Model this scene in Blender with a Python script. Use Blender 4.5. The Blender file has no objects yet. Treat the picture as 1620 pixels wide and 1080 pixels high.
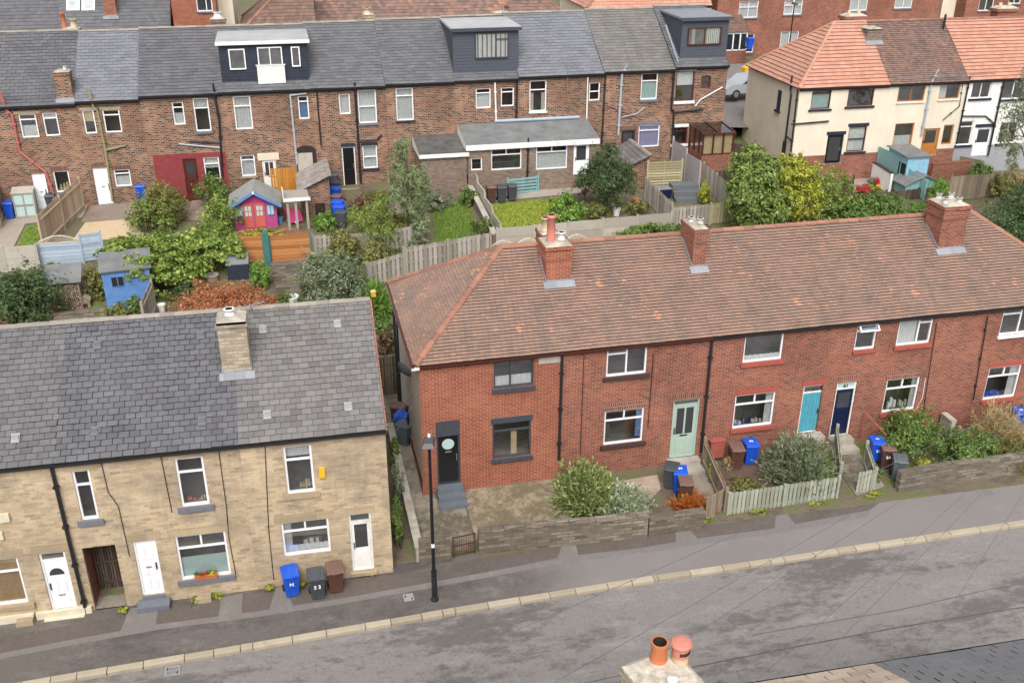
import bpy, math, random
import numpy as np
from mathutils import Vector, Matrix
from mathutils.geometry import tessellate_polygon
random.seed(7)
SC = bpy.context.scene
COL = SC.collection
# ---------------------------------------------------------------- camera
CF, CPI, CRO, CYA, CH = 1575.0, math.radians(25.74), math.radians(.28), math.radians(11.93), 20.0
def _cam_matrix():
    cy, sy = math.cos(CYA), math.sin(CYA)
    Rz = np.array([[cy, -sy, 0], [sy, cy, 0], [0, 0, 1]])
    B = np.array([[1, 0, 0], [0, 0, -1], [0, 1, 0]])
    cp, sp = math.cos(CPI), math.sin(CPI)
    cr, sr = math.cos(CRO), math.sin(CRO)
    return np.array([[cr, -sr, 0], [sr, cr, 0], [0, 0, 1]]) @ np.array([[1, 0, 0], [0, cp, -sp], [0, sp, cp]]) @ B @ Rz
CM = _cam_matrix()
cam = bpy.data.cameras.new('camera')
cam.sensor_width = 36; cam.lens = CF / 1620 * 36
cam.clip_start = .1; cam.clip_end = 2000
cam_o = bpy.data.objects.new('camera', cam); COL.objects.link(cam_o)
_r = Matrix([list(CM[0]), list(-CM[1]), list(-CM[2])]).transposed().to_4x4()
_r.translation = (0, 0, CH)
cam_o.matrix_world = _r
SC.camera = cam_o
# ---------------------------------------------------------------- sky, sun, exposure
SUN_EL, SUN_AZ = math.radians(50), math.radians(192)     # azimuth clockwise from +Y
wd = bpy.data.worlds.new('World'); SC.world = wd; wd.use_nodes = True
nt = wd.node_tree; bg = nt.nodes['Background']
sky = nt.nodes.new('ShaderNodeTexSky'); sky.sky_type = 'NISHITA'; sky.sun_disc = False
sky.sun_elevation = SUN_EL; sky.sun_rotation = SUN_AZ
sky.air_density = 1.0; sky.dust_density = 4.0; sky.ozone_density = 1.0
hs = nt.nodes.new('ShaderNodeHueSaturation'); hs.inputs['Saturation'].default_value = .28   # a white overcast sky
nt.links.new(sky.outputs[0], hs.inputs['Color']); nt.links.new(hs.outputs[0], bg.inputs[0])
bg.inputs[1].default_value = .15
sl = bpy.data.lights.new('sun', 'SUN'); sl.energy = 1.15; sl.angle = math.radians(32); sl.color = (1, .965, .92)
so = bpy.data.objects.new('sun', sl); COL.objects.link(so)
sd = Vector((math.sin(SUN_AZ) * math.cos(SUN_EL), math.cos(SUN_AZ) * math.cos(SUN_EL), math.sin(SUN_EL)))
so.rotation_euler = sd.to_track_quat('Z', 'Y').to_euler()
so.location = (0, 0, 60)
SC.view_settings.view_transform = 'Standard'; SC.view_settings.look = 'None'
SC.view_settings.gamma = 1; SC.view_settings.exposure = .68
SC.cycles.max_bounces = 6; SC.cycles.diffuse_bounces = 3; SC.cycles.glossy_bounces = 2
SC.cycles.transparent_max_bounces = 6; SC.cycles.transmission_bounces = 2
SC.cycles.use_denoising = True
SC.cycles.caustics_reflective = False; SC.cycles.caustics_refractive = False
# ---------------------------------------------------------------- finding places: rays through the lens onto real surfaces
CO = np.array([0, 0, CH])
def ray(u, v): return CM.T @ np.array([(u - 810) / CF, (v - 540) / CF, 1.0])
def G(u, v, z=0.0):
    d = ray(u, v); return CO + d * ((z - CH) / d[2])
def lerp(a, b, t): return a + (b - a) * t
def T(x, y):
    z = np.interp(y, [-1e3, 25.35, 25.5, 28.6, 34, 54.5, 62, 80, 100, 1e3], [-.15, -.15, .02, .3, .7, 3.4, 3.9, 5.6, 6.2, 6.2])
    w = min(1, max(0, (y - 36) / 18))
    z += .018 * (min(max(x, -25), 22) + 14) * w
    if x > 24:
        c = np.interp(y, [-1e3, 34, 47, 54, 62, 80, 1e3], [20, 20, 2.35, 2.4, 3.6, 5.6, 6.2])
        z = lerp(z, min(z, c), min(1, (x - 24) / 3))
    return float(z)
def at(u, v, h=0.0):
    d = ray(u, v); t = 18.0
    while t < 300:
        p = CO + d * t
        if p[2] <= T(p[0], p[1]) + h: break
        t += .5
    lo, hi = t - .5, t
    for _ in range(14):
        m = (lo + hi) / 2; p = CO + d * m
        if p[2] <= T(p[0], p[1]) + h: hi = m
        else: lo = m
    return CO + d * hi
def depth(p): return float((CM @ (np.array(p) - CO))[2])
def ppm(p): return CF / depth(p)            # photograph pixels per metre there
class Row:
    """a terrace front: local x along it, y into the houses, z up"""
    def __init__(s, ox, oy, rot): s.o = np.array([ox, oy, 0.0]); s.rot = rot; s.c, s.s = math.cos(rot), math.sin(rot)
    def loc(s, u, v, d=0.0):
        r = ray(u, v); q = CO - s.o
        y0 = -q[0] * s.s + q[1] * s.c; dy = -r[0] * s.s + r[1] * s.c
        p = CO + r * ((d - y0) / dy) - s.o
        return p[0] * s.c + p[1] * s.s, p[2]
    def w(s, x, y, z=0.0): return np.array([s.o[0] + x * s.c - y * s.s, s.o[1] + x * s.s + y * s.c, z])
    def l(s, p):
        q = np.array(p) - s.o; return q[0] * s.c + q[1] * s.s, -q[0] * s.s + q[1] * s.c
    def plane(s, u, v, y0, z0, y1, z1):
        """ray onto the sloping plane through (y0,z0)-(y1,z1) -> local x,y,z"""
        r = ray(u, v); q = CO - s.o
        ly = -q[0] * s.s + q[1] * s.c; dy = -r[0] * s.s + r[1] * s.c
        k = (z1 - z0) / (y1 - y0)
        t = (z0 + k * (ly - y0) - CH) / (r[2] - k * dy)
        p = CO + r * t - s.o
        return p[0] * s.c + p[1] * s.s, -p[0] * s.s + p[1] * s.c, p[2]
# ---------------------------------------------------------------- mesh helper
class MB:
    def __init__(s): s.v = []; s.f = []; s.m = []
    def face(s, pts, mi=0):
        n = len(s.v); s.v.extend([tuple(map(float, p)) for p in pts]); s.f.append(tuple(range(n, n + len(pts)))); s.m.append(mi)
    def box(s, x0, x1, y0, y1, z0, z1, mi=0):
        n = len(s.v)
        s.v += [(x0, y0, z0), (x1, y0, z0), (x1, y1, z0), (x0, y1, z0), (x0, y0, z1), (x1, y0, z1), (x1, y1, z1), (x0, y1, z1)]
        for q in ((0, 3, 2, 1), (4, 5, 6, 7), (0, 1, 5, 4), (1, 2, 6, 5), (2, 3, 7, 6), (3, 0, 4, 7)):
            s.f.append(tuple(n + i for i in q)); s.m.append(mi)
    def frus(s, c, a0, b0, a1, b1, z0, z1, mi=0, dx=0, dy=0):
        """tapered box: half sizes a,b at z0 and z1"""
        n = len(s.v); x, y = c
        for (a, b, z, ox, oy) in ((a0, b0, z0, 0, 0), (a1, b1, z1, dx, dy)):
            s.v += [(x + ox - a, y + oy - b, z), (x + ox + a, y + oy - b, z), (x + ox + a, y + oy + b, z), (x + ox - a, y + oy + b, z)]
        for q in ((0, 3, 2, 1), (4, 5, 6, 7), (0, 1, 5, 4), (1, 2, 6, 5), (2, 3, 7, 6), (3, 0, 4, 7)):
            s.f.append(tuple(n + i for i in q)); s.m.append(mi)
    def bar(s, p, q, w, h, mi=0, up=(0, 0, 1)):
        p = Vector(p); q = Vector(q); d = (q - p).normalized(); up = Vector(up)
        a = d.cross(up)
        if a.length < 1e-4: a = d.cross(Vector((0, 1, 0)))
        a.normalize(); b = a.cross(d).normalized(); a *= w / 2; b *= h / 2
        n = len(s.v)
        for c in (p, q): s.v += [tuple(c - a - b), tuple(c + a - b), tuple(c + a + b), tuple(c - a + b)]
        for f in ((0, 1, 2, 3), (7, 6, 5, 4), (0, 4, 5, 1), (1, 5, 6, 2), (2, 6, 7, 3), (3, 7, 4, 0)):
            s.f.append(tuple(n + i for i in f)); s.m.append(mi)
    def tube(s, pts, r, k=8, mi=0, cap=True):
        pts = [Vector(p) for p in pts]; rr = r if isinstance(r, (list, tuple)) else [r] * len(pts)
        n = len(s.v); N = len(pts)
        for i, p in enumerate(pts):
            d = (pts[min(i + 1, N - 1)] - pts[max(i - 1, 0)]).normalized()
            a = d.cross(Vector((0, 0, 1)) if abs(d.z) < .95 else Vector((1, 0, 0))).normalized(); b = d.cross(a)
            for j in range(k):
                t = 2 * math.pi * j / k; s.v.append(tuple(p + (a * math.cos(t) + b * math.sin(t)) * rr[i]))
        for i in range(N - 1):
            for j in range(k):
                s.f.append((n + i * k + j, n + i * k + (j + 1) % k, n + (i + 1) * k + (j + 1) % k, n + (i + 1) * k + j)); s.m.append(mi)
        if cap:
            s.f.append(tuple(n + j for j in range(k))[::-1]); s.m.append(mi)
            s.f.append(tuple(n + (N - 1) * k + j for j in range(k))); s.m.append(mi)
    def lathe(s, c, prof, k=16, mi=0, mis=None):
        n = len(s.v)
        for (r, z) in prof:
            for j in range(k):
                t = 2 * math.pi * j / k; s.v.append((c[0] + r * math.cos(t), c[1] + r * math.sin(t), c[2] + z))
        for i in range(len(prof) - 1):
            for j in range(k):
                s.f.append((n + i * k + j, n + i * k + (j + 1) % k, n + (i + 1) * k + (j + 1) % k, n + (i + 1) * k + j)); s.m.append(mis[i] if mis else mi)
    def prism(s, poly, y0, y1, mi=0):
        """poly of (x,z) extruded in y"""
        k = len(poly); n = len(s.v)
        for y in (y0, y1): s.v += [(x, y, z) for x, z in poly]
        s.f.append(tuple(n + i for i in range(k))); s.f.append(tuple(n + k + i for i in range(k))[::-1]); s.m += [mi, mi]
        for i in range(k):
            j = (i + 1) % k; s.f.append((n + i, n + k + i, n + k + j, n + j)); s.m.append(mi)
    def build(s, name, mats, parent=None, off=(0, 0, 0), smooth=False):
        me = bpy.data.meshes.new(name)
        V = np.array(s.v, dtype=np.float64).reshape(-1, 3) - np.array(off, dtype=np.float64)
        me.from_pydata(V.tolist(), [], s.f)
        if not isinstance(mats, (list, tuple)): mats = [mats]
        for m in mats: me.materials.append(MAT[m] if isinstance(m, str) else m)
        if len(mats) > 1: me.polygons.foreach_set('material_index', np.array(s.m, dtype=np.int32))
        uvmap(me)
        if smooth: me.polygons.foreach_set('use_smooth', [True] * len(me.polygons))
        me.update()
        o = bpy.data.objects.new(name, me); COL.objects.link(o)
        if parent is not None: o.parent = parent
        return o
def uvmap(me):
    nl = len(me.loops)
    if not nl: return
    uv = me.uv_layers.new(name='metres')
    co = np.empty(len(me.vertices) * 3); me.vertices.foreach_get('co', co); co = co.reshape(-1, 3)
    li = np.empty(nl, dtype=np.int32); me.loops.foreach_get('vertex_index', li)
    npoly = len(me.polygons); nrm = np.empty(npoly * 3); me.polygons.foreach_get('normal', nrm); nrm = nrm.reshape(-1, 3)
    lt = np.empty(npoly, dtype=np.int32); me.polygons.foreach_get('loop_total', lt)
    pn = np.repeat(nrm, lt, axis=0)
    flat = (np.abs(pn[:, 2]) > .98)
    u = np.stack([-pn[:, 1], pn[:, 0], np.zeros(nl)], 1)
    ln = np.linalg.norm(u, axis=1); u[ln > 1e-6] /= ln[ln > 1e-6][:, None]
    u[flat] = (1, 0, 0)
    w = np.cross(pn, u); w[flat] = (0, 1, 0)
    P = co[li]; out = np.stack([(P * u).sum(1), (P * w).sum(1)], 1)
    uv.data.foreach_set('uv', out.ravel())
USED = set()
def tag(o, label=None, cat=None, group=None, kind=None):
    if label: o['label'] = label
    if cat: o['category'] = cat
    if group: o['group'] = group
    if kind: o['kind'] = kind
    return o
def empty(name, loc, rot=0.0, label=None, cat=None, group=None):
    o = bpy.data.objects.new(name, None); COL.objects.link(o)
    o.empty_display_size = .2; o.location = [float(a) for a in loc]; o.rotation_euler = (0, 0, rot)
    return tag(o, label, cat, group)
def text_mesh(name, s, size, mat, parent, loc, rot, ext=.004):
    cu = bpy.data.curves.new(name, 'FONT'); cu.body = s; cu.size = size; cu.extrude = ext; cu.align_x = 'CENTER'; cu.align_y = 'CENTER'
    cu.offset = size * .02
    tmp = bpy.data.objects.new('tmp', cu); COL.objects.link(tmp)
    dg = bpy.context.evaluated_depsgraph_get(); me = bpy.data.meshes.new_from_object(tmp.evaluated_get(dg))
    bpy.data.objects.remove(tmp); me.name = name
    me.materials.clear(); me.materials.append(MAT[mat])
    o = bpy.data.objects.new(name, me); COL.objects.link(o); o.parent = parent; o.location = loc; o.rotation_euler = rot
    return o
# ---------------------------------------------------------------- materials
MAT = {}
class N:
    """tiny node builder"""
    def __init__(s, name):
        m = bpy.data.materials.new(name); m.use_nodes = True; MAT[name] = m; s.m = m; s.t = m.node_tree
        s.b = s.t.nodes['Principled BSDF']; s.b.inputs['Roughness'].default_value = .8; s.b.inputs['Specular IOR Level'].default_value = .3
    def n(s, ty, ins=None, **kw):
        nd = s.t.nodes.new('ShaderNode' + ty)
        for k, v in kw.items(): setattr(nd, k, v)
        for k, v in (ins or {}).items():
            if isinstance(v, bpy.types.NodeSocket): s.t.links.new(v, nd.inputs[k])
            else: nd.inputs[k].default_value = v
        return nd
    def uv(s): return s.n('UVMap').outputs[0]
    def obj(s): return s.n('TexCoord').outputs['Object']
    def noise(s, vec, scale, det=3, rough=.55, dim='3D', stretch=None):
        if stretch: vec = s.n('Mapping', {'Vector': vec, 'Scale': stretch}).outputs[0]
        return s.n('TexNoise', {'Vector': vec, 'Scale': scale, 'Detail': det, 'Roughness': rough}, noise_dimensions=dim).outputs[0]
    def ramp(s, fac, stops, interp='LINEAR'):
        nd = s.n('ValToRGB', {0: fac}); cr = nd.color_ramp; cr.interpolation = interp
        while len(cr.elements) < len(stops): cr.elements.new(.5)
        for e, (p, c) in zip(cr.elements, stops):
            e.position = p; e.color = (c, c, c, 1) if isinstance(c, (int, float)) else (*c, 1)
        return nd.outputs[0]
    def mix(s, fac, a, b, mode='MIX'):
        nd = s.n('Mix', data_type='RGBA', blend_type=mode)
        for i, v in ((0, fac), (6, a), (7, b)):
            if isinstance(v, bpy.types.NodeSocket): s.t.links.new(v, nd.inputs[i])
            else: nd.inputs[i].default_value = v if isinstance(v, (int, float)) else (*v, 1)
        return nd.outputs[2]
    def math(s, op, a, b=0.0):
        nd = s.n('Math', operation=op)
        for i, v in ((0, a), (1, b)):
            if isinstance(v, bpy.types.NodeSocket): s.t.links.new(v, nd.inputs[i])
            else: nd.inputs[i].default_value = v
        return nd.outputs[0]
    def island(s): return s.n('NewGeometry').outputs['Random Per Island']
    def bump(s, h, dist=.01, st=1.0):
        b = s.n('Bump', {'Height': h, 'Distance': dist, 'Strength': st}); s.t.links.new(b.outputs[0], s.b.inputs['Normal'])
    def col(s, c):
        if isinstance(c, bpy.types.NodeSocket): s.t.links.new(c, s.b.inputs['Base Color'])
        else: s.b.inputs['Base Color'].default_value = (*c, 1)
        return s
    def set(s, **kw):
        for k, v in kw.items(): s.b.inputs[k.replace('_', ' ')].default_value = v
        return s
def plain(name, c, rough=.6, var=.12, scale=6.0, spec=.3, metal=0.0, dirt=None):
    n = N(name); o = n.obj(); f = n.noise(o, scale, 4)
    lo = tuple(x * (1 - var) for x in c); hi = tuple(min(1, x * (1 + var)) for x in c)
    k = n.ramp(f, [(.3, lo), (.7, hi)])
    if not dirt and 'plastic' in name: dirt = tuple(min(1, x * .8 + .045) for x in c)
    if dirt: k = n.mix(n.ramp(n.noise(o, 1.7, 5, .65), [(.48, 0.0), (.75, .75)]), k, dirt)
    n.col(k); n.set(Roughness=rough, Specular_IOR_Level=spec, Metallic=metal); return n
def brick(name, stops, mortar, w=.225, h=.075, ms=.010, soot_shade=None, soot_amt=.5, patch=None, bumpd=.008, soft=.1, patch_lim=(.55, .7)):
    n = N(name); uv = n.uv()
    wob = n.n('VectorMath', {0: uv, 1: n.n('VectorMath', {0: n.n('TexNoise', {'Vector': uv, 'Scale': 3.0, 'Detail': 1.0}).outputs[1], 'Scale': .012}, operation='SCALE').outputs[0]}, operation='ADD').outputs[0]
    b = n.n('TexBrick', {'Vector': wob, 'Color1': (0, 0, 0, 1), 'Color2': (1, 1, 1, 1), 'Mortar': (.5, .5, .5, 1), 'Scale': 1.0, 'Mortar Size': ms, 'Mortar Smooth': soft, 'Bias': 0.0, 'Brick Width': w, 'Row Height': h})
    f = n.math('ADD', n.math('MULTIPLY', b.outputs[0], .72), n.math('MULTIPLY', n.noise(uv, 5.0, 3), .28))
    c = n.ramp(f, stops)
    if patch:   # repaired or differently fired patches of wall
        c = n.mix(n.ramp(n.noise(uv, .55, 3, .5), [(patch_lim[0], 0.0), (patch_lim[1], .75)]), c, n.ramp(f, patch))
    c = n.mix(b.outputs[1], c, mortar)
    if soot_shade: c = n.mix(n.ramp(n.noise(uv, 1.1, 5, .7), [(.45, 0.0), (.8, soot_amt)]), c, soot_shade)
    c = n.mix(n.ramp(n.noise(uv, 1.4, 5, .7, stretch=(2.6, .28, 1)), [(.54, 0.0), (.78, .42)]), c, tuple(x * .42 for x in stops[len(stops) // 2][1]))   # rain streaks
    c = n.mix(n.ramp(n.noise(uv, .33, 4, .6), [(.42, .28), (.6, 0.0)]), c, tuple(x * .55 for x in stops[0][1]))
    c = n.mix(n.ramp(n.noise(uv, 28, 2), [(.3, .25), (.7, 0.0)]), c, (.02, .018, .015))
    n.col(c); n.set(Roughness=.9, Specular_IOR_Level=.15)
    n.bump(n.math('ADD', n.math('MULTIPLY', b.outputs[1], -1.0), n.math('MULTIPLY', n.noise(uv, 40, 2), .4)), bumpd, .8)
    return n
def tilemat(name, stops, moss=None, moss_lim=(.6, .75), patch=None, patch_lim=(.62, .68), rough=.75, nsc=.7, streak=None, isl=.55):
    n = N(name); o = n.obj(); uv = n.uv(); r = n.island()
    f = n.math('ADD', n.math('MULTIPLY', r, isl), n.math('MULTIPLY', n.noise(o, 1.1, 4, .6), 1 - isl))
    c = n.ramp(f, stops)
    if patch:
        pf = n.math('ADD', n.math('MULTIPLY', r, .13), n.math('MULTIPLY', n.noise(o, nsc, 3, .55), .95))
        c = n.mix(n.ramp(pf, [(patch_lim[0], 0.0), (patch_lim[1], .85)]), c, patch)
    if moss: c = n.mix(n.ramp(n.noise(o, 2.3, 6, .7), [(moss_lim[0], 0.0), (moss_lim[1], .8)]), c, moss)
    if streak: c = n.mix(n.ramp(n.noise(o, .8, 4, .6, stretch=(2.5, .35, .35)), [(.5, 0.0), (.72, .55)]), c, streak)
    c = n.mix(n.ramp(n.noise(o, 35, 2), [(.35, .3), (.65, 0.0)]), c, tuple(x * .55 for x in stops[0][1]))
    n.col(c); n.set(Roughness=rough, Specular_IOR_Level=.3); n.bump(n.noise(o, 60, 2), .004, .5); return n
def leafmat(name, a, b, c, tr=.3):
    n = N(name); o = n.obj(); r = n.island()
    f = n.math('ADD', n.math('MULTIPLY', r, .6), n.math('MULTIPLY', n.noise(o, 2.2, 2), .4))
    k = n.ramp(f, [(.2, a), (.5, b), (.8, c)])
    n.col(k); n.set(Roughness=.55, Specular_IOR_Level=.25)
    tl = n.n('BsdfTranslucent', {'Color': k}); mx = n.n('MixShader', {0: tr, 1: n.b.outputs[0], 2: tl.outputs[0]})
    n.t.links.new(mx.outputs[0], n.t.nodes['Material Output'].inputs[0]); return n
def woodmat(name, stops, rough=.8, moss=None, grain=(40, 40, 2.5)):
    n = N(name); o = n.obj(); r = n.island()
    g = n.noise(n.n('Mapping', {'Vector': o, 'Scale': grain}).outputs[0], 1.0, 4)
    f = n.math('ADD', n.math('MULTIPLY', r, .55), n.math('MULTIPLY', g, .45)); c = n.ramp(f, stops)
    if moss: c = n.mix(n.ramp(n.noise(o, 1.6, 5, .7), [(.5, 0.0), (.72, .7)]), c, moss)
    n.col(c); n.set(Roughness=rough, Specular_IOR_Level=.2); return n
# walls
brick('sandstone', [(.06, (.30, .235, .165)), (.22, (.52, .40, .255)), (.5, (.64, .495, .32)), (.72, (.68, .545, .375)), (.95, (.67, .49, .28))], (.63, .505, .36), w=.29, h=.092, ms=.010,
      soot_shade=(.23, .195, .155), soot_amt=.85, patch=[(.15, (.42, .335, .23)), (.5, (.57, .46, .32)), (.9, (.64, .52, .34))], bumpd=.014)
brick('red_brick', [(.1, (.13, .052, .042)), (.25, (.245, .07, .045)), (.55, (.35, .094, .052)), (.8, (.41, .12, .064)), (.97, (.48, .17, .095))], (.43, .30, .235), soot_shade=(.10, .055, .045), soot_amt=.3,
      patch=[(.2, (.17, .06, .045)), (.9, (.28, .10, .065))])
brick('orange_brick', [(.1, (.25, .065, .036)), (.5, (.36, .095, .05)), (.9, (.43, .125, .062))], (.52, .31, .23), soot_shade=(.2, .07, .05), soot_amt=.25)
brick('old_brick', [(.15, (.045, .03, .028)), (.36, (.10, .057, .045)), (.45, (.27, .092, .056)), (.68, (.35, .14, .078)), (.84, (.39, .20, .12)), (.96, (.46, .30, .2))], (.42, .33, .245), w=.25, h=.092, ms=.016, soot_shade=(.05, .04, .036), soot_amt=.5,
      patch=[(.2, (.28, .10, .06)), (.6, (.38, .15, .085)), (.9, (.46, .21, .12))], patch_lim=(.53, .63))
brick('brown_brick', [(.1, (.16, .10, .075)), (.5, (.27, .19, .14)), (.9, (.34, .25, .19))], (.35, .30, .25), soot_shade=(.12, .1, .08), soot_amt=.2)
brick('painted_red_brick', [(.1, (.26, .05, .055)), (.5, (.30, .062, .068)), (.9, (.33, .07, .075))], (.24, .045, .05), ms=.006)
brick('garden_stone', [(.1, (.13, .11, .09)), (.4, (.24, .2, .16)), (.7, (.34, .29, .23)), (.95, (.42, .36, .28))], (.22, .18, .14), w=.42, h=.12, ms=.018, soot_shade=(.07, .075, .035), soot_amt=.6, bumpd=.03)
brick('near_stone', [(.1, (.30, .24, .17)), (.5, (.50, .41, .30)), (.9, (.62, .52, .40))], (.40, .34, .27), w=.3, h=.11, ms=.02, soot_shade=(.18, .16, .12), soot_amt=.5, bumpd=.03)
brick('ashlar', [(.1, (.4, .31, .2)), (.9, (.56, .44, .29))], (.4, .32, .22), w=1.3, h=.5, ms=.004, soot_shade=(.25, .2, .15), soot_amt=.45)
brick('lead_sheet', [(.1, (.27, .285, .31)), (.9, (.38, .395, .42))], (.3, .31, .33), w=.6, h=2, ms=.006, soot_shade=(.25, .25, .25))
def render_mat(name, c, stain):
    n = N(name); uv = n.uv(); f = n.noise(uv, .8, 5, .6); k = n.ramp(f, [(.3, tuple(x * .86 for x in c)), (.7, c)])
    st = n.noise(uv, 1.3, 4, .65, stretch=(2.2, .25, 1)); k = n.mix(n.ramp(st, [(.52, 0.0), (.8, .4)]), k, stain)
    n.col(k); n.set(Roughness=.9, Specular_IOR_Level=.15); n.bump(n.noise(uv, 60, 3), .006, .6)
render_mat('cream_render', (.74, .66, .53), (.56, .47, .35))
render_mat('white_render', (.78, .77, .74), (.55, .53, .5))
render_mat('grey_render', (.34, .34, .36), (.26, .25, .25))
render_mat('tan_render', (.62, .57, .50), (.45, .40, .33))
# roofs
tilemat('slate', [(.15, (.082, .08, .087)), (.4, (.118, .116, .126)), (.65, (.142, .14, .151)), (.9, (.178, .174, .18))], moss=(.19, .165, .11), moss_lim=(.6, .78), streak=(.10, .095, .095), isl=.38)
tilemat('slate_pale', [(.15, (.125, .117, .113)), (.4, (.165, .156, .152)), (.65, (.192, .183, .177)), (.9, (.23, .218, .206))], moss=(.20, .165, .09), moss_lim=(.58, .75), streak=(.15, .13, .11))
tilemat('concrete_slate', [(.12, (.15, .147, .15)), (.5, (.18, .176, .18)), (.92, (.21, .206, .21))], isl=.3)
tilemat('stone_slate_grey', [(.12, (.22, .20, .18)), (.5, (.32, .29, .265)), (.92, (.42, .385, .35))])
tilemat('slate_mid', [(.15, (.098, .094, .097)), (.4, (.135, .13, .134)), (.65, (.16, .155, .158)), (.9, (.20, .19, .187))], moss=(.21, .18, .11), moss_lim=(.58, .76), streak=(.10, .092, .086), isl=.38)
tilemat('slate_blue', [(.12, (.145, .148, .165)), (.5, (.18, .184, .205)), (.92, (.215, .22, .24))])
tilemat('stone_slate', [(.12, (.33, .26, .20)), (.5, (.46, .36, .28)), (.92, (.55, .45, .36))])
tilemat('slate_dark', [(.12, (.10, .10, .106)), (.5, (.13, .131, .139)), (.92, (.162, .163, .17))])
tilemat('slate_brown', [(.12, (.145, .136, .128)), (.5, (.175, .165, .155)), (.92, (.215, .20, .188))], streak=(.11, .105, .1))
tilemat('rosemary', [(.14, (.17, .125, .105)), (.34, (.245, .165, .13)), (.58, (.32, .20, .15)), (.8, (.39, .22, .15)), (.96, (.47, .235, .145))], moss=(.225, .21, .175), moss_lim=(.58, .78), patch=(.58, .28, .17), patch_lim=(.695, .725), streak=(.165, .148, .132), nsc=.9, isl=.26)
tilemat('rosemary_grey', [(.12, (.12, .085, .075)), (.4, (.19, .125, .105)), (.7, (.26, .155, .12)), (.95, (.36, .18, .12))], moss=(.17, .13, .1), patch=(.42, .2, .12), patch_lim=(.66, .74))
tilemat('new_orange_tile', [(.1, (.46, .20, .135)), (.5, (.48, .255, .18)), (.9, (.54, .31, .23))], streak=(.42, .215, .155))
tilemat('brown_tile', [(.1, (.125, .08, .062)), (.5, (.185, .115, .085)), (.9, (.25, .15, .11))], streak=(.1, .07, .058))
tilemat('tile_edge', [(.1, (.035, .026, .022)), (.9, (.07, .05, .04))])  # dirty tile fronts, darkened further to paint in the course shadow lines
tilemat('orange_edge', [(.1, (.16, .06, .04)), (.9, (.22, .085, .055))])  # riser colour kept dark to deepen the shade between courses
tilemat('slate_edge', [(.1, (.03, .03, .032)), (.9, (.07, .068, .07))])  # edge dirt plus extra dark standing in for slate overlap shadow
tilemat('ridge_clay', [(.1, (.20, .11, .08)), (.5, (.30, .145, .10)), (.9, (.42, .20, .13))], moss=(.17, .14, .115))
tilemat('ridge_stone', [(.1, (.19, .17, .15)), (.5, (.28, .25, .21)), (.9, (.36, .32, .27))], moss=(.13, .12, .08))
plain('pale_pot', (.52, .50, .47), .6, .12); plain('mossy_cap', (.50, .45, .37), .95, .3, 9, dirt=(.10, .10, .035)); plain('slate_vent', (.13, .13, .14), .6, .1); plain('pale_vent', (.29, .29, .29), .6, .12); plain('road_seam', (.10, .09, .085), .8, .3, 3); plain('felt_dark', (.085, .085, .085), .85, .3, 2, dirt=(.17, .155, .10)); plain('felt_grey', (.16, .165, .17), .8, .25, 1.4, dirt=(.20, .19, .13)); plain('felt_green', (.25, .255, .235), .9, .15, 3)
plain('grp_pale', (.36, .36, .36), .5, .15, 1.2, dirt=(.38, .36, .33)); plain('grp_dark', (.20, .205, .22), .45, .15, 2)
# metals, plastics, paint
plain('white_pvc', (.80, .80, .82), .35, .04, spec=.4); plain('white_paint', (.76, .75, .72), .5, .06, dirt=(.5, .47, .42)); plain('cream_paint', (.62, .55, .42), .6, .08)
plain('black_gloss', (.012, .012, .014), .22, .1, spec=.5); plain('black_pvc', (.02, .02, .023), .4, .1, spec=.4); plain('charcoal_paint', (.055, .062, .078), .45, .1); plain('grey_sill', (.15, .16, .185), .6, .12)
plain('grey_pipe', (.36, .40, .45), .4, .08); plain('pink_pipe', (.40, .13, .115), .5, .1); plain('olive_pipe', (.26, .25, .13), .6, .15); plain('brown_paint', (.085, .022, .016), .35, .15, spec=.4)
plain('orange_wood_paint', (.42, .17, .045), .45, .15, 12); plain('sage_paint', (.36, .46, .39), .4, .05); plain('turquoise_paint', (.075, .30, .38), .45, .1); plain('navy_paint', (.008, .014, .045), .3, .1, spec=.5)
plain('red_paint_sill', (.34, .085, .06), .6, .1); plain('dark_brick_sill', (.055, .035, .03), .7, .3, 20); plain('steel', (.55, .55, .57), .3, .05, metal=.8)
plain('blue_plastic', (.010, .085, .54), .38, .08, spec=.4); plain('black_plastic', (.055, .06, .068), .42, .12, spec=.4); plain('brown_plastic', (.095, .045, .032), .45, .12, spec=.35); plain('grey_plastic', (.10, .115, .13), .45, .1, spec=.4)
plain('number_white', (.8, .8, .8), .5, .02); plain('bin_brown_lid', (.17, .10, .08), .55, .1); plain('rubber', (.02, .02, .02), .8, .1)
plain('terracotta', (.46, .155, .065), .7, .12, 5, dirt=(.36, .15, .09)); plain('clay_pink', (.50, .19, .14), .45, .08, spec=.45); plain('buff_clay', (.55, .42, .27), .75, .1, dirt=(.3, .24, .16)); plain('soot_shade', (.03, .022, .018), .9, .3)  # last one: soot inside pots, also painted shade for openings without depth
plain('mortar_cap', (.42, .38, .32), .95, .25, 4, dirt=(.12, .13, .06)); plain('concrete', (.40, .36, .31), .9, .15, 3, dirt=(.22, .2, .16)); plain('yellow_plastic', (.72, .42, .03), .4, .05); plain('pink_plastic', (.75, .09, .28), .4, .05)
plain('teal_paint', (.20, .36, .36), .6, .12); plain('sky_blue_paint', (.23, .43, .56), .6, .12); plain('blue_shed_paint', (.10, .215, .46), .6, .12, 4); plain('powder_blue', (.36, .47, .60), .65, .12); plain('magenta_paint', (.38, .065, .19), .5, .1); plain('coral_paint', (.50, .11, .085), .5, .08); plain('playhouse_blue', (.11, .22, .48), .55, .1)
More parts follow.
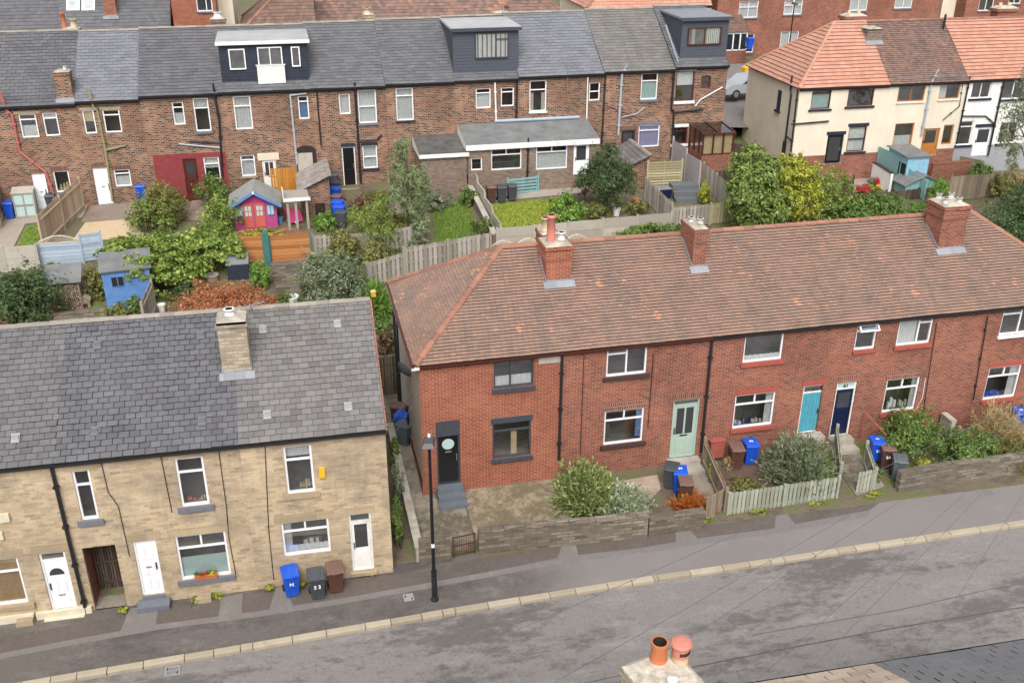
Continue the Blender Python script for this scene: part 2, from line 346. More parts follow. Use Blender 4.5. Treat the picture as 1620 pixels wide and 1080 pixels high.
plain('green_post', (.06, .17, .15), .6, .1); plain('deck_grey', (.13, .14, .145), .6, .12); plain('grey_fence', (.36, .32, .31), .75, .1); plain('step_grey', (.13, .15, .175), .55, .1); plain('car_silver', (.36, .38, .41), .25, .03, spec=.6); plain('gas_box', (.33, .09, .07), .6, .05)
plain('timber_black', (.022, .028, .045), .6, .25, 3); plain('timber_grey', (.065, .072, .092), .6, .1); plain('interior', (.17, .16, .15), .9, .3, 2); plain('blind_white', (.66, .66, .64), .8, .05); plain('blind_brown', (.36, .22, .09), .8, .15, 8); plain('blind_lilac', (.30, .28, .46), .8, .06); plain('blind_blue', (.13, .22, .38), .8, .06); plain('blind_tan', (.56, .42, .24), .8, .08); plain('frosted', (.42, .55, .52), .35, .05); plain('net', (.62, .62, .60), .9, .1, 5)
plain('cushion', (.5, .45, .4), .9, .2, 8); plain('navy_cloth', (.02, .04, .12), .9, .2); plain('gold_cloth', (.55, .40, .18), .9, .2)
# ground
def ground_mat():
    n = N('garden_soil'); o = n.obj()
    c = n.ramp(n.noise(o, .8, 6, .65), [(.3, (.085, .065, .045)), (.48, (.15, .12, .085)), (.58, (.115, .13, .045)), (.75, (.15, .19, .06))])
    n.col(c); n.set(Roughness=.95); n.bump(n.noise(o, 14, 4), .06, .8)
ground_mat()
def asphalt(name, base, dark, light, lim=(.5, .6), st=(1, 1, 1), sc=.6, rough=.8, lt=(.6, .72), cracks=False, fine=90, xfade=False, amt=.85):
    n = N(name); o = n.obj()
    big = n.noise(o, sc * .55, 3, .5, stretch=st); med = n.noise(o, sc * 3.2, 8, .78, stretch=(st[0] ** .5, st[1], 1)); grit = n.noise(o, fine * .35, 4, .8)
    sp = n.noise(o, fine, 2); c = n.ramp(sp, [(.3, tuple(x * .74 for x in base)), (.7, tuple(x * 1.2 for x in base))])
    c = n.mix(n.ramp(n.noise(o, 11, 5, .85), [(.36, .42), (.62, 0.0)]), c, tuple(x * .55 for x in base)); c = n.mix(n.ramp(n.noise(o, 7, 5, .8), [(.55, 0.0), (.68, .35)]), c, tuple(x * 1.35 for x in base))
    c = n.mix(n.ramp(n.noise(o, sc * 1.5, 8, .75, stretch=st), [(lt[0] - .08, 0.0), (lt[1], .75)]), c, light)
    a = n.math('ADD', n.math('ADD', n.math('MULTIPLY', big, .42), n.math('MULTIPLY', med, .44)), n.math('MULTIPLY', grit, .15))
    c = n.mix(n.ramp(a, [(lim[0], 0.0), (lim[1], amt)]), c, dark)
    c = n.mix(n.ramp(n.noise(o, sc * 6, 6, .8), [(.56, 0.0), (.66, .45)]), c, tuple(x * .75 for x in dark))
    if cracks:
        v = n.n('TexVoronoi', {'Vector': n.n('VectorMath', {0: o, 1: n.n('TexNoise', {'Vector': o, 'Scale': .9, 'Detail': 4.0}).outputs[1]}, operation='ADD').outputs[0], 'Scale': .22}, feature='DISTANCE_TO_EDGE').outputs[0]
        c = n.mix(n.ramp(v, [(.0, .14), (.006, 0.0)]), c, tuple(x * .6 for x in dark))
    if xfade:   # the right hand length was resurfaced in a paler grey
        xs_ = n.n('SeparateXYZ', {0: o}).outputs[0]; c = n.mix(n.ramp(n.math('MULTIPLY', n.math('ADD', xs_, n.noise(o, .4, 3)), .05), [(.28, 0.0), (.4, .7)]), c, n.ramp(sp, [(.3, (.195, .179, .169)), (.7, (.295, .272, .258))]))
    n.col(c); n.set(Roughness=rough, Specular_IOR_Level=.25); n.bump(n.noise(o, fine, 2), .006, .6)
asphalt('road_asphalt', (.238, .220, .208), (.094, .086, .081), (.32, .298, .284), lim=(.505, .565), st=(.3, 1.2, 1), sc=.95, cracks=True, amt=.72)
asphalt('pavement_asphalt', (.145, .129, .118), (.085, .075, .068), (.235, .212, .195), lim=(.49, .57), st=(.5, 1, 1), sc=1.0, xfade=True)
asphalt('pavement_dark', (.135, .112, .098), (.08, .067, .057), (.18, .155, .135), lim=(.52, .66), sc=1.1)
asphalt('pavement_trench', (.205, .186, .174), (.15, .135, .127), (.27, .248, .236), lim=(.6, .75), sc=1.0)
asphalt('yard_concrete', (.34, .285, .20), (.125, .10, .06), (.42, .36, .27), lim=(.45, .54), sc=1.6)
asphalt('path_concrete', (.29, .25, .20), (.085, .075, .05), (.38, .33, .27), lim=(.46, .56), sc=1.3)
asphalt('paving', (.36, .31, .26), (.22, .18, .15), (.42, .37, .31), lim=(.5, .66), sc=.9)
asphalt('patio_brown', (.25, .20, .16), (.13, .10, .08), (.32, .26, .21), lim=(.5, .62), sc=1.0)
asphalt('gravel', (.54, .42, .27), (.36, .27, .17), (.60, .48, .32), lim=(.55, .7), sc=1.2, fine=45)
asphalt('stone_gravel', (.42, .33, .26), (.20, .14, .11), (.5, .42, .34), lim=(.45, .65), sc=3, fine=30)
asphalt('bark', (.14, .09, .065), (.06, .04, .03), (.2, .14, .1), lim=(.45, .65), sc=3, fine=30)
asphalt('moss_edge', (.16, .16, .06), (.09, .08, .05), (.22, .2, .09), lim=(.5, .65), sc=2)
n = N('kerb_stone'); o_ = n.obj(); c_ = n.ramp(n.math('ADD', n.math('MULTIPLY', n.island(), .6), n.math('MULTIPLY', n.noise(o_, 3, 4), .4)), [(.2, (.33, .28, .205)), (.8, (.43, .37, .28))])
c_ = n.mix(n.ramp(n.noise(o_, 2, 5, .7), [(.55, 0.0), (.75, .6)]), c_, (.24, .2, .15)); n.col(c_); n.bump(n.noise(o_, 25, 3), .01, .6)
for nm, a, b, c in (('lawn', (.10, .17, .03), (.17, .26, .05), (.26, .34, .085)), ('lawn_yellow', (.15, .21, .03), (.26, .32, .05), (.37, .38, .08)),
    ('leaf_hop', (.075, .13, .026), (.18, .26, .055), (.36, .40, .10)), ('leaf_fresh', (.085, .13, .032), (.17, .235, .06), (.30, .37, .11)), ('leaf_willow', (.10, .14, .06), (.19, .24, .11), (.31, .36, .2)), ('leaf_lime', (.10, .14, .03), (.20, .25, .06), (.33, .37, .11)), ('leaf_green', (.06, .11, .028), (.12, .19, .045), (.22, .29, .08)), ('leaf_dark', (.035, .065, .025), (.075, .115, .045), (.13, .19, .08)),
    ('leaf_grey', (.10, .125, .075), (.19, .22, .13), (.31, .34, .22)), ('leaf_silver', (.15, .18, .11), (.30, .34, .22), (.48, .52, .36)), ('leaf_acer', (.22, .075, .035), (.40, .17, .08), (.55, .29, .15)), ('leaf_yellow', (.15, .19, .028), (.30, .33, .045), (.50, .46, .07)),
    ('leaf_orange', (.33, .07, .018), (.50, .15, .03), (.30, .24, .06)), ('leaf_tan', (.24, .18, .08), (.40, .31, .15), (.52, .43, .24)), ('leaf_variegated', (.085, .135, .035), (.21, .265, .08), (.42, .44, .22)), ('leaf_rosemary', (.10, .125, .065), (.19, .225, .13), (.31, .335, .215)), ('leaf_bright', (.07, .15, .028), (.15, .27, .05), (.28, .39, .09)), ('leaf_olive', (.10, .115, .035), (.19, .20, .06), (.30, .28, .09)), ('leaf_brown', (.10, .06, .035), (.17, .11, .06), (.26, .18, .1)), ('petal_red', (.5, .02, .02), (.6, .03, .04), (.7, .06, .05)), ('petal_yellow', (.7, .45, .02), (.8, .55, .04), (.85, .65, .1)), ('petal_white', (.6, .6, .55), (.7, .7, .66), (.8, .8, .75))):
    kf = 1.0 if nm.startswith('petal') else 1.3; leafmat(nm, *[tuple(min(.8, x * kf) for x in q) for q in (a, b, c)], tr=.38)
# wood
woodmat('fence_new', [(.2, (.29, .215, .145)), (.5, (.40, .305, .215)), (.8, (.49, .385, .28))]); woodmat('fence_grey', [(.2, (.20, .175, .15)), (.5, (.31, .275, .24)), (.8, (.42, .38, .335))], moss=(.22, .24, .12)); woodmat('fence_dark', [(.2, (.05, .036, .028)), (.5, (.085, .062, .05)), (.8, (.13, .1, .08))]); woodmat('fence_brown', [(.2, (.17, .13, .095)), (.5, (.26, .2, .15)), (.8, (.34, .27, .2))], moss=(.14, .15, .07))
woodmat('fence_sage', [(.2, (.22, .235, .18)), (.5, (.31, .325, .255)), (.8, (.39, .40, .33))], moss=(.28, .28, .18)); woodmat('fence_orange', [(.2, (.24, .085, .025)), (.5, (.40, .16, .055)), (.8, (.48, .22, .085))], grain=(2.5, 2.5, 40)); woodmat('gate_orange', [(.2, (.36, .15, .02)), (.8, (.47, .21, .03))]); woodmat('fence_yellowed', [(.2, (.26, .22, .11)), (.5, (.38, .33, .19)), (.8, (.47, .42, .27))]); woodmat('bark_wood', [(.2, (.06, .045, .033)), (.8, (.14, .11, .085))]); woodmat('log_end', [(.2, (.18, .13, .09)), (.5, (.36, .28, .2)), (.8, (.52, .42, .31))]); woodmat('lattice', [(.2, (.5, .44, .34)), (.8, (.68, .61, .5))]); woodmat('conc_panel', [(.2, (.29, .26, .215)), (.5, (.37, .335, .285)), (.8, (.44, .40, .34))], moss=(.3, .27, .21)); woodmat('blue_panel', [(.2, (.24, .30, .37)), (.5, (.32, .39, .475)), (.8, (.40, .47, .55))], moss=(.3, .34, .36), grain=(2.5, 2.5, 40))
# glass
def glassmat(name, refl=.24, tint=(.9, .93, .94)):
    n = N(name); gl = n.n('BsdfGlossy', {'Color': (.9, .93, .96, 1), 'Roughness': .03}); tr = n.n('BsdfTransparent', {'Color': (*tint, 1)})
    fr = n.math('POWER', n.n('LayerWeight', {'Blend': .5}).outputs['Facing'], 3.0); k = n.math('ADD', n.math('MULTIPLY', fr, .5), refl)
    gl.inputs['Normal']; bp = n.n('Bump', {'Height': n.noise(n.obj(), 1.2, 1), 'Distance': .02, 'Strength': .15}); n.t.links.new(bp.outputs[0], gl.inputs['Normal'])
    mx = n.n('MixShader', {0: k, 1: tr.outputs[0], 2: gl.outputs[0]}); n.t.links.new(mx.outputs[0], n.t.nodes['Material Output'].inputs[0])
glassmat('glass'); glassmat('roof_glass', .1, (.35, .33, .3))
brick('soldier_red', [(.1, (.16, .055, .04)), (.5, (.26, .075, .045)), (.9, (.34, .12, .07))], (.40, .3, .24), w=.078, h=.30, ms=.012)
brick('soldier_old', [(.1, (.09, .04, .034)), (.5, (.18, .07, .05)), (.9, (.27, .12, .08))], (.3, .22, .17), w=.085, h=.26, ms=.012)
# ---------------------------------------------------------------- roofs
def tiles(mb, O, ea, es, L, S, w, gauge, th, fl=None, fr=None, jit=.004, gap=.006, seed=1, mi=0, me_=1, miss=0.0):
    rnd = random.Random(seed); O, ea, es = Vector(O), Vector(ea).normalized(), Vector(es).normalized(); en = ea.cross(es).normalized()
    if en.z < 0: en = -en
    fl = fl or (lambda s: 0.0); fr = fr or (lambda s: L)
    P = lambda a, s, h: tuple(O + ea * a + es * s + en * h)
    mb.face([P(fl(0), 0, 0), P(fr(0), 0, 0), P(fr(S), S, 0), P(fl(S), S, 0)], me_)
    n = max(1, round(S / gauge)); g = S / n
    for i in range(n):
        s0, s1 = i * g, min(S, (i + 1) * g + .004); sm = (s0 + s1) / 2
        lo, hi = fl(sm), fr(sm)
        if hi - lo < .03: continue
        a = lo - (w * .5 if i % 2 else 0) - rnd.random() * .02
        while a < hi:
            ww = w * (1 + (rnd.random() - .5) * jit * 8); a0, a1 = max(lo, a + gap / 2), min(hi, a + ww - gap / 2); a += ww
            if a1 - a0 < .02: continue
            sg_ = .012 * (math.sin(a0 * .9 + seed) * math.sin(s0 * 1.3 + seed * .7) + .5 * math.sin(a0 * 2.3 + s0 + seed)) + .014; h0 = th + .004 + rnd.random() * jit + sg_; h1 = .004 + sg_; ds = (rnd.random() - .5) * jit * 3; tw = (rnd.random() - .5) * jit * 1.5
            if rnd.random() < miss: h0 *= 1.35; ds -= .014
            A, B, Cc, D = P(a0, s0 + ds, h0 + tw), P(a1, s0 + ds, h0 - tw), P(a1, s1, h1), P(a0, s1, h1)
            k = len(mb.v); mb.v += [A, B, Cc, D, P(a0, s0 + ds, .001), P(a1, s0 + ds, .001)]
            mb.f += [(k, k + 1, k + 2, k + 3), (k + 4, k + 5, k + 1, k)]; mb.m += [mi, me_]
def ridge(mb, p, q, r=.12, ln=.42, seed=1, mi=0, up=(0, 0, 1), sag=.3):
    rnd = random.Random(seed); p, q = Vector(p), Vector(q); d = q - p; L = d.length; d.normalize()
    side = d.cross(Vector(up)).normalized(); u = side.cross(d).normalized(); n = max(1, round(L / ln)); g = L / n
    for i in range(n):
        a0, a1 = i * g + .006, (i + 1) * g - .006 + .02; j = rnd.random() * .012; k = len(mb.v); K = 5
        for aa, dr in ((a0, .012), (a1, -.004)):
            for t in range(K + 1):
                th = math.pi * t / K; c = p + d * aa + side * ((r + dr) * math.cos(th)) + u * ((r + dr) * math.sin(th) * .75 - r * sag + j); mb.v.append(tuple(c))
        for t in range(K): mb.f.append((k + t, k + t + 1, k + K + 2 + t, k + K + 1 + t)); mb.m.append(mi)
        mb.f.append(tuple(k + t for t in range(K + 1))); mb.m.append(mi); mb.f.append(tuple(k + K + 1 + t for t in range(K + 1))[::-1]); mb.m.append(mi)
KIND = {'top1': [('h', .70, 0, 1)], 'top2': [('h', .70, 0, 1), ('v', .5, .70, 1)], 'sash': [('h', .5, 0, 1)], 'single': [], 'pair': [('v', .5, 0, 1)],
        'leftop': [('v', .5, 0, 1), ('h', .74, 0, .5)], 'topsmall': [('h', .76, 0, 1)], 'pairtop': [('v', .42, 0, 1), ('h', .66, 0, .42)], 'rightop': [('v', .62, 0, 1), ('h', .74, .62, 1)],
        'bay3': [('v', .62, 0, 1)], 'dbl': [('v', .5, 0, 1)], 'cross': [('v', .5, 0, 1), ('h', .62, 0, 1)], 'leaded': [('h', .5, 0, 1)]}
class House:
    def __init__(s, row, x0, x1, zb, ze, D, zr, label, group=None, name='terraced_house', cat='house'):
        s.row, s.x0, s.x1, s.zb, s.ze, s.D, s.zr = row, x0, x1, zb, ze, D, zr
        s.off = (x0, 0, zb); s.e = empty(name, row.w(x0, 0, zb), row.rot, label, cat, group); s.holes = []; s.ov = .16
    def part(s, mb, name, mats, parent=None, smooth=False): return mb.build(name, mats, parent or s.e, s.off, smooth)
    def rect(s, px, d=0.0):
        x0, z1 = s.row.loc(px[0], px[1], d); x1, z0 = s.row.loc(px[2], px[3], d); return x0, z0, x1, z1
    # ------------------------------------------------------------ openings
    def win(s, px=None, kind='top1', fm='white_pvc', sill=None, lintel=None, blind=None, y=0.0, hole=True, fw=.06, rect=None, label=None, props=None):
        x0, z0, x1, z1 = rect or s.rect(px, y)
        if hole and y == 0.0: s.holes.append((x0, x1, z0, z1))
        ya = y + .05 if hole else y - .075; yb = ya + .07
        m = MB(); m.box(x0, x0 + fw, ya, yb, z0, z1); m.box(x1 - fw, x1, ya, yb, z0, z1)
        m.box(x0 + fw, x1 - fw, ya + .002, yb - .002, z1 - fw, z1); m.box(x0 + fw, x1 - fw, ya - .012, yb - .002, z0, z0 + fw)
        W, Hh = x1 - x0, z1 - z0
        for (ty, f, a, b) in KIND[kind]:
            if ty == 'h': m.box(x0 + W * a + fw * .6, x0 + W * b - fw * .6, ya + .004, yb - .004, z0 + Hh * f - fw * .45, z0 + Hh * f + fw * .45)
            else: m.box(x0 + W * f - fw * .45, x0 + W * f + fw * .45, ya + .005, yb - .005, z0 + Hh * a + fw * .6, z0 + Hh * b - fw * .6)
        w = s.part(m, 'window', fm)
        if label: w['label'] = label
        p = MB(); p.face([(x0 + .02, ya + .035, z0 + .02), (x1 - .02, ya + .035, z0 + .02), (x1 - .02, ya + .035, z1 - .02), (x0 + .02, ya + .035, z1 - .02)]); s.part(p, 'pane', 'glass', w)
        if sill:
            q = MB(); h = sill[1]; e = sill[2] if len(sill) > 2 else .1
            q.box(x0 - e, x1 + e, y - .09, ya + .01, z0 - h, z0 - .002); s.part(q, 'sill', sill[0], w)
        if lintel:
            q = MB(); h = lintel[1]; e = lintel[2] if len(lintel) > 2 else .12
            q.box(x0 - e, x1 + e, y - .012, ya, z1 + .002, z1 + h); s.part(q, 'lintel', lintel[0], w)
        for bl in (blind if isinstance(blind, list) else [blind] if blind else []):
            bm, a, b = bl[:3]; xa, xb = (bl[3], bl[4]) if len(bl) > 3 else (0, 1); q = MB(); n = 14 if bm in ('net', 'blind_white') else 1; yy = yb + .03
            yy = yy if hole else ya + .05; X = [lerp(x0 + .04 + (W - .08) * xa, x0 + .04 + (W - .08) * xb, i / n) for i in range(n + 1)]
            for i in range(n):
                ya_, yb_ = yy + (i % 2) * .03 * (n > 1), yy + ((i + 1) % 2) * .03 * (n > 1)
                q.face([(X[i], ya_, z0 + Hh * a), (X[i + 1], yb_, z0 + Hh * a), (X[i + 1], yb_, z0 + Hh * b), (X[i], ya_, z0 + Hh * b)])
            s.part(q, 'curtain', bm, w)
        for pr in props or []:      # things seen on the inner window ledge
            mt, fx, sx, sz = pr; q = MB(); cx = lerp(x0, x1, fx); rp = random.Random(int(cx * 100))
            for i in range(3): xx = cx + (i - 1) * sx * .7; hw = sx * rp.uniform(.2, .34); q.frus((xx, yb + .14 + rp.uniform(0, .08)), hw, .05, hw * rp.uniform(.6, .95), .04, z0 + .03, z0 + sz * rp.uniform(.4, 1.0))
            s.part(q, 'ledge_ornament', mt, w)
        return w
    def door(s, px=None, mat='white_pvc', style='panel', fm='white_pvc', transom=0.0, lintel=None, step=None, y=0.0, rect=None, hole=True, label=None, rec=.1, tmat='glass'):
        x0, z0, x1, z1 = rect or s.rect(px, y)
        if hole and y == 0.0: s.holes.append((x0, x1, z0, z1))
        ya = y + rec - .05; f = .06; zt = z1 - f - transom
        m = MB(); a, b = x0 + f + .004, x1 - f - .004; m.box(a, b, ya + .02, ya + .065, z0 + .03, zt)
        W, Hh = b - a, zt - z0; yp = ya + .02
        glz = []
        def panel(u0, u1, w0, w1):
            m.frus_y = None; X0, X1, Z0, Z1 = a + W * u0, a + W * u1, z0 + Hh * w0, z0 + Hh * w1
            m.box(X0, X1, yp - .016, yp + .001, Z0, Z1); m.box(X0 + .035, X1 - .035, yp - .026, yp - .015, Z0 + .035, Z1 - .035)
        if style in ('panel', 'fan'):
            for u0, u1 in ((.14, .46), (.54, .86)):
                panel(u0, u1, .08, .30); panel(u0, u1, .40 if style == 'fan' else .36, .62 if style == 'fan' else .60)
                if style == 'panel': panel(u0, u1, .66, .92)
        if style == 'fan':
            k = 8; glz.append([(a + W * (.5 + .36 * math.cos(math.pi * i / k)), z0 + Hh * (.72 + .13 * math.sin(math.pi * i / k))) for i in range(k + 1)])
        if style == 'half': panel(.18, .82, .08, .40); glz.append([(a + W * .14, z0 + Hh * .47), (a + W * .86, z0 + Hh * .47), (a + W * .86, z0 + Hh * .95), (a + W * .14, z0 + Hh * .95)])
        if style == 'two':
            panel(.16, .84, .07, .38)
            for u0, u1 in ((.14, .46), (.54, .86)): glz.append([(a + W * u0, z0 + Hh * .45), (a + W * u1, z0 + Hh * .45), (a + W * u1, z0 + Hh * .95), (a + W * u0, z0 + Hh * .95)])
        if style == 'four':
            for u0, u1 in ((.14, .46), (.54, .86)): panel(u0, u1, .07, .42); panel(u0, u1, .48, .95)
        if style == 'round':
            k = 24; glz.append([(a + W * .5 + W * .31 * math.cos(2 * math.pi * i / k), z0 + Hh * .80 + W * .31 * math.sin(2 * math.pi * i / k)) for i in range(k)])
            m.box(a + W * .16, a + W * .84, yp - .012, yp, z0 + Hh * .785, z0 + Hh * .812)
        if style == 'plank':
            for i in range(5): m.box(a + W * (i / 5) + .006, a + W * ((i + 1) / 5) - .006, yp - .012, yp, z0 + .05, zt - .02)
            glz.append([(a + W * .40, z0 + Hh * .58), (a + W * .60, z0 + Hh * .58), (a + W * .60, z0 + Hh * .76), (a + W * .40, z0 + Hh * .76)])
        if style == 'top': panel(.16, .84, .06, .30); glz.append([(a + W * .14, z0 + Hh * .60), (a + W * .86, z0 + Hh * .60), (a + W * .86, z0 + Hh * .93), (a + W * .14, z0 + Hh * .93)])
        if style == 'full': glz.append([(a + W * .1, z0 + Hh * .1), (a + W * .9, z0 + Hh * .1), (a + W * .9, z0 + Hh * .94), (a + W * .1, z0 + Hh * .94)])
        d = s.part(m, 'door', mat)
        if label: d['label'] = label
        q = MB(); q.box(x0, x0 + f, ya, ya + .08, z0, z1); q.box(x1 - f, x1, ya, ya + .08, z0, z1); q.box(x0 + f, x1 - f, ya + .002, ya + .078, z1 - f, z1); q.box(x0 + f, x1 - f, ya - .02, ya + .07, z0 - .02, z0 + .028)
        if transom: q.box(x0 + f, x1 - f, ya + .004, ya + .07, zt, zt + .05)
        s.part(q, 'frame', fm, d)
        if transom: q = MB(); q.box(x0 + f, x1 - f, ya + .03, ya + .04, zt + .05, z1 - f); s.part(q, 'transom_light', tmat, d)
        if glz:
            q = MB()
            for poly in glz:
                q.face([(x, yp - .02 if style == 'round' else yp - .004, z) for x, z in poly])
            s.part(q, 'glazing', 'frosted' if style in ('round',) else 'door_glass', d)
        q = MB(); hx = a + W * (.08 if style in ('fan', 'half', 'two') else .92); q.box(hx - .014, hx + .014, yp - .05, yp, z0 + Hh * .46, z0 + Hh * .58); s.part(q, 'handle', 'black_pvc' if mat != 'black_gloss' else 'steel', d)
        if style not in ('plank', 'full', 'half'): q = MB(); zz = .51 if style == 'panel' else .335 if style == 'fan' else .42; zz = .64 if style == 'round' else zz; q.box(a + W * .34, a + W * .66, yp - .03, yp - .01, z0 + Hh * zz - .02, z0 + Hh * zz + .025); s.part(q, 'letterbox', 'steel' if style in ('round', 'panel', 'fan') else 'black_pvc', d)
        if lintel:
            q = MB(); h = lintel[1]; e = lintel[2] if len(lintel) > 2 else .1; q.box(x0 - e, x1 + e, y - .012, ya, z1 + .002, z1 + h); s.part(q, 'lintel', lintel[0], d)
        if step:
            q = MB()
            for (mt_h, dep, e) in step[1:]: q.box(x0 - e, x1 + e, y - dep, ya - .022, z0 - mt_h[0], z0 - mt_h[1])
            s.part(q, 'step', step[0], d)
        return d
    # ------------------------------------------------------------ shell
    def finish(s, wm, regions=(), side=None, zlow=.6, gable=True, base=None, name='wall', back=True):
        m = MB(); x0, x1, zb, ze, D = s.x0 + .001, s.x1 - .001, s.zb - zlow, s.ze, s.D
        mats = [wm, 'interior']; 
        if side: mats.append(side)
        si = 2 if side else 0; ri = {}
        for r in regions:
            if r[4] not in mats: mats.append(r[4])
        xs, zs = {x0, x1}, {zb, ze}
        for a, b, c, d in s.holes: xs |= {a, b}; zs |= {c, d}
        for r in regions: xs |= {r[0], r[1]}; zs |= {r[2], r[3]}
        xs = sorted(x for x in xs if x0 <= x <= x1); zs = sorted(z for z in zs if zb <= z <= ze)
        for i in range(len(xs) - 1):
            for j in range(len(zs) - 1):
                cx, cz = (xs[i] + xs[i + 1]) / 2, (zs[j] + zs[j + 1]) / 2
                if xs[i + 1] - xs[i] < 1e-5 or zs[j + 1] - zs[j] < 1e-5: continue
                if any(a < cx < b and c < cz < d for a, b, c, d in s.holes): continue
                mi = 0
                for r in regions:
                    if r[0] <= cx <= r[1] and r[2] <= cz <= r[3]: mi = mats.index(r[4])
                m.face([(xs[i], 0, zs[j]), (xs[i + 1], 0, zs[j]), (xs[i + 1], 0, zs[j + 1]), (xs[i], 0, zs[j + 1])], mi)
        for a, b, c, d in s.holes:
            mi = 0
            for r in regions:
                if r[0] <= (a + b) / 2 <= r[1] and r[2] <= (c + d) / 2 <= r[3]: mi = mats.index(r[4])
            R = .13; m.face([(a, 0, c), (a, R, c), (a, R, d), (a, 0, d)], mi); m.face([(b, 0, d), (b, R, d), (b, R, c), (b, 0, c)], mi); m.face([(a, 0, d), (a, R, d), (b, R, d), (b, 0, d)], mi); m.face([(b, 0, c), (b, R, c), (a, R, c), (a, 0, c)], mi)
            e, Y = .25, 1.1; A, B, Cc, Dd = a - e, b + e, c - e, d + e
            m.face([(A, Y, Cc), (B, Y, Cc), (B, Y, Dd), (A, Y, Dd)], 1); m.face([(A, R, Cc), (A, Y, Cc), (A, Y, Dd), (A, R, Dd)], 1); m.face([(B, R, Cc), (B, Y, Cc), (B, Y, Dd), (B, R, Dd)], 1)
            m.face([(A, R, Cc), (B, R, Cc), (B, Y, Cc), (A, Y, Cc)], 1); m.face([(A, R, Dd), (B, R, Dd), (B, Y, Dd), (A, Y, Dd)], 1)
            for q in ([(A, R, Cc), (B, R, Cc), (B, R, c), (A, R, c)], [(A, R, d), (B, R, d), (B, R, Dd), (A, R, Dd)], [(A, R, c), (a, R, c), (a, R, d), (A, R, d)], [(b, R, c), (B, R, c), (B, R, d), (b, R, d)]): m.face(q, 1)
        g = [(D / 2, s.zr)] if gable else []
        for x, rev in ((x0, False), (x1, True)):
            poly = [(x, 0, zb), (x, D, zb), (x, D, ze)] + [(x, y, z - .03) for y, z in g] + [(x, 0, ze)]
            m.face(poly[::-1] if not rev else poly, si)
        m.face([(x1, D, zb), (x0, D, zb), (x0, D, ze), (x1, D, ze)], si); m.face([(x0, 0, ze), (x1, 0, ze), (x1, D, ze), (x0, D, ze)], 1)
        return s.part(m, name, mats)
    def roof(s, mat, edge, w, gauge, th, ridge_mat='ridge_stone', rl=.45, jit=.004, seed=1, hip=None, miss=0.0, rr=.11, verge=.05, gap=.006, cut=None):
        m = MB(); ov = s.ov; ye, yr = -ov, s.D / 2; zE = s.ze; zR = s.zr; S = math.hypot(yr - ye, zR - zE); k = (yr - ye) / S
        a0 = s.x0 - (ov if hip == 'L' else 0); a1 = s.x1 + (ov if hip == 'R' else 0); L = a1 - a0; es = ((0, yr - ye, zR - zE))
        fl = (lambda t: k * t) if hip == 'L' else None; fr = (lambda t: L - k * t) if hip == 'R' else None
        tiles(m, (a0, ye, zE), (1, 0, 0), es, L, S, w, gauge, th, fl, fr, jit, gap, seed, 0, 1, miss)
        yb = s.D + ov; rx0 = a0 + (yr - ye if hip == 'L' else 0); rx1 = a1 - (yr - ye if hip == 'R' else 0)
        m.face([(a1, yb, zE), (a0, yb, zE), (rx0, yr, zR), (rx1, yr, zR)], 0)
        for xx, hh in ((a0, hip == 'L'), (a1, hip == 'R')):
            if not hh: m.face([(xx, ye, zE - .06), (xx, yr, zR - .06), (xx, yr, zR), (xx, ye, zE)], 1); m.face([(xx, yb, zE - .06), (xx, yr, zR - .06), (xx, yr, zR), (xx, yb, zE)], 1)
        Ls = yb - ye
        if hip == 'L': tiles(m, (a0, yb, zE), (0, -1, 0), (yr - ye, 0, zR - zE), Ls, S, w, gauge, th, lambda t: k * t, lambda t: Ls - k * t, jit, gap, seed + 50, 0, 1, miss)
        if hip == 'R': tiles(m, (a1, ye, zE), (0, 1, 0), (-(yr - ye), 0, zR - zE), Ls, S, w, gauge, th, lambda t: k * t, lambda t: Ls - k * t, jit, gap, seed + 60, 0, 1, miss)
        m.face([(a0, ye, zE - .02), (a1, ye, zE - .02), (a1, .02, zE - .02), (a0, .02, zE - .02)], 1)
        if hip == 'L': m.face([(a0, ye, zE - .021), (a0, yb, zE - .021), (s.x0 + .02, yb, zE - .021), (s.x0 + .02, ye, zE - .021)], 1)
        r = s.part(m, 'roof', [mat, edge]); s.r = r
        q = MB(); ridge(q, (rx0, yr, zR + .03), (rx1, yr, zR + .03), rr, rl, seed)
        if hip == 'L': ridge(q, (a0, ye, zE + .05), (rx0, yr, zR + .03), rr, rl * .85, seed + 3); ridge(q, (a0, yb, zE + .05), (rx0, yr, zR + .03), rr, rl * .85, seed + 4)
        if hip == 'R': ridge(q, (a1, ye, zE + .05), (rx1, yr, zR + .03), rr, rl * .85, seed + 5); ridge(q, (a1, yb, zE + .05), (rx1, yr, zR + .03), rr, rl * .85, seed + 6)
        s.part(q, 'ridge_tiles', ridge_mat, r); return r
    def gutter(s, mat='black_pvc', z=None, x0=None, x1=None):
        m = MB(); z = s.ze - .035 if z is None else z; x0 = s.x0 if x0 is None else x0; x1 = s.x1 if x1 is None else x1; y = -s.ov + .0
        poly = [(-.065, .045), (-.06, -.02), (-.03, -.055), (.03, -.055), (.06, -.02), (.065, .045)]; k = len(m.v)
        for x in (x0, x1): m.v += [(x, y + a, z + b) for a, b in poly]
        for i in range(5): m.f.append((k + i, k + i + 1, k + 7 + i, k + 6 + i)); m.m.append(0)
        m.f.append(tuple(k + i for i in range(6))); m.f.append(tuple(k + 6 + i for i in range(6))); m.m += [0, 0]
        m.box(x0, x1, -.02 + y + .07, -.004, z - .12, z + .03); return s.part(m, 'gutter', mat)
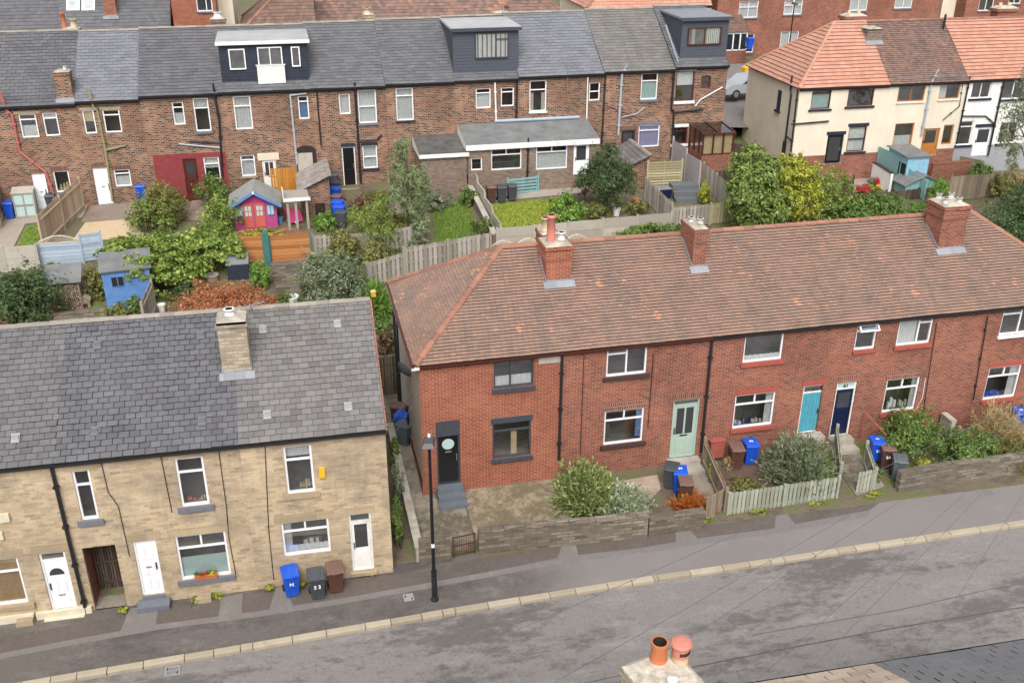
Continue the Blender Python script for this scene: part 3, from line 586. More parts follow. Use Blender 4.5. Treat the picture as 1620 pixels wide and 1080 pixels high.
    def pipe(s, px, mat='black_pvc', r=.042, name='downpipe', y=-.07, clips=True):
        pts = [(lambda q: (q[0], y, q[1]))(s.row.loc(u, v, y)) for u, v in px]; m = MB(); m.tube(pts, r, 7)
        if clips:
            for a, b in zip(pts, pts[1:]):
                n = int(abs(a[2] - b[2]) / 1.6)
                for i in range(n + 1): t = (i + .5) / (n + 1); c = [lerp(a[j], b[j], t) for j in range(3)]; m.box(c[0] - r * 1.5, c[0] + r * 1.5, y - r * 1.25, -.003, c[2] - .03, c[2] + .03)
        return s.part(m, name, mat)
    def slopept(s, u, v): return s.row.plane(u, v, -s.ov, s.ze, s.D / 2, s.zr)
    def chimney(s, pl, pr, vtop, dep, mat, pots, cap='mortar_cap', flash='lead_sheet', corbel=True, w=None, name='chimney', base=None):
        if base: x0, x1, yf, zb = base
        else:
            a, b = s.slopept(*pl), s.slopept(*pr); x0, x1, yf, zb = a[0], b[0], (a[1] + b[1]) / 2, min(a[2], b[2])
        if w: x1 = x0 + w
        zt = s.row.loc(pl[0], vtop, yf)[1] if vtop < 900 else vtop - 1000
        m = MB(); cx, cy, hw, hd = (x0 + x1) / 2, yf + dep / 2, (x1 - x0) / 2, dep / 2; H = zt - zb
        cl = .52 if corbel else 0; m.box(x0, x1, yf, yf + dep, zb - 1.0, zt - cl)
        if corbel:
            for i, (e, h0, h1) in enumerate(((.025, .52, .45), (.05, .45, .37), (.03, .37, .13), (.06, .13, .0))): m.box(x0 - e, x1 + e, yf - e, yf + dep + e, zt - h0, zt - h1)
        else:
            m.box(x0 - .04, x1 + .04, yf - .04, yf + dep + .04, zt - .16, zt - .08); m.box(x0, x1, yf, yf + dep, zt - .0801, zt)
        m.frus((cx, cy), hw + .01, hd + .01, hw * .6, hd * .7, zt - .001, zt + .09, 1)
        c = s.part(m, name, [mat, cap])
        q = MB(); k = (s.zr - s.ze) / (s.D / 2 + s.ov) ; es = Vector((0, 1, k)).normalized(); sgn = 1 if cy < s.D / 2 else -1
        q.box(x0 - .02, x1 + .02, yf - .012, yf - .002, zb - .03, zb + .16)
        q.bar((cx, yf - .24, zb - .24 * k + .1), (cx, yf, zb + .1), hw * 2 + .2, .02)
        for xx in (x0 - .012, x1 + .012): q.bar((xx, yf, zb + .07), (xx, yf + dep * .9, zb + .07 + k * dep * .9), .02, .2)
        s.part(q, 'flashing', flash, c)
        for (fx, fy, r, h, mt) in pots:
            q = MB(); zc = zt + .06; q.lathe((lerp(x0, x1, fx), yf + dep * fy, zc), [(r * 1.12, 0), (r * 1.12, h * .08), (r, h * .12), (r * .94, h * .86), (r * 1.13, h * .88), (r * 1.13, h), (r * .8, h), (r * .78, h * .6), (.001, h * .6)], 14, mis=[0] * 6 + [1, 1]); s.part(q, 'chimney_pot', [mt, 'soot_shade'], c, True)
        return c
    def box(s, name, mat, b, parent=None): m = MB(); m.box(*b); return s.part(m, name, mat, parent)
n = N('door_glass'); n.col((.05, .05, .055)); n.set(Roughness=.08, Specular_IOR_Level=.6)
n = N('dark_glass'); n.col((.02, .022, .025)); n.set(Roughness=.06, Specular_IOR_Level=.6)
# ================================================================ setting: ground, road, pavement
def grid_mesh(name, xs, ys, zf, mat, kind=None):
    m = bpy.data.meshes.new(name); V = [(x, y, zf(x, y)) for y in ys for x in xs]; nx = len(xs)
    F = [(j * nx + i, j * nx + i + 1, (j + 1) * nx + i + 1, (j + 1) * nx + i) for j in range(len(ys) - 1) for i in range(nx - 1)]
    m.from_pydata(V, [], F); m.materials.append(MAT[mat]); uvmap(m); o = bpy.data.objects.new(name, m); COL.objects.link(o)
    if kind: o['kind'] = kind
    return o
xs = [-300, -120, -60] + [-40 + 2 * i for i in range(51)] + [90, 140, 300]
ys = [-200, -60, -10, 10, 20, 25.35, 25.5, 27, 28.6, 30, 32, 34, 36] + [38 + 1.5 * i for i in range(11)] + [54.5, 56, 58, 60, 62, 66, 70, 75, 80, 90, 100, 150, 400]
tag(grid_mesh('ground', xs, ys, T, 'garden_soil', 'structure'), 'brown soil and patchy green garden ground sloping up behind the houses')
KERB = [G(u, v, 0)[:2] for u, v in ((80, 1075), (400, 1021), (720, 965), (1040, 913), (1240, 884), (1430, 855), (1620, 826))]
KERB = [KERB[0] + (KERB[0] - KERB[1]) * 3] + KERB + [KERB[-1] + (KERB[-1] - KERB[-2]) * 4]
def kerb_y(x):
    return float(np.interp(x, [k[0] for k in KERB], [k[1] for k in KERB]))
def strip(name, mat, x0, x1, f0, f1, z, kind, n=60, label=None):
    m = MB()
    X = [lerp(x0, x1, i / n) for i in range(n + 1)]
    for a, b in zip(X, X[1:]): m.face([(a, f0(a), z), (b, f0(b), z), (b, f1(b), z), (a, f1(a), z)])
    return tag(m.build(name, mat), label, kind=kind)
strip('road', 'road_asphalt', -60, 90, lambda x: 10, lambda x: kerb_y(x) + .05, -.10, 'structure', label='worn grey asphalt road with dark damp streaks')
strip('pavement', 'pavement_asphalt', -60, 90, lambda x: kerb_y(x) + .02, lambda x: 25.9, 0.0, 'structure', label='patched asphalt pavement between the kerb and the houses')
def poly_sheet(name, mat, pts, z, kind='structure', label=None):
    m = MB(); tr = tessellate_polygon([[Vector((p[0], p[1], 0)) for p in pts]])
    for t in tr:
        q = [(pts[i][0], pts[i][1], z) for i in t]
        if (Vector(q[1]) - Vector(q[0])).cross(Vector(q[2]) - Vector(q[0])).z < 0: q = q[::-1]
        m.face(q)
    return tag(m.build(name, mat), label, kind=kind)
def seam(px, w, lab):
    pts = [G(u, v, -.1)[:2] for u, v in px]; m = MB()
    for a, b in zip(pts, pts[1:]): d = (b - a) / np.linalg.norm(b - a); q = np.array([-d[1], d[0]]) * w / 2; m.face([(*(a - q), -.095), (*(b - q), -.095), (*(b + q), -.095), (*(a + q), -.095)])
    tag(m.build('road_seam', 'road_seam'), lab, kind='structure')
seam([(1060, 1062), (1215, 1031), (1420, 992), (1700, 947)], .05, 'dark joint running along the road')
seam([(1190, 1004), (1420, 965), (1560, 933), (1640, 920)], .03, 'fainter dark joint along the road'); seam([(900, 1085), (1000, 1064)], .03, 'short dark joint in the road by the near chimney')
def px_poly(pl, z=0.0): return [G(u, v, z)[:2] for u, v in pl]
TR = [(-20, 1041), (110, 1016), (250, 991), (405, 971), (547, 949), (730, 916), (810, 901), (895, 884), (1010, 871), (1100, 856), (1215, 841), (1375, 811), (1640, 768)]
poly_sheet('pavement_dark_strip', 'pavement_dark', px_poly([(u, v - 4) for u, v in TR[:12]] + [(1405, 785), (1150, 826), (950, 846), (690, 895), (610, 912), (400, 938), (150, 982), (-30, 1012)]), .004, label='darker brown strip of pavement along the house fronts')
poly_sheet('pavement_trench', 'pavement_trench', px_poly([(u, v + 5) for u, v in TR[:12]] + [(u, v - 4) for u, v in TR[:12]][::-1]), .008, label='pale refilled trench running along the pavement')
for i, q in enumerate(([(190, 1000), (245, 993), (252, 958), (205, 962)], [(382, 973), (345, 979), (350, 945), (384, 938)], [(425, 968), (465, 962), (452, 928), (436, 930)], [(880, 888), (915, 881), (910, 856), (890, 859)], [(1070, 862), (1108, 856), (1085, 832), (1068, 836)], [(1225, 840), (1262, 834), (1240, 806), (1228, 809)], [(1550, 785), (1575, 782), (1540, 752), (1528, 755)])):
    poly_sheet('pavement_patch', 'pavement_trench', px_poly(q), .0085 + i * .0002, label='pale refilled branch of the pavement trench')
poly_sheet('pavement_moss', 'moss_edge', px_poly([(765, 880), (1000, 850), (1050, 846), (1050, 838), (880, 856), (765, 871)]), .0125, label='mossy edge along the foot of the stone garden wall')
rnd = random.Random(3); kb = MB(); L = 0; d_ = [np.array([k[0], k[1]]) for k in KERB]
for a, b in zip(d_, d_[1:]):
    t = 0; ln = np.linalg.norm(b - a); u = (b - a) / ln; nn = np.array([-u[1], u[0]])
    while t < ln - .05:
        s_ = min(rnd.uniform(.62, 1.15), ln - t); p = a + u * (t + .012); q = a + u * (t + s_ - .012); w0 = .215 + rnd.uniform(-.01, .01); dz = rnd.uniform(-.004, .006); j = rnd.uniform(-.008, .008); k = len(kb.v)
        for (c, z) in ((p - nn * (.10 - j), -.11), (q - nn * (.10 - j), -.11), (q - nn * (.10 - j), .0 + dz), (p - nn * (.10 - j), .0 + dz), (q - nn * (.08 - j), .018 + dz), (p - nn * (.08 - j), .018 + dz), (q + nn * (w0 - .1), .018 + dz), (p + nn * (w0 - .1), .018 + dz), (q + nn * (w0 - .1), -.05), (p + nn * (w0 - .1), -.05)): kb.v.append((c[0], c[1], z))
        for f in ((0, 1, 2, 3), (3, 2, 4, 5), (5, 4, 6, 7), (7, 6, 8, 9), (0, 3, 5, 7, 9), (1, 8, 6, 4, 2)): kb.f.append(tuple(k + i for i in f)); kb.m.append(0)
        t += s_
tag(kb.build('kerb', 'kerb_stone'), 'pale sandstone kerb along the pavement edge', kind='structure')
def drain(px, lab):
    a, b, c, d = [G(u, v, 0)[:2] for u, v in px]; ctr = (a + c) / 2; w = np.linalg.norm(b - a) / 2; h = np.linalg.norm(c - b) / 2; z = .004 if ctr[1] > kerb_y(ctr[0]) else -.096
    e = empty('drain_grate', (*ctr, z), math.atan2(b[1] - a[1], b[0] - a[0]), lab, 'drain grate', 'drain grates'); m = MB()
    for x0, x1, y0, y1 in ((-w, w, -h, -h + .04), (-w, w, h - .04, h), (-w, -w + .04, -h + .04, h - .04), (w - .04, w, -h + .04, h - .04)): m.box(x0, x1, y0, y1, 0, .02)
    m.build('frame', 'pale_vent', e); m = MB(); n_ = 7
    for i in range(n_): x = lerp(-w + .07, w - .07, i / (n_ - 1)); m.bar((x - .05, -h + .04, .012), (x + .05, h - .04, .012), .025, .012)
    m.box(-w + .04, w - .04, -.012, .012, .006, .016); m.build('bars', 'pale_vent', e); m = MB(); m.face([(-w + .03, -h + .03, .003), (w - .03, -h + .03, .003), (w - .03, h - .03, .003), (-w + .03, h - .03, .003)]); m.build('gully', 'soot_shade', e)  # dark sheet below the bars paints the shade of the pit
drain([(259, 1066), (283, 1062), (285, 1047), (262, 1050)], 'slotted iron drain grate in the road by the kerb'); drain([(639, 952), (655, 949), (654, 938), (638, 941)], 'square iron drain grate in the pavement near the lamp post')

# ================================================================ stone terrace by the road
LH = Row(-14.5, 25.1, 0.0)
xa, xb = LH.loc(87, 724)[0], LH.loc(376, 690)[0]; xr = LH.loc(609, 674)[0]
GS = 'stone terrace by the road'
lk = dict(zb=0.0, ze=5.22, D=8.0, zr=7.56)
st = ('grey_sill', .16, .12); ash = ('ashlar', .26, .18)
HA = House(LH, 0.6, xa, label='left stone terraced house with fanlight front door and brown window blind', group=GS, **lk)
x1_ = LH.loc(45, 950)[0]; zt_, zb_ = LH.loc(26, 881)[1], LH.loc(45, 952)[1]
HA.win(rect=(x1_ - 1.75, zb_, x1_, zt_), kind='top2', sill=('ashlar', .17, .16), lintel=ash, blind=('blind_brown', 0, 1))
HA.win(rect=(x1_ - 3.0, 3.2, x1_ - 1.9, 4.75), kind='topsmall', sill=st)
HA.door((60, 876, 124, 966), style='fan', transom=.26, lintel=('ashlar', .28, .16), step=('cream_paint', ((.02, .14), .25, .2)))
HA.finish('sandstone'); HA.roof('slate_mid', 'slate_edge', .295, .2, .022, seed=11, miss=.04, gap=.014); HA.gutter()
HA.pipe([(81, 738), (139, 979)], r=.055)
m = MB()
for i, (u0, v0, u1, v1) in enumerate(((0, 998, 60, 990), (62, 984, 148, 968))):
    a, b = LH.loc(u0, v0), LH.loc(u1, v1); m.box(HA.x0 if i == 0 else a[0], b[0], -.12, -.002, -.05, .22 + .003 * i)
HA.part(m, 'plinth', 'cream_paint')
HB = House(LH, xa, xb, label='middle stone terraced house with dark passage beside its white panelled door', group=GS, **lk)
HB.win((112.5, 745.5, 157, 820), 'top1', sill=st, lintel=('ashlar', .22, .2)); HB.win((275.5, 726, 332, 797), 'top1', sill=st, props=[('terracotta', .45, .2, .12), ('cushion', .8, .1, .15)])
HB.win((276, 849, 366, 908), 'top2', sill=st, lintel=ash, blind=('frosted', .0, .46))
HB.door((209, 857, 261, 937), style='panel', lintel=('ashlar', .3, .16), step=('grey_sill', ((.02, .14), .05, .0), ((.14, .3), .42, .14)))
pr = HB.rect((129, 867, 197, 935)); pz = .03; HB.holes.append((pr[0], pr[2], pz, pr[3]))
HB.finish('sandstone'); HB.roof('slate', 'slate_edge', .295, .2, .022, seed=23, jit=.007, miss=.12, gap=.02); HB.gutter()
# passage: brick side lining, slatted gate set back
m = MB(); m.box(pr[0] - .02, pr[0] + .0, .14, .85, pz, pr[3]); m.box(pr[2], pr[2] + .02, .14, .85, pz, pr[3]); HB.part(m, 'passage_wall', 'red_brick')
m = MB(); w_ = pr[2] - pr[0]
for i in range(11): xx = pr[0] + .05 + (w_ - .1) * i / 10; m.box(xx - .03, xx + .03, .86, .89, pz + .06, pr[3] - .05)
for zz in (.25, 1.0, 1.75): m.box(pr[0] + .03, pr[2] - .03, .84, .862, pz + zz, pz + zz + .08)
HB.part(m, 'passage_gate', 'fence_dark'); HB.box('passage_floor', 'path_concrete', (pr[0], pr[2], .0, .9, -.02, .035))
HB.chimney((353, 597), (398, 585), 511, .75, 'near_stone', [(.45, .5, .14, .22, 'white_paint')], corbel=False, flash='lead_sheet')
HC = House(LH, xb, xr, label='right stone terraced house with yellow alarm box and half glazed white door', group=GS, **lk)
HC.win((447, 707, 499, 777), 'top1', sill=('ashlar', .14, .12), lintel=('ashlar', .22, .2), blind=('blind_white', .74, 1), props=[('gold_cloth', .6, .12, .3), ('cushion', .8, .12, .25)])
HC.win((444, 827.5, 524, 871), 'top2', lintel=ash, blind=[('net', 0, 1, 0, .18), ('blind_white', 0, .22)], props=[('navy_cloth', .18, .3, .25), ('cushion', .6, .25, .4)])
HC.door((551, 814, 592.5, 899), mat='white_paint', fm='white_paint', style='half', transom=.28, lintel=('ashlar', .24, .14), step=('ashlar', ((.02, .14), .12, .06)))
HC.finish('sandstone'); HC.roof('slate_pale', 'slate_edge', .30, .2, .02, seed=31, rl=.4, gap=.012); HC.gutter()
a_ = HC.rect((504, 739, 515, 754)); m = MB(); m.box(a_[0], a_[2], -.09, -.002, a_[1] + .05, a_[3]); m.frus(((a_[0] + a_[2]) / 2, -.046), .08, .03, (a_[2] - a_[0]) / 2, .044, a_[1], a_[1] + .05); HC.part(m, 'alarm_box', 'yellow_plastic')
m = MB(); m.box(xr - .012, xr + .05, -.2, 8.2, 5.1, 5.2)
def verge(H, x, mat):
    m = MB(); m.bar((x, -H.ov, H.ze - .05), (x, H.D / 2, H.zr - .05), .05, .16); m.bar((x, H.D + H.ov, H.ze - .05), (x, H.D / 2, H.zr - .05), .05, .16); return H.part(m, 'verge', mat)
verge(HC, xr + .03, 'red_brick')
for px in ((-3, 812, 17, 823), (-3, 840, 7, 851)): q_ = HA.rect(px); HA.box('vent_cover', 'cream_paint', (q_[0], q_[2], -.07, -.002, q_[1], q_[3]))
for H, pxs in ((HA, ((25, 695), (20, 1e9))), (HB, ((155, 548), (150, 684), (320, 668), (318, 532))), (HC, ((423, 658), (551, 645), (416, 523), (534, 514)))):
    for u, v in pxs:
        if v > 2000: continue
        x, y, z = H.slopept(u, v); m = MB(); m.frus((x, y), .10, .08, .085, .05, z + .0, z + .11); m.bar((x, y - .14, z - .02), (x, y + .12, z + .13), .22, .02); H.part(m, 'roof_vent', 'slate_vent' if H is HB else 'pale_vent')
for H, px in ((HB, ((160, 731), (171, 778), (187, 800), (205, 880))), (HB, ((253, 715), (272, 810))), (HC, ((419, 700), (425, 838), (433, 916)))):
    H.pipe(px, r=.012, name='cable', y=-.02, clips=False)
HB.pipe([(345, 706), (358, 800), (362, 850), (373, 908)], r=.012, name='cable', y=-.02, clips=False)
# television aerial on the stone chimney
def aerial(p, h, ang, lab, mat='steel'):
    e = empty('tv_aerial', p, ang, lab, 'tv aerial'); m = MB(); m.tube([(0, 0, 0), (0, 0, h)], .018, 6); m.build('mast', mat, e); m = MB(); m.tube([(-.45, 0, h - .05), (.45, 0, h - .05)], .012, 5)
    for i in range(7): x = -.42 + .14 * i; m.tube([(x, -.16, h - .05), (x, .16, h - .05)], .007, 5)
    m.build('rods', mat, e)
c_ = HB.slopept(398, 540); aerial(LH.w(HB.slopept(398, 585)[0] + .06, c_[1] + .9, 6.6), 1.2, .5, 'small metal television aerial beside the stone chimney')

# ================================================================ red brick terrace with the hipped tile roof
RH = Row(2.97, 28.6, .02)
b = [0.0, RH.loc(889, 560)[0], RH.loc(1121, 560)[0], RH.loc(1304, 600)[0], RH.loc(1487, 492)[0], 25.6]
GR = 'red brick terrace'
rk = dict(zb=.3, ze=5.38, D=6.95, zr=7.86)
RL = ['corner red brick house with black round window door and grey steps', 'red brick house with the sage green door', 'red brick house with the turquoise door', 'red brick house numbered 61 with the navy door', 'end red brick house at the right edge beside tan grasses']
R1, R2, R3, R4, R5 = [House(RH, b[i], b[i + 1], label=RL[i], group=GR, **rk) for i in range(5)]
cs = ('charcoal_paint', .13, .06); ds = ('dark_brick_sill', .14, .12); rs = ('red_paint_sill', .14, .08); sol = ('soldier_red', .28, .06)
R1.win((781, 567.5, 844, 609), 'pairtop', 'charcoal_paint', sill=cs, blind=[('net', 0, .35)]); R1.win((779, 671, 839.5, 719), 'topsmall', 'charcoal_paint', sill=cs, lintel=('charcoal_paint', .22, .06), blind=[('blind_tan', 0, .7, .5, .66)])
R1.door((690, 687.5, 729, 762), 'black_gloss', 'round', 'charcoal_paint', lintel=None, transom=0, step=('step_grey', ((.0, .16), .34, .04), ((.16, .33), .62, .06), ((.33, .6), .9, .08)))
rr_ = R1.rect((689, 668, 727.5, 687)); R1.box('door_header', 'charcoal_paint', (rr_[0], rr_[2], -.025, .05, rr_[1] + .004, rr_[3])) 
R2.win((961, 550, 1022, 590), 'leftop', sill=ds); R2.win((957, 651, 1016, 697), 'top2', sill=ds, lintel=sol, blind=[('blind_blue', .1, 1, .85, 1)])
R2.door((1066, 634, 1099.5, 720), 'sage_paint', 'two', 'sage_paint', transom=.2, lintel=sol, step=('concrete', ((.0, .2), .3, .1), ((.2, .5), .75, .12)))
R3.win((1180, 527, 1236, 568), 'single', sill=rs, blind=[('blind_white', .0, .18)]); R3.win((1164, 626, 1221, 671), 'top2', sill=rs, lintel=('red_paint_sill', .22, .06), blind=[('net', 0, 1, .82, 1)], props=[('navy_cloth', .42, .22, .22), ('cushion', .25, .2, .2), ('cushion', .68, .2, .2)])
R3.door((1272, 611, 1293.5, 682), 'turquoise_paint', 'plank', 'white_paint', transom=.28, lintel=('red_paint_sill', .22, .06), step=('concrete', ((.0, .3), .4, .1)))
R4.door((1325, 606, 1342, 687), 'navy_paint', 'top', 'white_paint', transom=.26, lintel=sol, step=('concrete', ((.0, .22), .35, .05), ((.22, .5), .75, .1)), tmat='frosted')
R4.win((1357, 516, 1383, 551), 'topsmall', sill=('red_paint_sill', .12, .06)); R4.win((1425, 503, 1470, 542), 'rightop', sill=rs, blind=[('blind_white', 0, 1, 0, .6)]); R4.win((1404, 601, 1446, 647), 'top2', sill=rs, lintel=sol, blind=[('net', 0, 1, .86, 1)], props=[('white_paint', .4, .2, .45), ('cushion', .75, .15, .3)])
R5.win((1590, 487, 1640, 525), 'leftop', sill=('white_paint', .1, .06)); R5.win((1566, 582, 1605, 627), 'top2', sill=rs, lintel=('red_paint_sill', .22, .06), blind=[('net', 0, 1, .75, 1)], props=[('blue_plastic', .25, .3, .25)])
zt = R4.rect((1325, 606, 1342, 687)); text_mesh('number', '61', .2, 'black_gloss', R4.e, ((zt[0] + zt[2]) / 2 - R4.x0, .06, zt[3] - .19 - R4.zb), (math.radians(90), 0, 0))
# the open top light of the small upper window
q_ = R4.rect((1357, 516, 1383, 551)); R4.win(rect=(q_[0] + .03, q_[3] - .30, q_[2] - .03, q_[3] - .02), kind='single', hole=False, fw=.05); ow = bpy.data.objects[[o.name for o in R4.e.children if o.name.startswith('window')][-1]]
for o_ in [ow]:
    piv = Vector((0, .05, q_[3] - .02 - R4.zb)); M_ = Matrix.Translation(piv) @ Matrix.Rotation(math.radians(42), 4, 'X') @ Matrix.Translation(-piv)
    o_.matrix_local = M_.inverted() if False else Matrix.Translation(piv) @ Matrix.Rotation(math.radians(-42), 4, 'X') @ Matrix.Translation(-piv)
s1 = R1.ze
R1.finish('orange_brick', side='tan_render', gable=False)
for H in (R2, R3, R4): H.finish('red_brick')
R5.finish('red_brick', gable=False)
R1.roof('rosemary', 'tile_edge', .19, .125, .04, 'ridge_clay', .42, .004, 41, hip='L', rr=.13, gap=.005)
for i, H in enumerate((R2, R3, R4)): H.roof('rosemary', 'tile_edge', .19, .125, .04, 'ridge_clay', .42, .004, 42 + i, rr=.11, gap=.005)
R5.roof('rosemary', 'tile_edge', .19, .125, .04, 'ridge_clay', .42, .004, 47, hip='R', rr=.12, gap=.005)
for H in (R1, R2, R3, R4, R5): H.gutter('black_pvc' if H in (R3, R4, R5) else 'brown_paint')
R2.pipe([(889.5, 562), (884, 728)], r=.05); R3.pipe([(1127, 534), (1109, 715)], r=.05); R5.pipe([(1563, 500), (1540, 632)], r=.022); R4.pipe([(1482, 510), (1461, 648)], r=.014, name='cable', y=-.02, clips=False); R2.pipe([(1034, 560), (1025, 676)], r=.014, name='cable', y=-.02, clips=False); R2.pipe([(924, 560), (918, 720)], r=.012, name='cable', y=-.02, clips=False); R4.pipe([(1464, 598), (1459, 630), (1449, 648)], r=.012, name='cable', mat='white_pvc', y=-.02, clips=False)
q_ = R1.rect((852, 561, 887, 572)); m = MB(); m.box(q_[0], q_[2], -.03, -.002, q_[1], q_[3]); R1.part(m, 'cracked_lintel', 'concrete')
q_ = R3.rect((1122, 695, 1140, 718)); m = MB(); m.box(q_[0], q_[2], -.22, -.002, q_[1], q_[3]); m.bar((q_[0] - .03, -.12, q_[3] + .02), (q_[2] + .03, -.12, q_[3] + .02), .28, .03); R3.part(m, 'meter_box', 'gas_box')
# side of the corner house: brick base, drains
m = MB(); m.box(-.03, -.0, .0, 6.95, -.3, .95); R1.part(m, 'brick_base', 'red_brick')
m = MB(); m.tube([(-.1, 6.2, 5.0), (-.12, 6.0, 4.2), (-.1, 5.9, 0.3)], .055, 7); m.tube([(-.1, 5.2, 5.1), (-.1, 5.2, .3)], .04, 7); m.tube([(-.1, 3.0, 2.2), (-.1, 3.0, .3)], .04, 7); R1.part(m, 'drainpipe', 'black_pvc')
m = MB(); m.box(-.26, -.001, -.2, 7.15, 5.26, 5.36); R1.part(m, 'eaves_board', 'white_paint')
m = MB(); m.tube([(-.22, -.2, 5.37), (-.22, 7.15, 5.37)], .055, 8); R1.part(m, 'side_gutter', 'brown_paint')
e_ = empty('satellite_dish', RH.w(-.3, 2.3, 4.0), 2.2, 'grey satellite dish on the cream side wall of the corner house', 'satellite dish'); m = MB(); m.lathe((0, 0, 0), [(.001, 0), (.15, .02), (.28, .07), (.33, .11)], 18); d_o = m.build('dish', 'grey_plastic', e_, smooth=True); d_o.rotation_euler = (math.radians(70), 0, 0)
m = MB(); m.tube([(0, 0, 0), (.1, -.28, -.1)], .015, 6); m.box(.06, .14, -.32, -.24, -.14, -.05); m.tube([(0, .02, 0), (.05, .2, -.05)], .025, 6); m.build('arm', 'black_pvc', e_)
for H, pl, pr_, vt, dep, mat, pots in ((R1, (864, 451), (903, 443), 392, 1.0, 'orange_brick', [(.3, .45, .15, .95, 'clay_pink'), (.72, .5, .12, .28, 'white_paint')]), (R2, (1095, 427), (1114, 421), 364, 1.15, 'red_brick', [(.25, .6, .10, .18, 'pale_pot'), (.75, .4, .11, .2, 'pale_pot')])):
    H.chimney(pl, pr_, vt, dep, mat, pots)
R4c = R5 if R5.x0 < R5.slopept(1483, 398)[0] else R4
R4c.chimney((1483, 398), (1520, 392), 329, 1.05, 'red_brick', [(.18, .3, .10, .2, 'pale_pot'), (.7, .25, .10, .2, 'pale_pot'), (.25, .8, .10, .2, 'pale_pot'), (.75, .8, .10, .2, 'pale_pot')])
xb_ = RH.loc(858, 380, 4.6)[0]; R1.chimney(None, None, 1000 + RH.loc(858, 372, 4.6)[1], .8, 'red_brick', [(.3, .4, .13, .5, 'buff_clay'), (.7, .5, .13, .4, 'white_paint')], base=(xb_, xb_ + .6, 4.6, 6.9))
# ================================================================ old brick terrace across the gardens
BR = Row(-16, 54.15, .018)
GB = 'old brick terrace across the gardens'
edge = [(-150, 0), (119, 163), (219, 153), (345, 146), (490, 139), (609, 135), (718, 128), (820, 122), (955, 115), (1068, 107), (1152, 101)]
ex = [BR.loc(u, v)[0] for u, v in edge]; ex[0] = ex[1] - 10.5
ev = [(60, 167), (168, 159), (282, 150), (417, 143.5), (550, 138), (660, 131.5), (770, 126), (885, 119), (1010, 112), (1112, 105)]
rv = [(60, 50), (168, 49), (282, 44), (417, 40), (540, 35), (648, 30), (760, 25), (880, 19), (1000, 14), (1090, 9)]
BL = ['back terrace house with pink soil pipe at the far left', 'back terrace house with olive soil pipe and white door', 'back terrace house with the red painted ground floor', 'back terrace house with black dormer and glass balcony', 'back terrace house with black door and arched passage', 'back terrace house behind the willow with dark grey slates', 'back terrace house with the grey dormer and curtained window', 'back terrace house with blue slates above the flat extension', 'back terrace house with grey pipe and lilac blind window', 'end back terrace house with dark tile hung dormer']
BH = []
for i in range(10):
    ze = BR.loc(*ev[i])[1]; D = 8.4; zr = BR.loc(rv[i][0], rv[i][1], D / 2)[1]
    cx = (ex[i] + ex[i + 1]) / 2; p = BR.w(cx, 0); zb = T(p[0], p[1])
    BH.append(House(BR, ex[i], ex[i + 1], label=BL[i], group=GB, zb=zb, ze=ze, D=D, zr=zr))
H1, H2, H3, H4, H5, H6, H7, H8, H9, H10 = BH
so = ('soldier_old', .24, .05); gs = ('grey_sill', .12, .06); wsl = ('white_paint', .08, .04)
H1.win((28, 181, 63, 217), 'topsmall', lintel=('ashlar', .14, .2), blind=('net', 0, .5)); H1.win((65.5, 179, 96, 214.5), 'topsmall', blind=('blind_white', .75, 1)); H1.win((83, 271, 114, 303), 'single', sill=gs, lintel=so, props=[('gold_cloth', .5, .25, .5)])
H1.door((49, 275, 82, 332), lintel=so, step=('concrete', ((.0, .15), .35, .1)), style='panel')
H2.win((129, 175, 154, 211), 'single', lintel=('ashlar', .14, .1), blind=('blind_tan', .5, 1)); H2.win((161, 174, 194, 209), 'topsmall', lintel=('ashlar', .12, .1)); H2.win((179, 269, 209, 294), 'topsmall', lintel=so, blind=('blind_white', 0, .6)); H2.door((145.5, 266, 181, 324), lintel=so, step=('concrete', ((.0, .15), .3, .1)))
H3.win((271, 162, 294, 197), 'topsmall', blind=('blind_white', 0, .5)); H3.win((304, 156, 335, 207), 'top1', sill=gs, blind=('blind_white', .72, 1)); H3.win((321, 249.5, 350, 283), 'top1', blind=('blind_white', .5, 1)); H3.door((288.5, 252, 318, 309), 'brown_paint', 'top', 'brown_paint', step=('brown_paint', ((.0, .2), .4, .1)))
r_ = H3.rect((241, 246, 345, 312)); red = (r_[0], H3.x1, H3.zb - 1, r_[3], 'painted_red_brick')
H4.win((367.5, 153, 401, 204), 'top1', blind=('net', 0, 1)); H4.win((470.5, 152.5, 491, 189), 'topsmall', blind=('blind_blue', 0, .7), lintel=so) if False else None
H4.win((379.5, 246, 405.5, 278), 'topsmall', sill=('ashlar', .1, .08), blind=('net', 0, .7)); H4.door((414, 254, 440, 296), 'white_paint', 'two', 'white_paint', lintel=('cream_paint', .4, .2))
H4.win((470.5, 152.5, 490, 188), 'topsmall', blind=('blind_blue', 0, .7), lintel=so)
H5.win((535.5, 149.5, 555, 180.5), 'single', blind=('blind_white', 0, 1)); H5.win((565, 143, 597, 194), 'sash', sill=gs, blind=('blind_white', 0, 1)); H5.win((573, 231, 598, 265.5), 'sash', sill=('timber_black', .1, .08), lintel=('timber_black', .18, .06), blind=('blind_white', 0, 1)); H5.door((540, 233, 565, 294), 'black_gloss', 'four', 'white_paint', lintel=('timber_black', .2, .02), step=('concrete', ((.0, .25), .5, .15)), transom=0)
q_ = H5.rect((494, 231, 505, 262)); m = MB(); 
H6.win((625.5, 140, 655, 190), 'topsmall', sill=('timber_black', .1, .06), blind=('net', 0, 1))
H7.win((752.5, 140.5, 776.5, 171), 'topsmall', blind=('blind_white', 0, .7)); H7.win((792.5, 139, 813, 168), 'topsmall')
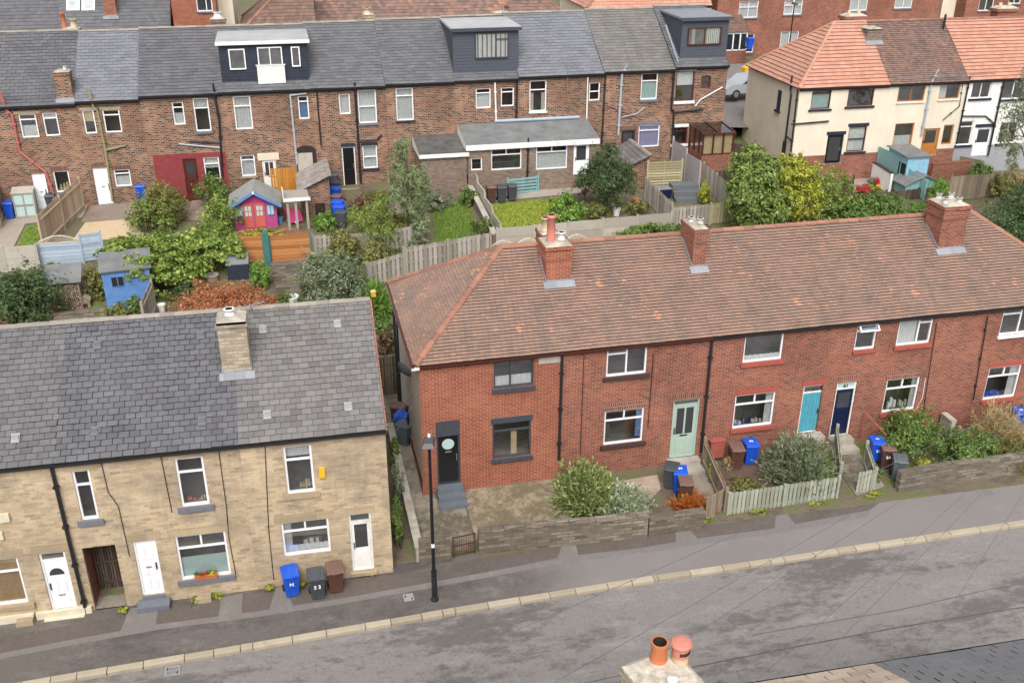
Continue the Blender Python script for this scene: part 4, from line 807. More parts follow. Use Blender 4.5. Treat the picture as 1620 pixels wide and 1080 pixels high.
H8.win((838, 128, 864, 176), 'top1', sill=wsl, blind=[('cushion', 0, .6, 0, .25), ('cushion', 0, .6, .75, 1)]); H8.win((932.5, 131, 948.5, 159), 'sash', lintel=so)
H9.win((1015.5, 116, 1039, 157), 'top1', sill=gs, blind=('frosted', 0, .7)); H9.win((1011, 199, 1042, 231.5), 'topsmall', lintel=('grey_sill', .2, .05), blind=('blind_lilac', 0, 1)); H9.door((983, 207, 1003, 250), 'black_pvc', 'half', 'charcoal_paint', lintel=so)
H10.win((1071, 112.5, 1096, 159), 'sash', 'brown_paint', sill=('white_paint', .16, .08), lintel=('white_paint', .16, .08), blind=('blind_white', .5, 1)); H10.win((1110, 121, 1123.5, 139.5), 'sash', 'brown_paint'); H10.win((1064, 202, 1086, 227), 'topsmall', 'brown_paint', sill=('white_paint', .14, .06), lintel=('white_paint', .18, .06))
for i, H in enumerate(BH): H.finish('old_brick', regions=[red] if H is H3 else ())
RM = ['slate', 'slate_blue', 'slate', 'slate_dark', 'slate_dark', 'slate_dark', 'slate_dark', 'slate_blue', 'slate_brown', 'slate_dark']
for i, H in enumerate(BH):
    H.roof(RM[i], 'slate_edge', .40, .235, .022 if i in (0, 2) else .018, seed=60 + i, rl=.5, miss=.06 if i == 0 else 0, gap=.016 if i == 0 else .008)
    H.gutter()
q = BR.w(BR.loc(897, 140)[0], -.12, BR.loc(897, 148)[1]); aerial(q, 2.3, .3, 'tall thin television aerial fixed to the old brick wall under blue slates')
verge(H10, H10.x1 + .03, 'timber_grey')
for H, px, mt, r in ((H1, [(0, 146), (10, 174), (19, 182), (31, 240), (72, 272), (86, 310)], 'pink_pipe', .07), (H2, [(140, 140), (148, 170), (154, 176), (167, 240), (178, 318)], 'olive_pipe', .06), (H2, [(166, 238), (199, 230)], 'olive_pipe', .05),
    (H3, [(337, 133), (347, 195), (352, 280)], 'black_pvc', .06), (H3, [(300, 223), (350, 226)], 'black_pvc', .05), (H3, [(283, 228), (350, 234)], 'grey_pipe', .04), (H4, [(459, 150), (470, 260)], 'grey_pipe', .05), (H4, [(459, 151), (485, 148)], 'grey_pipe', .045), (H5, [(501, 143), (508, 231)], 'black_pvc', .04), (H5, [(561, 131), (571, 290)], 'black_pvc', .06), (H5, [(568, 223), (596, 221), (604, 213)], 'black_pvc', .05), (H7, [(783, 130), (785, 192)], 'white_paint', .05),
    (H8, [(818, 124), (817, 195)], 'black_pvc', .05), (H8, [(930, 122), (928, 190)], 'white_paint', .04), (H9, [(958, 116), (952, 228)], 'black_pvc', .045), (H9, [(992, 104), (984, 118), (978, 214)], 'grey_pipe', .07), (H9, [(960, 166), (1009, 185), (1007, 230)], 'pink_pipe', .025), (H9, [(983, 186), (1008, 180), (1020, 170)], 'grey_pipe', .03), (H10, [(1067, 108), (1062, 172), (1066, 178), (1062, 260)], 'black_pvc', .06), (H10, [(1066, 178), (1113, 173)], 'black_pvc', .06), (H10, [(1100, 168), (1108, 158), (1143, 138)], 'white_pvc', .03)):
    H.pipe(px, mt, r, clips=r > .04)
m = MB(); a, b_ = BR.loc(345, 250), BR.loc(352, 312)
# arched passage of the back terrace: flat dark face painted as the shade of a recess
c0, c1 = BR.loc(470, 262), BR.loc(499, 228); m = MB(); cx = (c0[0] + c1[0]) / 2; hw = (c1[0] - c0[0]) / 2
pts = [(cx - hw, c0[1] - .8), (cx + hw, c0[1] - .8)] + [(cx + hw * math.cos(math.pi * k / 10), c1[1] - .35 + .3 * math.sin(math.pi * k / 10)) for k in range(11)]
m.face([(x, -.006, z) for x, z in pts], 0); m.face([(cx - hw + .05, -.02, c0[1] - .8), (cx + hw * .6, -.02, c0[1] - .8), (cx + hw * .6, -.02, c1[1] - .45), (cx - hw + .05, -.02, c1[1] - .45)], 1); H4.part(m, 'passage_door', ['soot_shade', 'fence_grey'])
def far_chimney(H, u, v, w, h, dep, yf, mat, pots):
    x, z = H.row.loc(u, v, yf); H.chimney(None, None, 1000 + z, dep, mat, pots, base=(x - w / 2, x + w / 2, yf, z - h), corbel=False)
H1.chimney((92, 160), (117, 158), 115, .7, 'old_brick', [(.7, .5, .08, .18, 'white_paint')], corbel=False)
far_chimney(H1, 110, 47, .9, 1.1, .7, 4.4, 'brown_brick', [(.2, .3, .12, .8, 'terracotta'), (.7, .5, .16, .45, 'buff_clay')])
far_chimney(H4, 344, 31, .8, 1.0, .7, 4.6, 'brown_brick', [(.5, .5, .2, .3, 'white_paint')]); far_chimney(H6, 583, 24, .6, 1.2, .6, 4.5, 'sandstone', [(.4, .5, .2, .3, 'buff_clay')]); far_chimney(H7, 795, 21, 1.0, .7, .6, 4.5, 'sandstone', [(.8, .5, .13, .3, 'brown_tile')])
# dormers
def dormer(H, tl, br, yf, wm, roof_m, ov=.12, wins=(), side=None, fascia='white_paint', lead=True):
    x0, z1 = H.row.loc(tl[0], tl[1], yf); x1, z0 = H.row.loc(br[0], br[1], yf); k = (H.zr - H.ze) / (H.D / 2 + H.ov); yr = (z1 - H.ze) / k - H.ov + .5; yr = min(yr, H.D / 2 + .2)
    m = MB(); m.box(x0, x1, yf, yr, z0 - .25, z1); d = H.part(m, 'dormer', wm)
    if wm.startswith('timber'):
        m = MB(); n_ = int((z1 - z0) / .16)
        for i in range(n_): zz = z0 + (z1 - z0) * i / n_; m.face([(x0, yf - .022, zz), (x1, yf - .022, zz), (x1, yf - .003, zz + .155), (x0, yf - .003, zz + .155)]); m.face([(x0, yf - .002, zz), (x1, yf - .002, zz), (x1, yf - .022, zz), (x0, yf - .022, zz)])
        H.part(m, 'cladding', wm, d)
    m = MB(); m.box(x0 - ov, x1 + ov, yf - ov - .08, yr + .2, z1, z1 + .12); H.part(m, 'flat_roof', roof_m, d)
    m = MB(); m.box(x0 - ov - .02, x1 + ov + .02, yf - ov - .115, yf - ov - .082, z1 - .08, z1 + .10); H.part(m, 'fascia', fascia, d)
    if lead: m = MB(); m.bar(((x0 + x1) / 2, yf - .45, z0 - .27 + .03), ((x0 + x1) / 2, yf - .01, z0 + .02), x1 - x0 + .2, .03); H.part(m, 'lead_apron', 'lead_sheet', d)
    for wp, kind, fm, bl in wins: H.win(wp, kind, fm, y=yf - .02, hole=False, blind=bl); H.part(MBbox(H, wp, yf - .004), 'window_reveal', 'interior', d)
    return d, (x0, x1, z0, z1, yr)
def MBbox(H, wp, y):
    x0, z0, x1, z1 = H.rect(wp, y); m = MB(); m.face([(x0, y - .02, z0), (x1, y - .02, z0), (x1, y - .02, z1), (x0, y - .02, z1)]); return m
d1, r1 = dormer(H4, (344.5, 69), (491, 137), .45, 'timber_black', 'grp_pale', wins=[((360.5, 78, 390, 109.5), 'single', 'white_pvc', None), ((406, 75, 448, 104), 'dbl', 'white_pvc', None), ((459.5, 74, 476, 105), 'single', 'white_pvc', None)])
q_ = H4.rect((406, 103, 453, 137), .45); m = MB(); m.box(q_[0], q_[2], .25, .27, q_[1], q_[3]); 
for zz in (q_[1], q_[3]): m.box(q_[0] - .05, q_[2] + .05, .23, .30, zz - .03, zz + .03)
H4.part(m, 'balcony_panel', 'blind_white', d1)
dormer(H7, (716, 48), (820, 118), .35, 'timber_grey', 'grp_pale', fascia='charcoal_paint', wins=[((751, 52.5, 804, 91), 'rightop', 'charcoal_paint', ('net', 0, 1))])
dormer(H10, (1080, 31), (1147, 101), .45, 'timber_grey', 'grp_dark', fascia='timber_grey', wins=[((1089, 44, 1139.5, 70), 'dbl', 'brown_paint', [('blind_white', 0, 1, .1, .2), ('blind_white', 0, 1, .55, .95)])])
H9.pipe([(1053, 40), (1074, 102), (1073, 108)], 'grey_pipe', .05, y=.25, clips=False)
# flat roofed extensions built onto the old terrace
def extension(u0, vt, u1, vb, yf, mat, roof_m, label, wins=(), doors=(), fas=.26, zback=None):
    x0, z1 = BR.loc(u0, vt, yf); x1 = BR.loc(u1, vt, yf)[0]; z0 = BR.loc(u0, vb, yf)[1]
    R2_ = Row(*BR.w(0, yf)[:2], BR.rot); E = House(R2_, x0, x1, z0, z1, -yf - .01, z1, label, 'brick extensions', 'house_extension', 'extension')
    for w in wins: E.win(w[0], w[1], blind=w[2], sill=w[3] if len(w) > 3 else None)
    for d in doors: E.door(d, 'white_pvc', 'half')
    E.finish(mat, gable=False); m = MB(); sl = max(.05, zback - z1)
    m.face([(x0 - .1, -.14, z1 + .03), (x1 + .1, -.14, z1 + .03), (x1 + .1, -yf - .01, z1 + .03 + sl), (x0 - .1, -yf - .01, z1 + .03 + sl)]); E.part(m, 'roof', roof_m)
    m = MB(); m.box(x0 - .12, x1 + .12, -.17, -.142, z1 - fas + .03, z1 + .06); [m.face([(xx, -.14, z1 - fas + .03), (xx, -.14, z1 + .06), (xx, -yf - .02, z1 + .06 + sl), (xx, -yf - .02, z1 - fas + .03)]) for xx in (x0 - .11, x1 + .11)]; E.part(m, 'fascia', 'white_paint')
    return E
extension(666, 246, 738, 312, -2.6, 'brown_brick', 'felt_dark', 'lower brown brick extension with mottled felt roof behind the willow', fas=.18, zback=BR.loc(695, 213)[1])
E2 = extension(740, 231, 944, 306, -2.6, 'brown_brick', 'felt_grey', 'wide brown brick extension with white fascia and two white windows', wins=[((745, 251, 763, 269), 'single', None), ((777, 236, 825, 267), 'top2', None), ((848.5, 230, 897, 266), 'top2', ('net', 0, .7))], doors=[(908, 228, 931, 275)], zback=BR.loc(717, 198)[1])
E2.pipe([(836, 218), (834, 290)], r=.05, y=-.09)
m = MB(); zq = BR.loc(717, 198)[1] + .12; m.tube([(E2.x0 + 2.0, 2.5, zq), (E2.x1 - .3, 2.5, zq)], .09, 8); E2.part(m, 'blue_pipe', 'blue_panel')
# ================================================================ outhouses
def outhouse(u0, u1, vg, vlow, vhigh, yf, label, mat, tilem, door=None):
    R_ = Row(*BR.w(0, yf)[:2], BR.rot); x0 = R_.loc(u0, vg)[0]; x1 = R_.loc(u1, vg)[0]; zb = R_.loc(u1, vg)[1]; zl = R_.loc(u0, vlow)[1]; zh = R_.loc(u1, vhigh)[1]; D = -yf - .02
    e = empty('outhouse', R_.w(x0, 0, zb), R_.rot, label, 'outhouse', 'brick outhouses'); off = (x0, 0, zb); m = MB()
    m.prism([(x0, zb - .5), (x1, zb - .5), (x1, zh), (x0, zl)], 0, D); m.build('wall', [mat], e, off)
    m = MB(); L = D + .2; S = math.hypot(x1 - x0 + .2, zh - zl); tiles(m, (x0 - .15, D, zl - .02), (0, -1, 0), (x1 - x0, 0, zh - zl), L, S + .1, .3, .28, .02, seed=5, jit=.006); r = m.build('roof', [tilem, 'slate_edge'], e, off)
    m = MB(); ridge(m, (x1 + .02, -.15, zh + .08), (x1 + .02, D, zh + .08), .13, .4, 3); m.build('ridge_tiles', 'ridge_stone', r, off)
    if door: a = R_.loc(door[0], door[1]); b = R_.loc(door[2], door[3]); m = MB(); m.box(a[0], b[0], -.012, .0, b[1], a[1]); m.build('doorway', 'soot_shade', e, off)  # flat dark panel, shade of an open doorway put into its colour
    return e
outhouse(479, 525, 345, 302, 279, -3.3, 'brick outhouse with pale slate lean roof beside the wheelie bins', 'old_brick', 'stone_slate_grey', (498, 322, 516, 342))
outhouse(988, 1023, 318, 265, 247, -3.4, 'brick outhouse with mossy tile roof behind the dark green tree', 'old_brick', 'slate_pale')
# canopy with white boards beside the outhouse
p = at(474, 361); e = empty('canopy', p, .05, 'pale timber canopy on posts with white fascia boards', 'canopy'); m = MB(); m.box(-.65, .6, -.3, 1.2, 1.62, 1.69); m.build('roof', 'fence_grey', e); m = MB(); m.box(-.7, .65, -.36, -.31, 1.55, 1.72); m.box(-.7, -.66, -.3, .5, 1.6, 2.1); m.build('fascia', 'white_paint', e)
for x in (-.5, -.1, .45): m = MB(); m.box(x - .06, x + .06, -.26, -.14, 0, 1.62); m.build('post', 'fence_grey', e)
# brown conservatory against the end house
R_ = Row(*BR.w(0, -2.1)[:2], BR.rot); x0, zt = R_.loc(1113, 213); x1, zb = R_.loc(1160, 243); zlow = R_.loc(1113, 262)[1]; zr_ = BR.loc(1100, 194)[1]
e = empty('conservatory', R_.w(x0, 0, zlow), R_.rot, 'brown framed lean to conservatory with tan blinds on the end house', 'conservatory'); off = (x0, 0, zlow)
m = MB(); m.box(x0, x1, 0, 2.05, zlow - .4, zb - .02); m.build('base_wall', 'red_brick', e, off)
m = MB()
for i in range(4): x = lerp(x0 + .04, x1 - .04, i / 3); m.box(x - .04, x + .04, 0, .08, zb, zt); 
for i in range(3): y = .7 * (i + 1) - .1; zz = lerp(zt, zr_, y / 2.1); m.box(x0, x0 + .08, y - .04, y + .04, zb, zz); m.box(x1 - .08, x1, y - .04, y + .04, zb, zz)
m.box(x0, x1, .001, .079, zb - .02, zb + .06); m.box(x0 - .03, x1 + .03, -.05, .1, zt - .04, zt + .05)
for x in (x0, (x0 + x1) / 2, x1): m.bar((x, 0, zt + .03), (x, 2.05, zr_), .07, .08)
f = m.build('frame', 'brown_paint', e, off); m = MB(); m.face([(x0, 0, zt + .02), (x1, 0, zt + .02), (x1, 2.05, zr_ - .01), (x0, 2.05, zr_ - .01)]); m.build('glass_roof', 'roof_glass', e, off)
m = MB(); m.face([(x0, .04, zb), (x1, .04, zb), (x1, .04, zt), (x0, .04, zt)]); m.face([(x0 + .04, .05, zb), (x0 + .04, 2, zb), (x0 + .04, 2, zt), (x0 + .04, .05, zt)]); m.build('pane', 'glass', e, off); m = MB(); m.face([(x0 + .1, .12, zb), (x1 - .1, .12, zb), (x1 - .1, .12, zt - .05), (x0 + .1, .12, zt - .05)]); m.build('blind', 'blind_tan', e, off)

# ================================================================ cream rendered terrace, right
CR = Row(*(lambda p: (p[0], 54.0))(CO + ray(1266, 139) * ((54.0 - 0) / ray(1266, 139)[1])), .0)
cz = CR.loc(1350, 281)[1]; ce = CR.loc(1268, 140)[1]; cb = [0, CR.loc(1407, 131)[0], CR.loc(1533, 119)[0], CR.loc(1640, 112)[0] + 1.5]; cD = 7.2
czr = CR.loc(1490, 30, cD / 2 + .2)[1]
GC = 'rendered terrace at the upper right'
C1, C2, C3 = [House(CR, cb[i], cb[i + 1], cz, ce + .04 * i, cD, czr, l, GC) for i, l in enumerate(('cream rendered end house with new orange hipped roof', 'cream rendered house with old brown tiles and orange timber windows', 'white rendered house with new orange tiles at the right edge'))]
tb = ('timber_black', .12, .12); tl_ = ('timber_black', .2, .1)
C1.win((1286, 141, 1312, 172), 'topsmall', 'brown_paint', sill=tb, blind=('frosted', 0, .75)); C1.win((1344, 137, 1380, 167), 'topsmall', 'brown_paint', sill=tb); C1.win((1344, 201, 1366, 239), 'sash', 'brown_paint', sill=tb, lintel=tl_, blind=('blind_white', 0, 1)); C1.door((1310, 214, 1329, 258), 'black_gloss', 'full', 'timber_black', lintel=tl_)
C2.win((1424, 130, 1461, 160), 'pair', 'orange_wood_paint', sill=wsl); C2.win((1490, 126, 1516, 156), 'single', 'orange_wood_paint', sill=wsl, blind=('blind_white', 0, 1, 0, .4)); C2.win((1417, 196, 1441, 230), 'single', 'orange_wood_paint', blind=('blind_white', 0, .45)); C2.door((1462, 204, 1480, 245), 'orange_wood_paint', 'half', 'orange_wood_paint'); C2.win((1494, 198, 1504, 228), 'single', 'orange_wood_paint', fw=.08)
C3.win((1541, 125, 1565, 155), 'pair', sill=tb); C3.win((1520, 192, 1534, 229), 'topsmall', sill=tb); C3.door((1545, 202, 1563, 245), 'white_pvc', 'half', lintel=tl_); C3.win((1584, 194, 1605, 226), 'pair', sill=tb); C3.win((1590, 124, 1618, 156), 'pair', sill=tb)
zp = CR.loc(1350, 243)[1]
C1.finish('cream_render', regions=[(-1, 99, cz - 2, zp, 'red_brick')], gable=False); C2.finish('cream_render', regions=[(-1, 99, cz - 2, zp, 'red_brick')]); C3.finish('white_render', regions=[(-1, 99, cz - 2, zp + .1, 'grey_render')])
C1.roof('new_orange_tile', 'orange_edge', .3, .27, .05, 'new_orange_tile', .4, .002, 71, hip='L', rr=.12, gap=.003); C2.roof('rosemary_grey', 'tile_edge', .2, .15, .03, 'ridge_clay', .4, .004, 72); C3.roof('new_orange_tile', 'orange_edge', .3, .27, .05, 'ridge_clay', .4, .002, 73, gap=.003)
for H in (C1, C2, C3): H.gutter()
C1.pipe([(1262, 142), (1251, 240)], r=.05); C1.pipe([(1252, 197), (1311, 192)], r=.05); C2.pipe([(1485, 110), (1474, 130), (1458, 215)], 'grey_pipe', .07); C2.pipe([(1524, 127), (1518, 168), (1492, 190)], r=.03); C3.pipe([(1535, 121), (1513, 228)], r=.05); C3.pipe([(1590, 122), (1563, 246)], r=.06); C3.pipe([(1522, 184), (1560, 184), (1572, 195)], r=.04)
C1.chimney((1371, 68), (1393, 66), 47, .9, 'brown_brick', [], corbel=False); 
m = MB(); a = C2.slopept(1492, 47); m.tube([(a[0], a[1], a[2]), (a[0], a[1], a[2] + .9)], .07, 8); C2.part(m, 'flue', 'black_pvc')
m = MB(); m.tube([(-.09, 1.0, ce + .55), (-.09, 1.0, ce - .3), (-.09, .85, ce - .5), (-.09, .85, cz + .1)], .055, 7); m.tube([(-.09, .85, cz + 2.6), (-.09, .1, cz + 2.5)], .045, 7); m.tube([(-.07, .12, cz + 1.7), (-.07, .12, cz + .3)], .05, 7); C1.part(m, 'soil_pipe', 'black_pvc')
# side windows of the cream gable end
for u, v0, v1 in ((1224, 125, 162), (1243, 215, 245)):
    m = MB(); yy = 2.2 if u < 1240 else .8; z_ = ce - 1.2 if u < 1240 else cz + 1.6; m.box(-.03, -.001, yy, yy + .45, z_ - .6, z_ + .6); m.box(-.12, -.001, yy - .1, yy + .55, z_ - .72, z_ - .61); C1.part(m, 'side_window', 'timber_black')

# ================================================================ buildings beyond
def far_house(p0, p1, z0, z1, D, zr, rot, mat, tile, label, wins=(), group='houses beyond the old terrace', hip=None, edge='tile_edge', w=.3, g=.3):
    row = Row(p0[0], p0[1], rot); L = math.hypot(p1[0] - p0[0], p1[1] - p0[1]); H = House(row, 0, L, z0, z1, D, zr, label, group)
    for wn in wins: H.win(wn[0], wn[1], blind=wn[2] if len(wn) > 2 else None, sill=('grey_sill', .1, .06))
    H.finish(mat, gable=not hip); H.roof(tile, edge, w, g, .02, 'ridge_clay' if 'slate' not in tile else 'ridge_stone', seed=90 + len(label), hip=hip); H.gutter(); return H
def FY(u, v, y): r = ray(u, v); return CO + r * (y / r[1])
# red brick terrace, upper right
yy = 79.0; a, b_ = FY(1128, 90, yy), FY(1478, 60, yy); zt = FY(1128, 90, yy)[2] + 5.6
F1 = far_house(a, b_, T(a[0], yy), zt, 8, zt + 2.6, .0, 'red_brick', 'brown_tile', 'far red brick terrace at the top right with white windows', [((1170.5, 2, 1198, 28), 'cross', ('net', 0, 1)), ((1242, 0, 1268, 23), 'cross', ('net', 0, 1)), ((1177, 54, 1191, 83), 'topsmall'), ((1236, 50, 1261, 76), 'pair', ('net', 0, 1)), ((1347, -8, 1371, 17), 'pair', ('net', 0, 1)), ((1418, -8, 1442, 13), 'pair', ('net', 0, 1))])
a, b_ = FY(1518, 60, yy), FY(1700, 50, yy); F2 = far_house(a, b_, T(a[0], yy), zt + .3, 8, zt + 2.9, .0, 'red_brick', 'brown_tile', 'far red brick house at the top right corner', [((1552, -8, 1570, 17), 'pair'), ((1598, -10, 1614, 6), 'pair')])
a, b_ = FY(1480, 60, yy + 1.5), FY(1517, 60, yy + 1.5); m = MB(); m.box(a[0], b_[0], yy + 1.4, yy + 9, 3, zt + .6); tag(m.build('gable_wall', 'cream_render'), 'cream rendered gable wall between the far red brick houses', 'wall')
for u, v, lab in ((1351, 20, 'squat brick chimney stack above the orange roof ridge'), (1590, 8, 'wide brick chimney stack at the top right corner')):
    p = FY(u, v, 62.5); e = empty('chimney_stack', (p[0], p[1], p[2] - 2.5), 0, lab, 'chimney', 'chimney stacks above the rendered terrace'); m = MB(); m.box(-.7, .7, -.4, .4, 0, 2.1); m.box(-.85, .85, -.5, .5, 2.1, 2.3); m.build('stack', 'red_brick', e); m = MB(); m.frus((0, 0), .8, .45, .5, .3, 2.301, 2.45); m.build('cap', 'mortar_cap', e)
    for x in (-.35, .35): m = MB(); m.lathe((x, 0, 2.4), [(.11, 0), (.11, .25), (.09, .25), (.09, .1)], 10); m.build('chimney_pot', 'buff_clay', e, smooth=True)
# entrance porch of the far terrace
p = FY(1163, 88, 77.2); e = empty('porch', (p[0], p[1], T(p[0], p[1])), 0, 'white framed porch with brown tiled roof on the far terrace', 'porch'); m = MB(); m.box(-.9, .9, 0, 1.8, 0, 1.0); m.build('base_wall', 'red_brick', e); m = MB()
for x in (-.87, -.3, .3, .87): m.box(x - .05, x + .05, -.02, .05, 1.0, 2.3)
m.box(-.9, .9, -.02, .05, 2.3, 2.45); m.box(-.9, .9, -.02, .05, 1.0, 1.08); m.build('frame', 'white_pvc', e); m = MB(); m.face([(-.85, .03, 1.05), (.85, .03, 1.05), (.85, .03, 2.3), (-.85, .03, 2.3)]); m.build('pane', 'dark_glass', e); m = MB(); tiles(m, (-1, -.15, 2.45), (1, 0, 0), (0, 1.9, 1.1), 2.0, 2.2, .25, .2, .02); m.build('roof', ['brown_tile', 'tile_edge'], e)
# slate roofed house behind the left of the old terrace
y0 = 73.0; zA = FY(60, 58, y0)[2]; a = FY(-150, 50, y0); b_ = FY(88, 50, y0)
far_house((a[0], y0), (b_[0], y0), 4.2, zA - .6, 9, zA + 3.2, .0, 'old_brick', 'slate', 'far house with mottled grey slate roof at top left', edge='slate_edge')
a = FY(88, 50, y0); b_ = FY(268, 46, y0); S2 = far_house((a[0], y0), (b_[0], y0), 4.2, zA - .6, 9, zA + 3.3, .0, 'old_brick', 'slate_dark', 'far slate roofed house with red brick chimney and two roof windows', edge='slate_edge')
for u in (116, 140):
    q = S2.slopept(u, 8); m = MB(); k = math.atan2(S2.zr - S2.ze, S2.D / 2 + .16); m.bar((q[0], q[1] - .45, q[2] - .45 * math.tan(k) + .06), (q[0], q[1] + .45, q[2] + .45 * math.tan(k) + .06), .85, .07); w = S2.part(m, 'roof_window', 'white_paint'); m = MB(); m.bar((q[0], q[1] - .36, q[2] - .36 * math.tan(k) + .08), (q[0], q[1] + .36, q[2] + .36 * math.tan(k) + .08), .65, .05); S2.part(m, 'pane', 'glass', w)
S2.chimney((166, 28), (186, 27), 1000 + S2.zr + .9, .9, 'red_brick', [], corbel=False)
a = FY(276, 45, 72); b_ = FY(345, 40, 72); far_house((a[0], 72), (b_[0], 72), 4.2, FY(300, 0, 72)[2] + 1.2, 7, FY(300, 0, 72)[2] + 3.5, 0, 'orange_brick', 'brown_tile', 'far red brick house with white window behind the black dormer', [((309, -6, 337, 18), 'bay3')])
a = FY(345, 45, 74); b_ = FY(372, 40, 74); m = MB(); m.box(a[0], b_[0], 74, 80, 4.2, FY(345, 0, 74)[2] + 2); tag(m.build('rendered_wall', 'cream_render'), 'pale rendered side wall of a far house', 'wall')
for (u0, u1, vE, tile, lab, hip, yv) in ((378, 500, 40, 'brown_tile', 'far house with brown hipped pantile roof', 'L', 70), (500, 905, 30, 'rosemary_grey', 'far long house with dull red brown tiled roof', 'R', 75), (930, 1125, 18, 'new_orange_tile', 'far house with orange brown hipped roof and cream wall', 'L', 76)):
    a, b_ = FY(u0, vE, yv), FY(u1, vE, yv); ze_ = a[2] - (.6 if u0 < 900 else -.2); far_house((a[0], yv), (b_[0], yv), 4.3, ze_, 8.5, ze_ + 3.6, 0, 'cream_render', tile, lab, hip=hip)
# silver car and side road behind the end house
px_ = [at(1140, 190), at(1190, 190), at(1200, 95), at(1120, 95)]
sr = MB(); sr.face([(23.6, 60.2, T(24, 60) + .25), (42, 60.2, T(34, 60) + .25), (46, 76, 5.45), (20, 76, 5.45)]); tag(sr.build('side_road', 'pavement_trench'), 'pale side road behind the end of the old terrace', kind='structure')

# ================================================================ near roof and chimney at the bottom edge
NE = G(1400, 1047, 5.4); NR = Row(NE[0] - 8, NE[1] - .1, math.pi); 
nx = lambda x: (NE[0] - 8) - x
G0 = House(NR, -14, nx(G(1386, 1050, 5.4)[0]), 0.0, 5.3, 8.0, 7.6, 'near house with blue grey slate roof at the bottom edge', 'near terrace below the camera'); G1 = House(NR, nx(G(1386, 1050, 5.4)[0]), 18, 0.0, 5.3, 8.0, 7.6, 'near house with weathered stone slates and a buff chimney', 'near terrace below the camera')
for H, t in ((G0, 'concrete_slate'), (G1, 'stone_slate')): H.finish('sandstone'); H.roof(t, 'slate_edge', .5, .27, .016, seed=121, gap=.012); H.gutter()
tp = FY(1040, 1052, 9.9); e = empty('chimney_stack', (tp[0] - .05, 9.6, 7.0), .25, 'near buff stone chimney with mossy top and two orange pots', 'chimney'); zt = tp[2] - 7.0 + .12
m = MB(); m.box(-.40, .42, -.85, .36, 0, zt - .12); m.box(-.43, .45, -.88, .39, zt - .12, zt); m.build('stack', 'near_stone', e); m = MB(); m.frus((.01, -.24), .42, .61, .36, .55, zt + .001, zt + .04); m.build('cap', 'mossy_cap', e)
m = MB(); m.lathe((.1, .24, zt + .03), [(.125, 0), (.125, .03), (.115, .05), (.11, .27), (.125, .28), (.125, .32), (.098, .32), (.092, .1), (.001, .1)], 22, mis=[0] * 6 + [1, 1]); m.build('chimney_pot', ['terracotta', 'soot_shade'], e, smooth=False)
m = MB(); m.lathe((.36, .1, zt - .1), [(.115, 0), (.115, .24), (.1, .24)], 18); q = m.build('chimney_pot', 'buff_clay', e); m = MB(); m.lathe((.36, .1, zt + .14), [(.125, 0), (.125, .04), (.12, .15), (.145, .165), (.155, .2), (.135, .23), (.065, .255), (.001, .26)], 22); c_ = m.build('cowl', 'clay_pink', q); 
m = MB()
for k_ in range(5): t = math.radians(-130 + 20 * k_); m.bar((.36 + .126 * math.cos(t), .1 + .126 * math.sin(t), zt + .225), (.36 + .126 * math.cos(t + .3), .1 + .126 * math.sin(t + .3), zt + .225), .012, .05)
m.build('vent_slot', 'soot_shade', q)  # dark bars painted on as the shaded slots of the cowl
m = MB(); m.lathe((-.05, -.3, zt + .06), [(.055, 0), (.06, .09), (.07, .10), (.073, .15), (.065, .165), (.001, .17)], 16); m.build('chimney_pot', 'white_paint', e, smooth=True)
# ================================================================ wheelie bins
BIN = {}
def bin_meshes(cs):
    if cs in BIN: return BIN[cs]
    body, lid = {'blue': ('blue_plastic', 'blue_plastic'), 'black': ('black_plastic', 'black_plastic'), 'brown': ('brown_plastic', 'bin_brown_lid'), 'grey': ('grey_plastic', 'grey_plastic')}[cs]
    m = MB(); m.frus((0, 0), .21, .24, .27, .31, .06, .95, dy=-.03); m.box(-.28, .28, -.36, .29, .93, .97); m.box(-.06, .06, -.375, -.33, .84, .93)
    a = m.build('body', body)
    m = MB(); m.frus((0, -.035), .295, .35, .275, .32, .972, 1.03); m.frus((0, -.035), .19, .22, .16, .19, 1.0305, 1.045); m.frus((0, -.37), .12, .04, .1, .02, .972, 1.01); b = m.build('lid', lid)
    m = MB(); m.tube([(-.22, .32, .99), (.22, .32, .99)], .022, 8); m.box(-.23, -.19, .27, .33, .93, 1.0); m.box(.19, .23, .27, .33, .93, 1.0); c = m.build('handle', body)
    m = MB(); m.tube([(-.28, .25, .11), (-.22, .25, .11)], .11, 14); d = m.build('wheel', 'rubber'); m = MB(); m.tube([(.22, .25, .11), (.28, .25, .11)], .11, 14); d2 = m.build('wheel', 'rubber')
    r = [o.data for o in (a, b, c, d, d2)]
    for o in (a, b, c, d, d2): bpy.data.objects.remove(o)
    BIN[cs] = list(zip(('body', 'lid', 'handle', 'wheel', 'wheel'), r)); return BIN[cs]
def wheelie(p, rot, cs, label, group, text=None, lidtext=None, s=.87):
    e = empty('wheelie_bin', p, math.radians(rot), label, 'wheelie bin', group); e.scale = (s, s, s)
    for n_, me in bin_meshes(cs): o = bpy.data.objects.new(n_, me); COL.objects.link(o); o.parent = e
    if text: text_mesh('number', text, .19, 'number_white', e, (0, -.322, .62), (math.radians(83.5), 0, 0))
    if lidtext: text_mesh('lid_number', lidtext, .17, 'number_white', e, (0, -.02, 1.049), (0, 0, 0))
    return e
def gp(u, v, z=0.0): return G(u, v, z)
gA = 'bins outside the stone terrace'
wheelie(gp(462, 938), 8, 'blue', 'blue wheelie bin left of the grey bin numbered 53', gA, text='N'); wheelie(gp(503, 942), 4, 'black', 'dark grey wheelie bin numbered 53 on the pavement', gA, text='5 3'); wheelie(gp(532, 932), 3, 'brown', 'brown wheelie bin with pale lid beside the half glazed white door', gA)
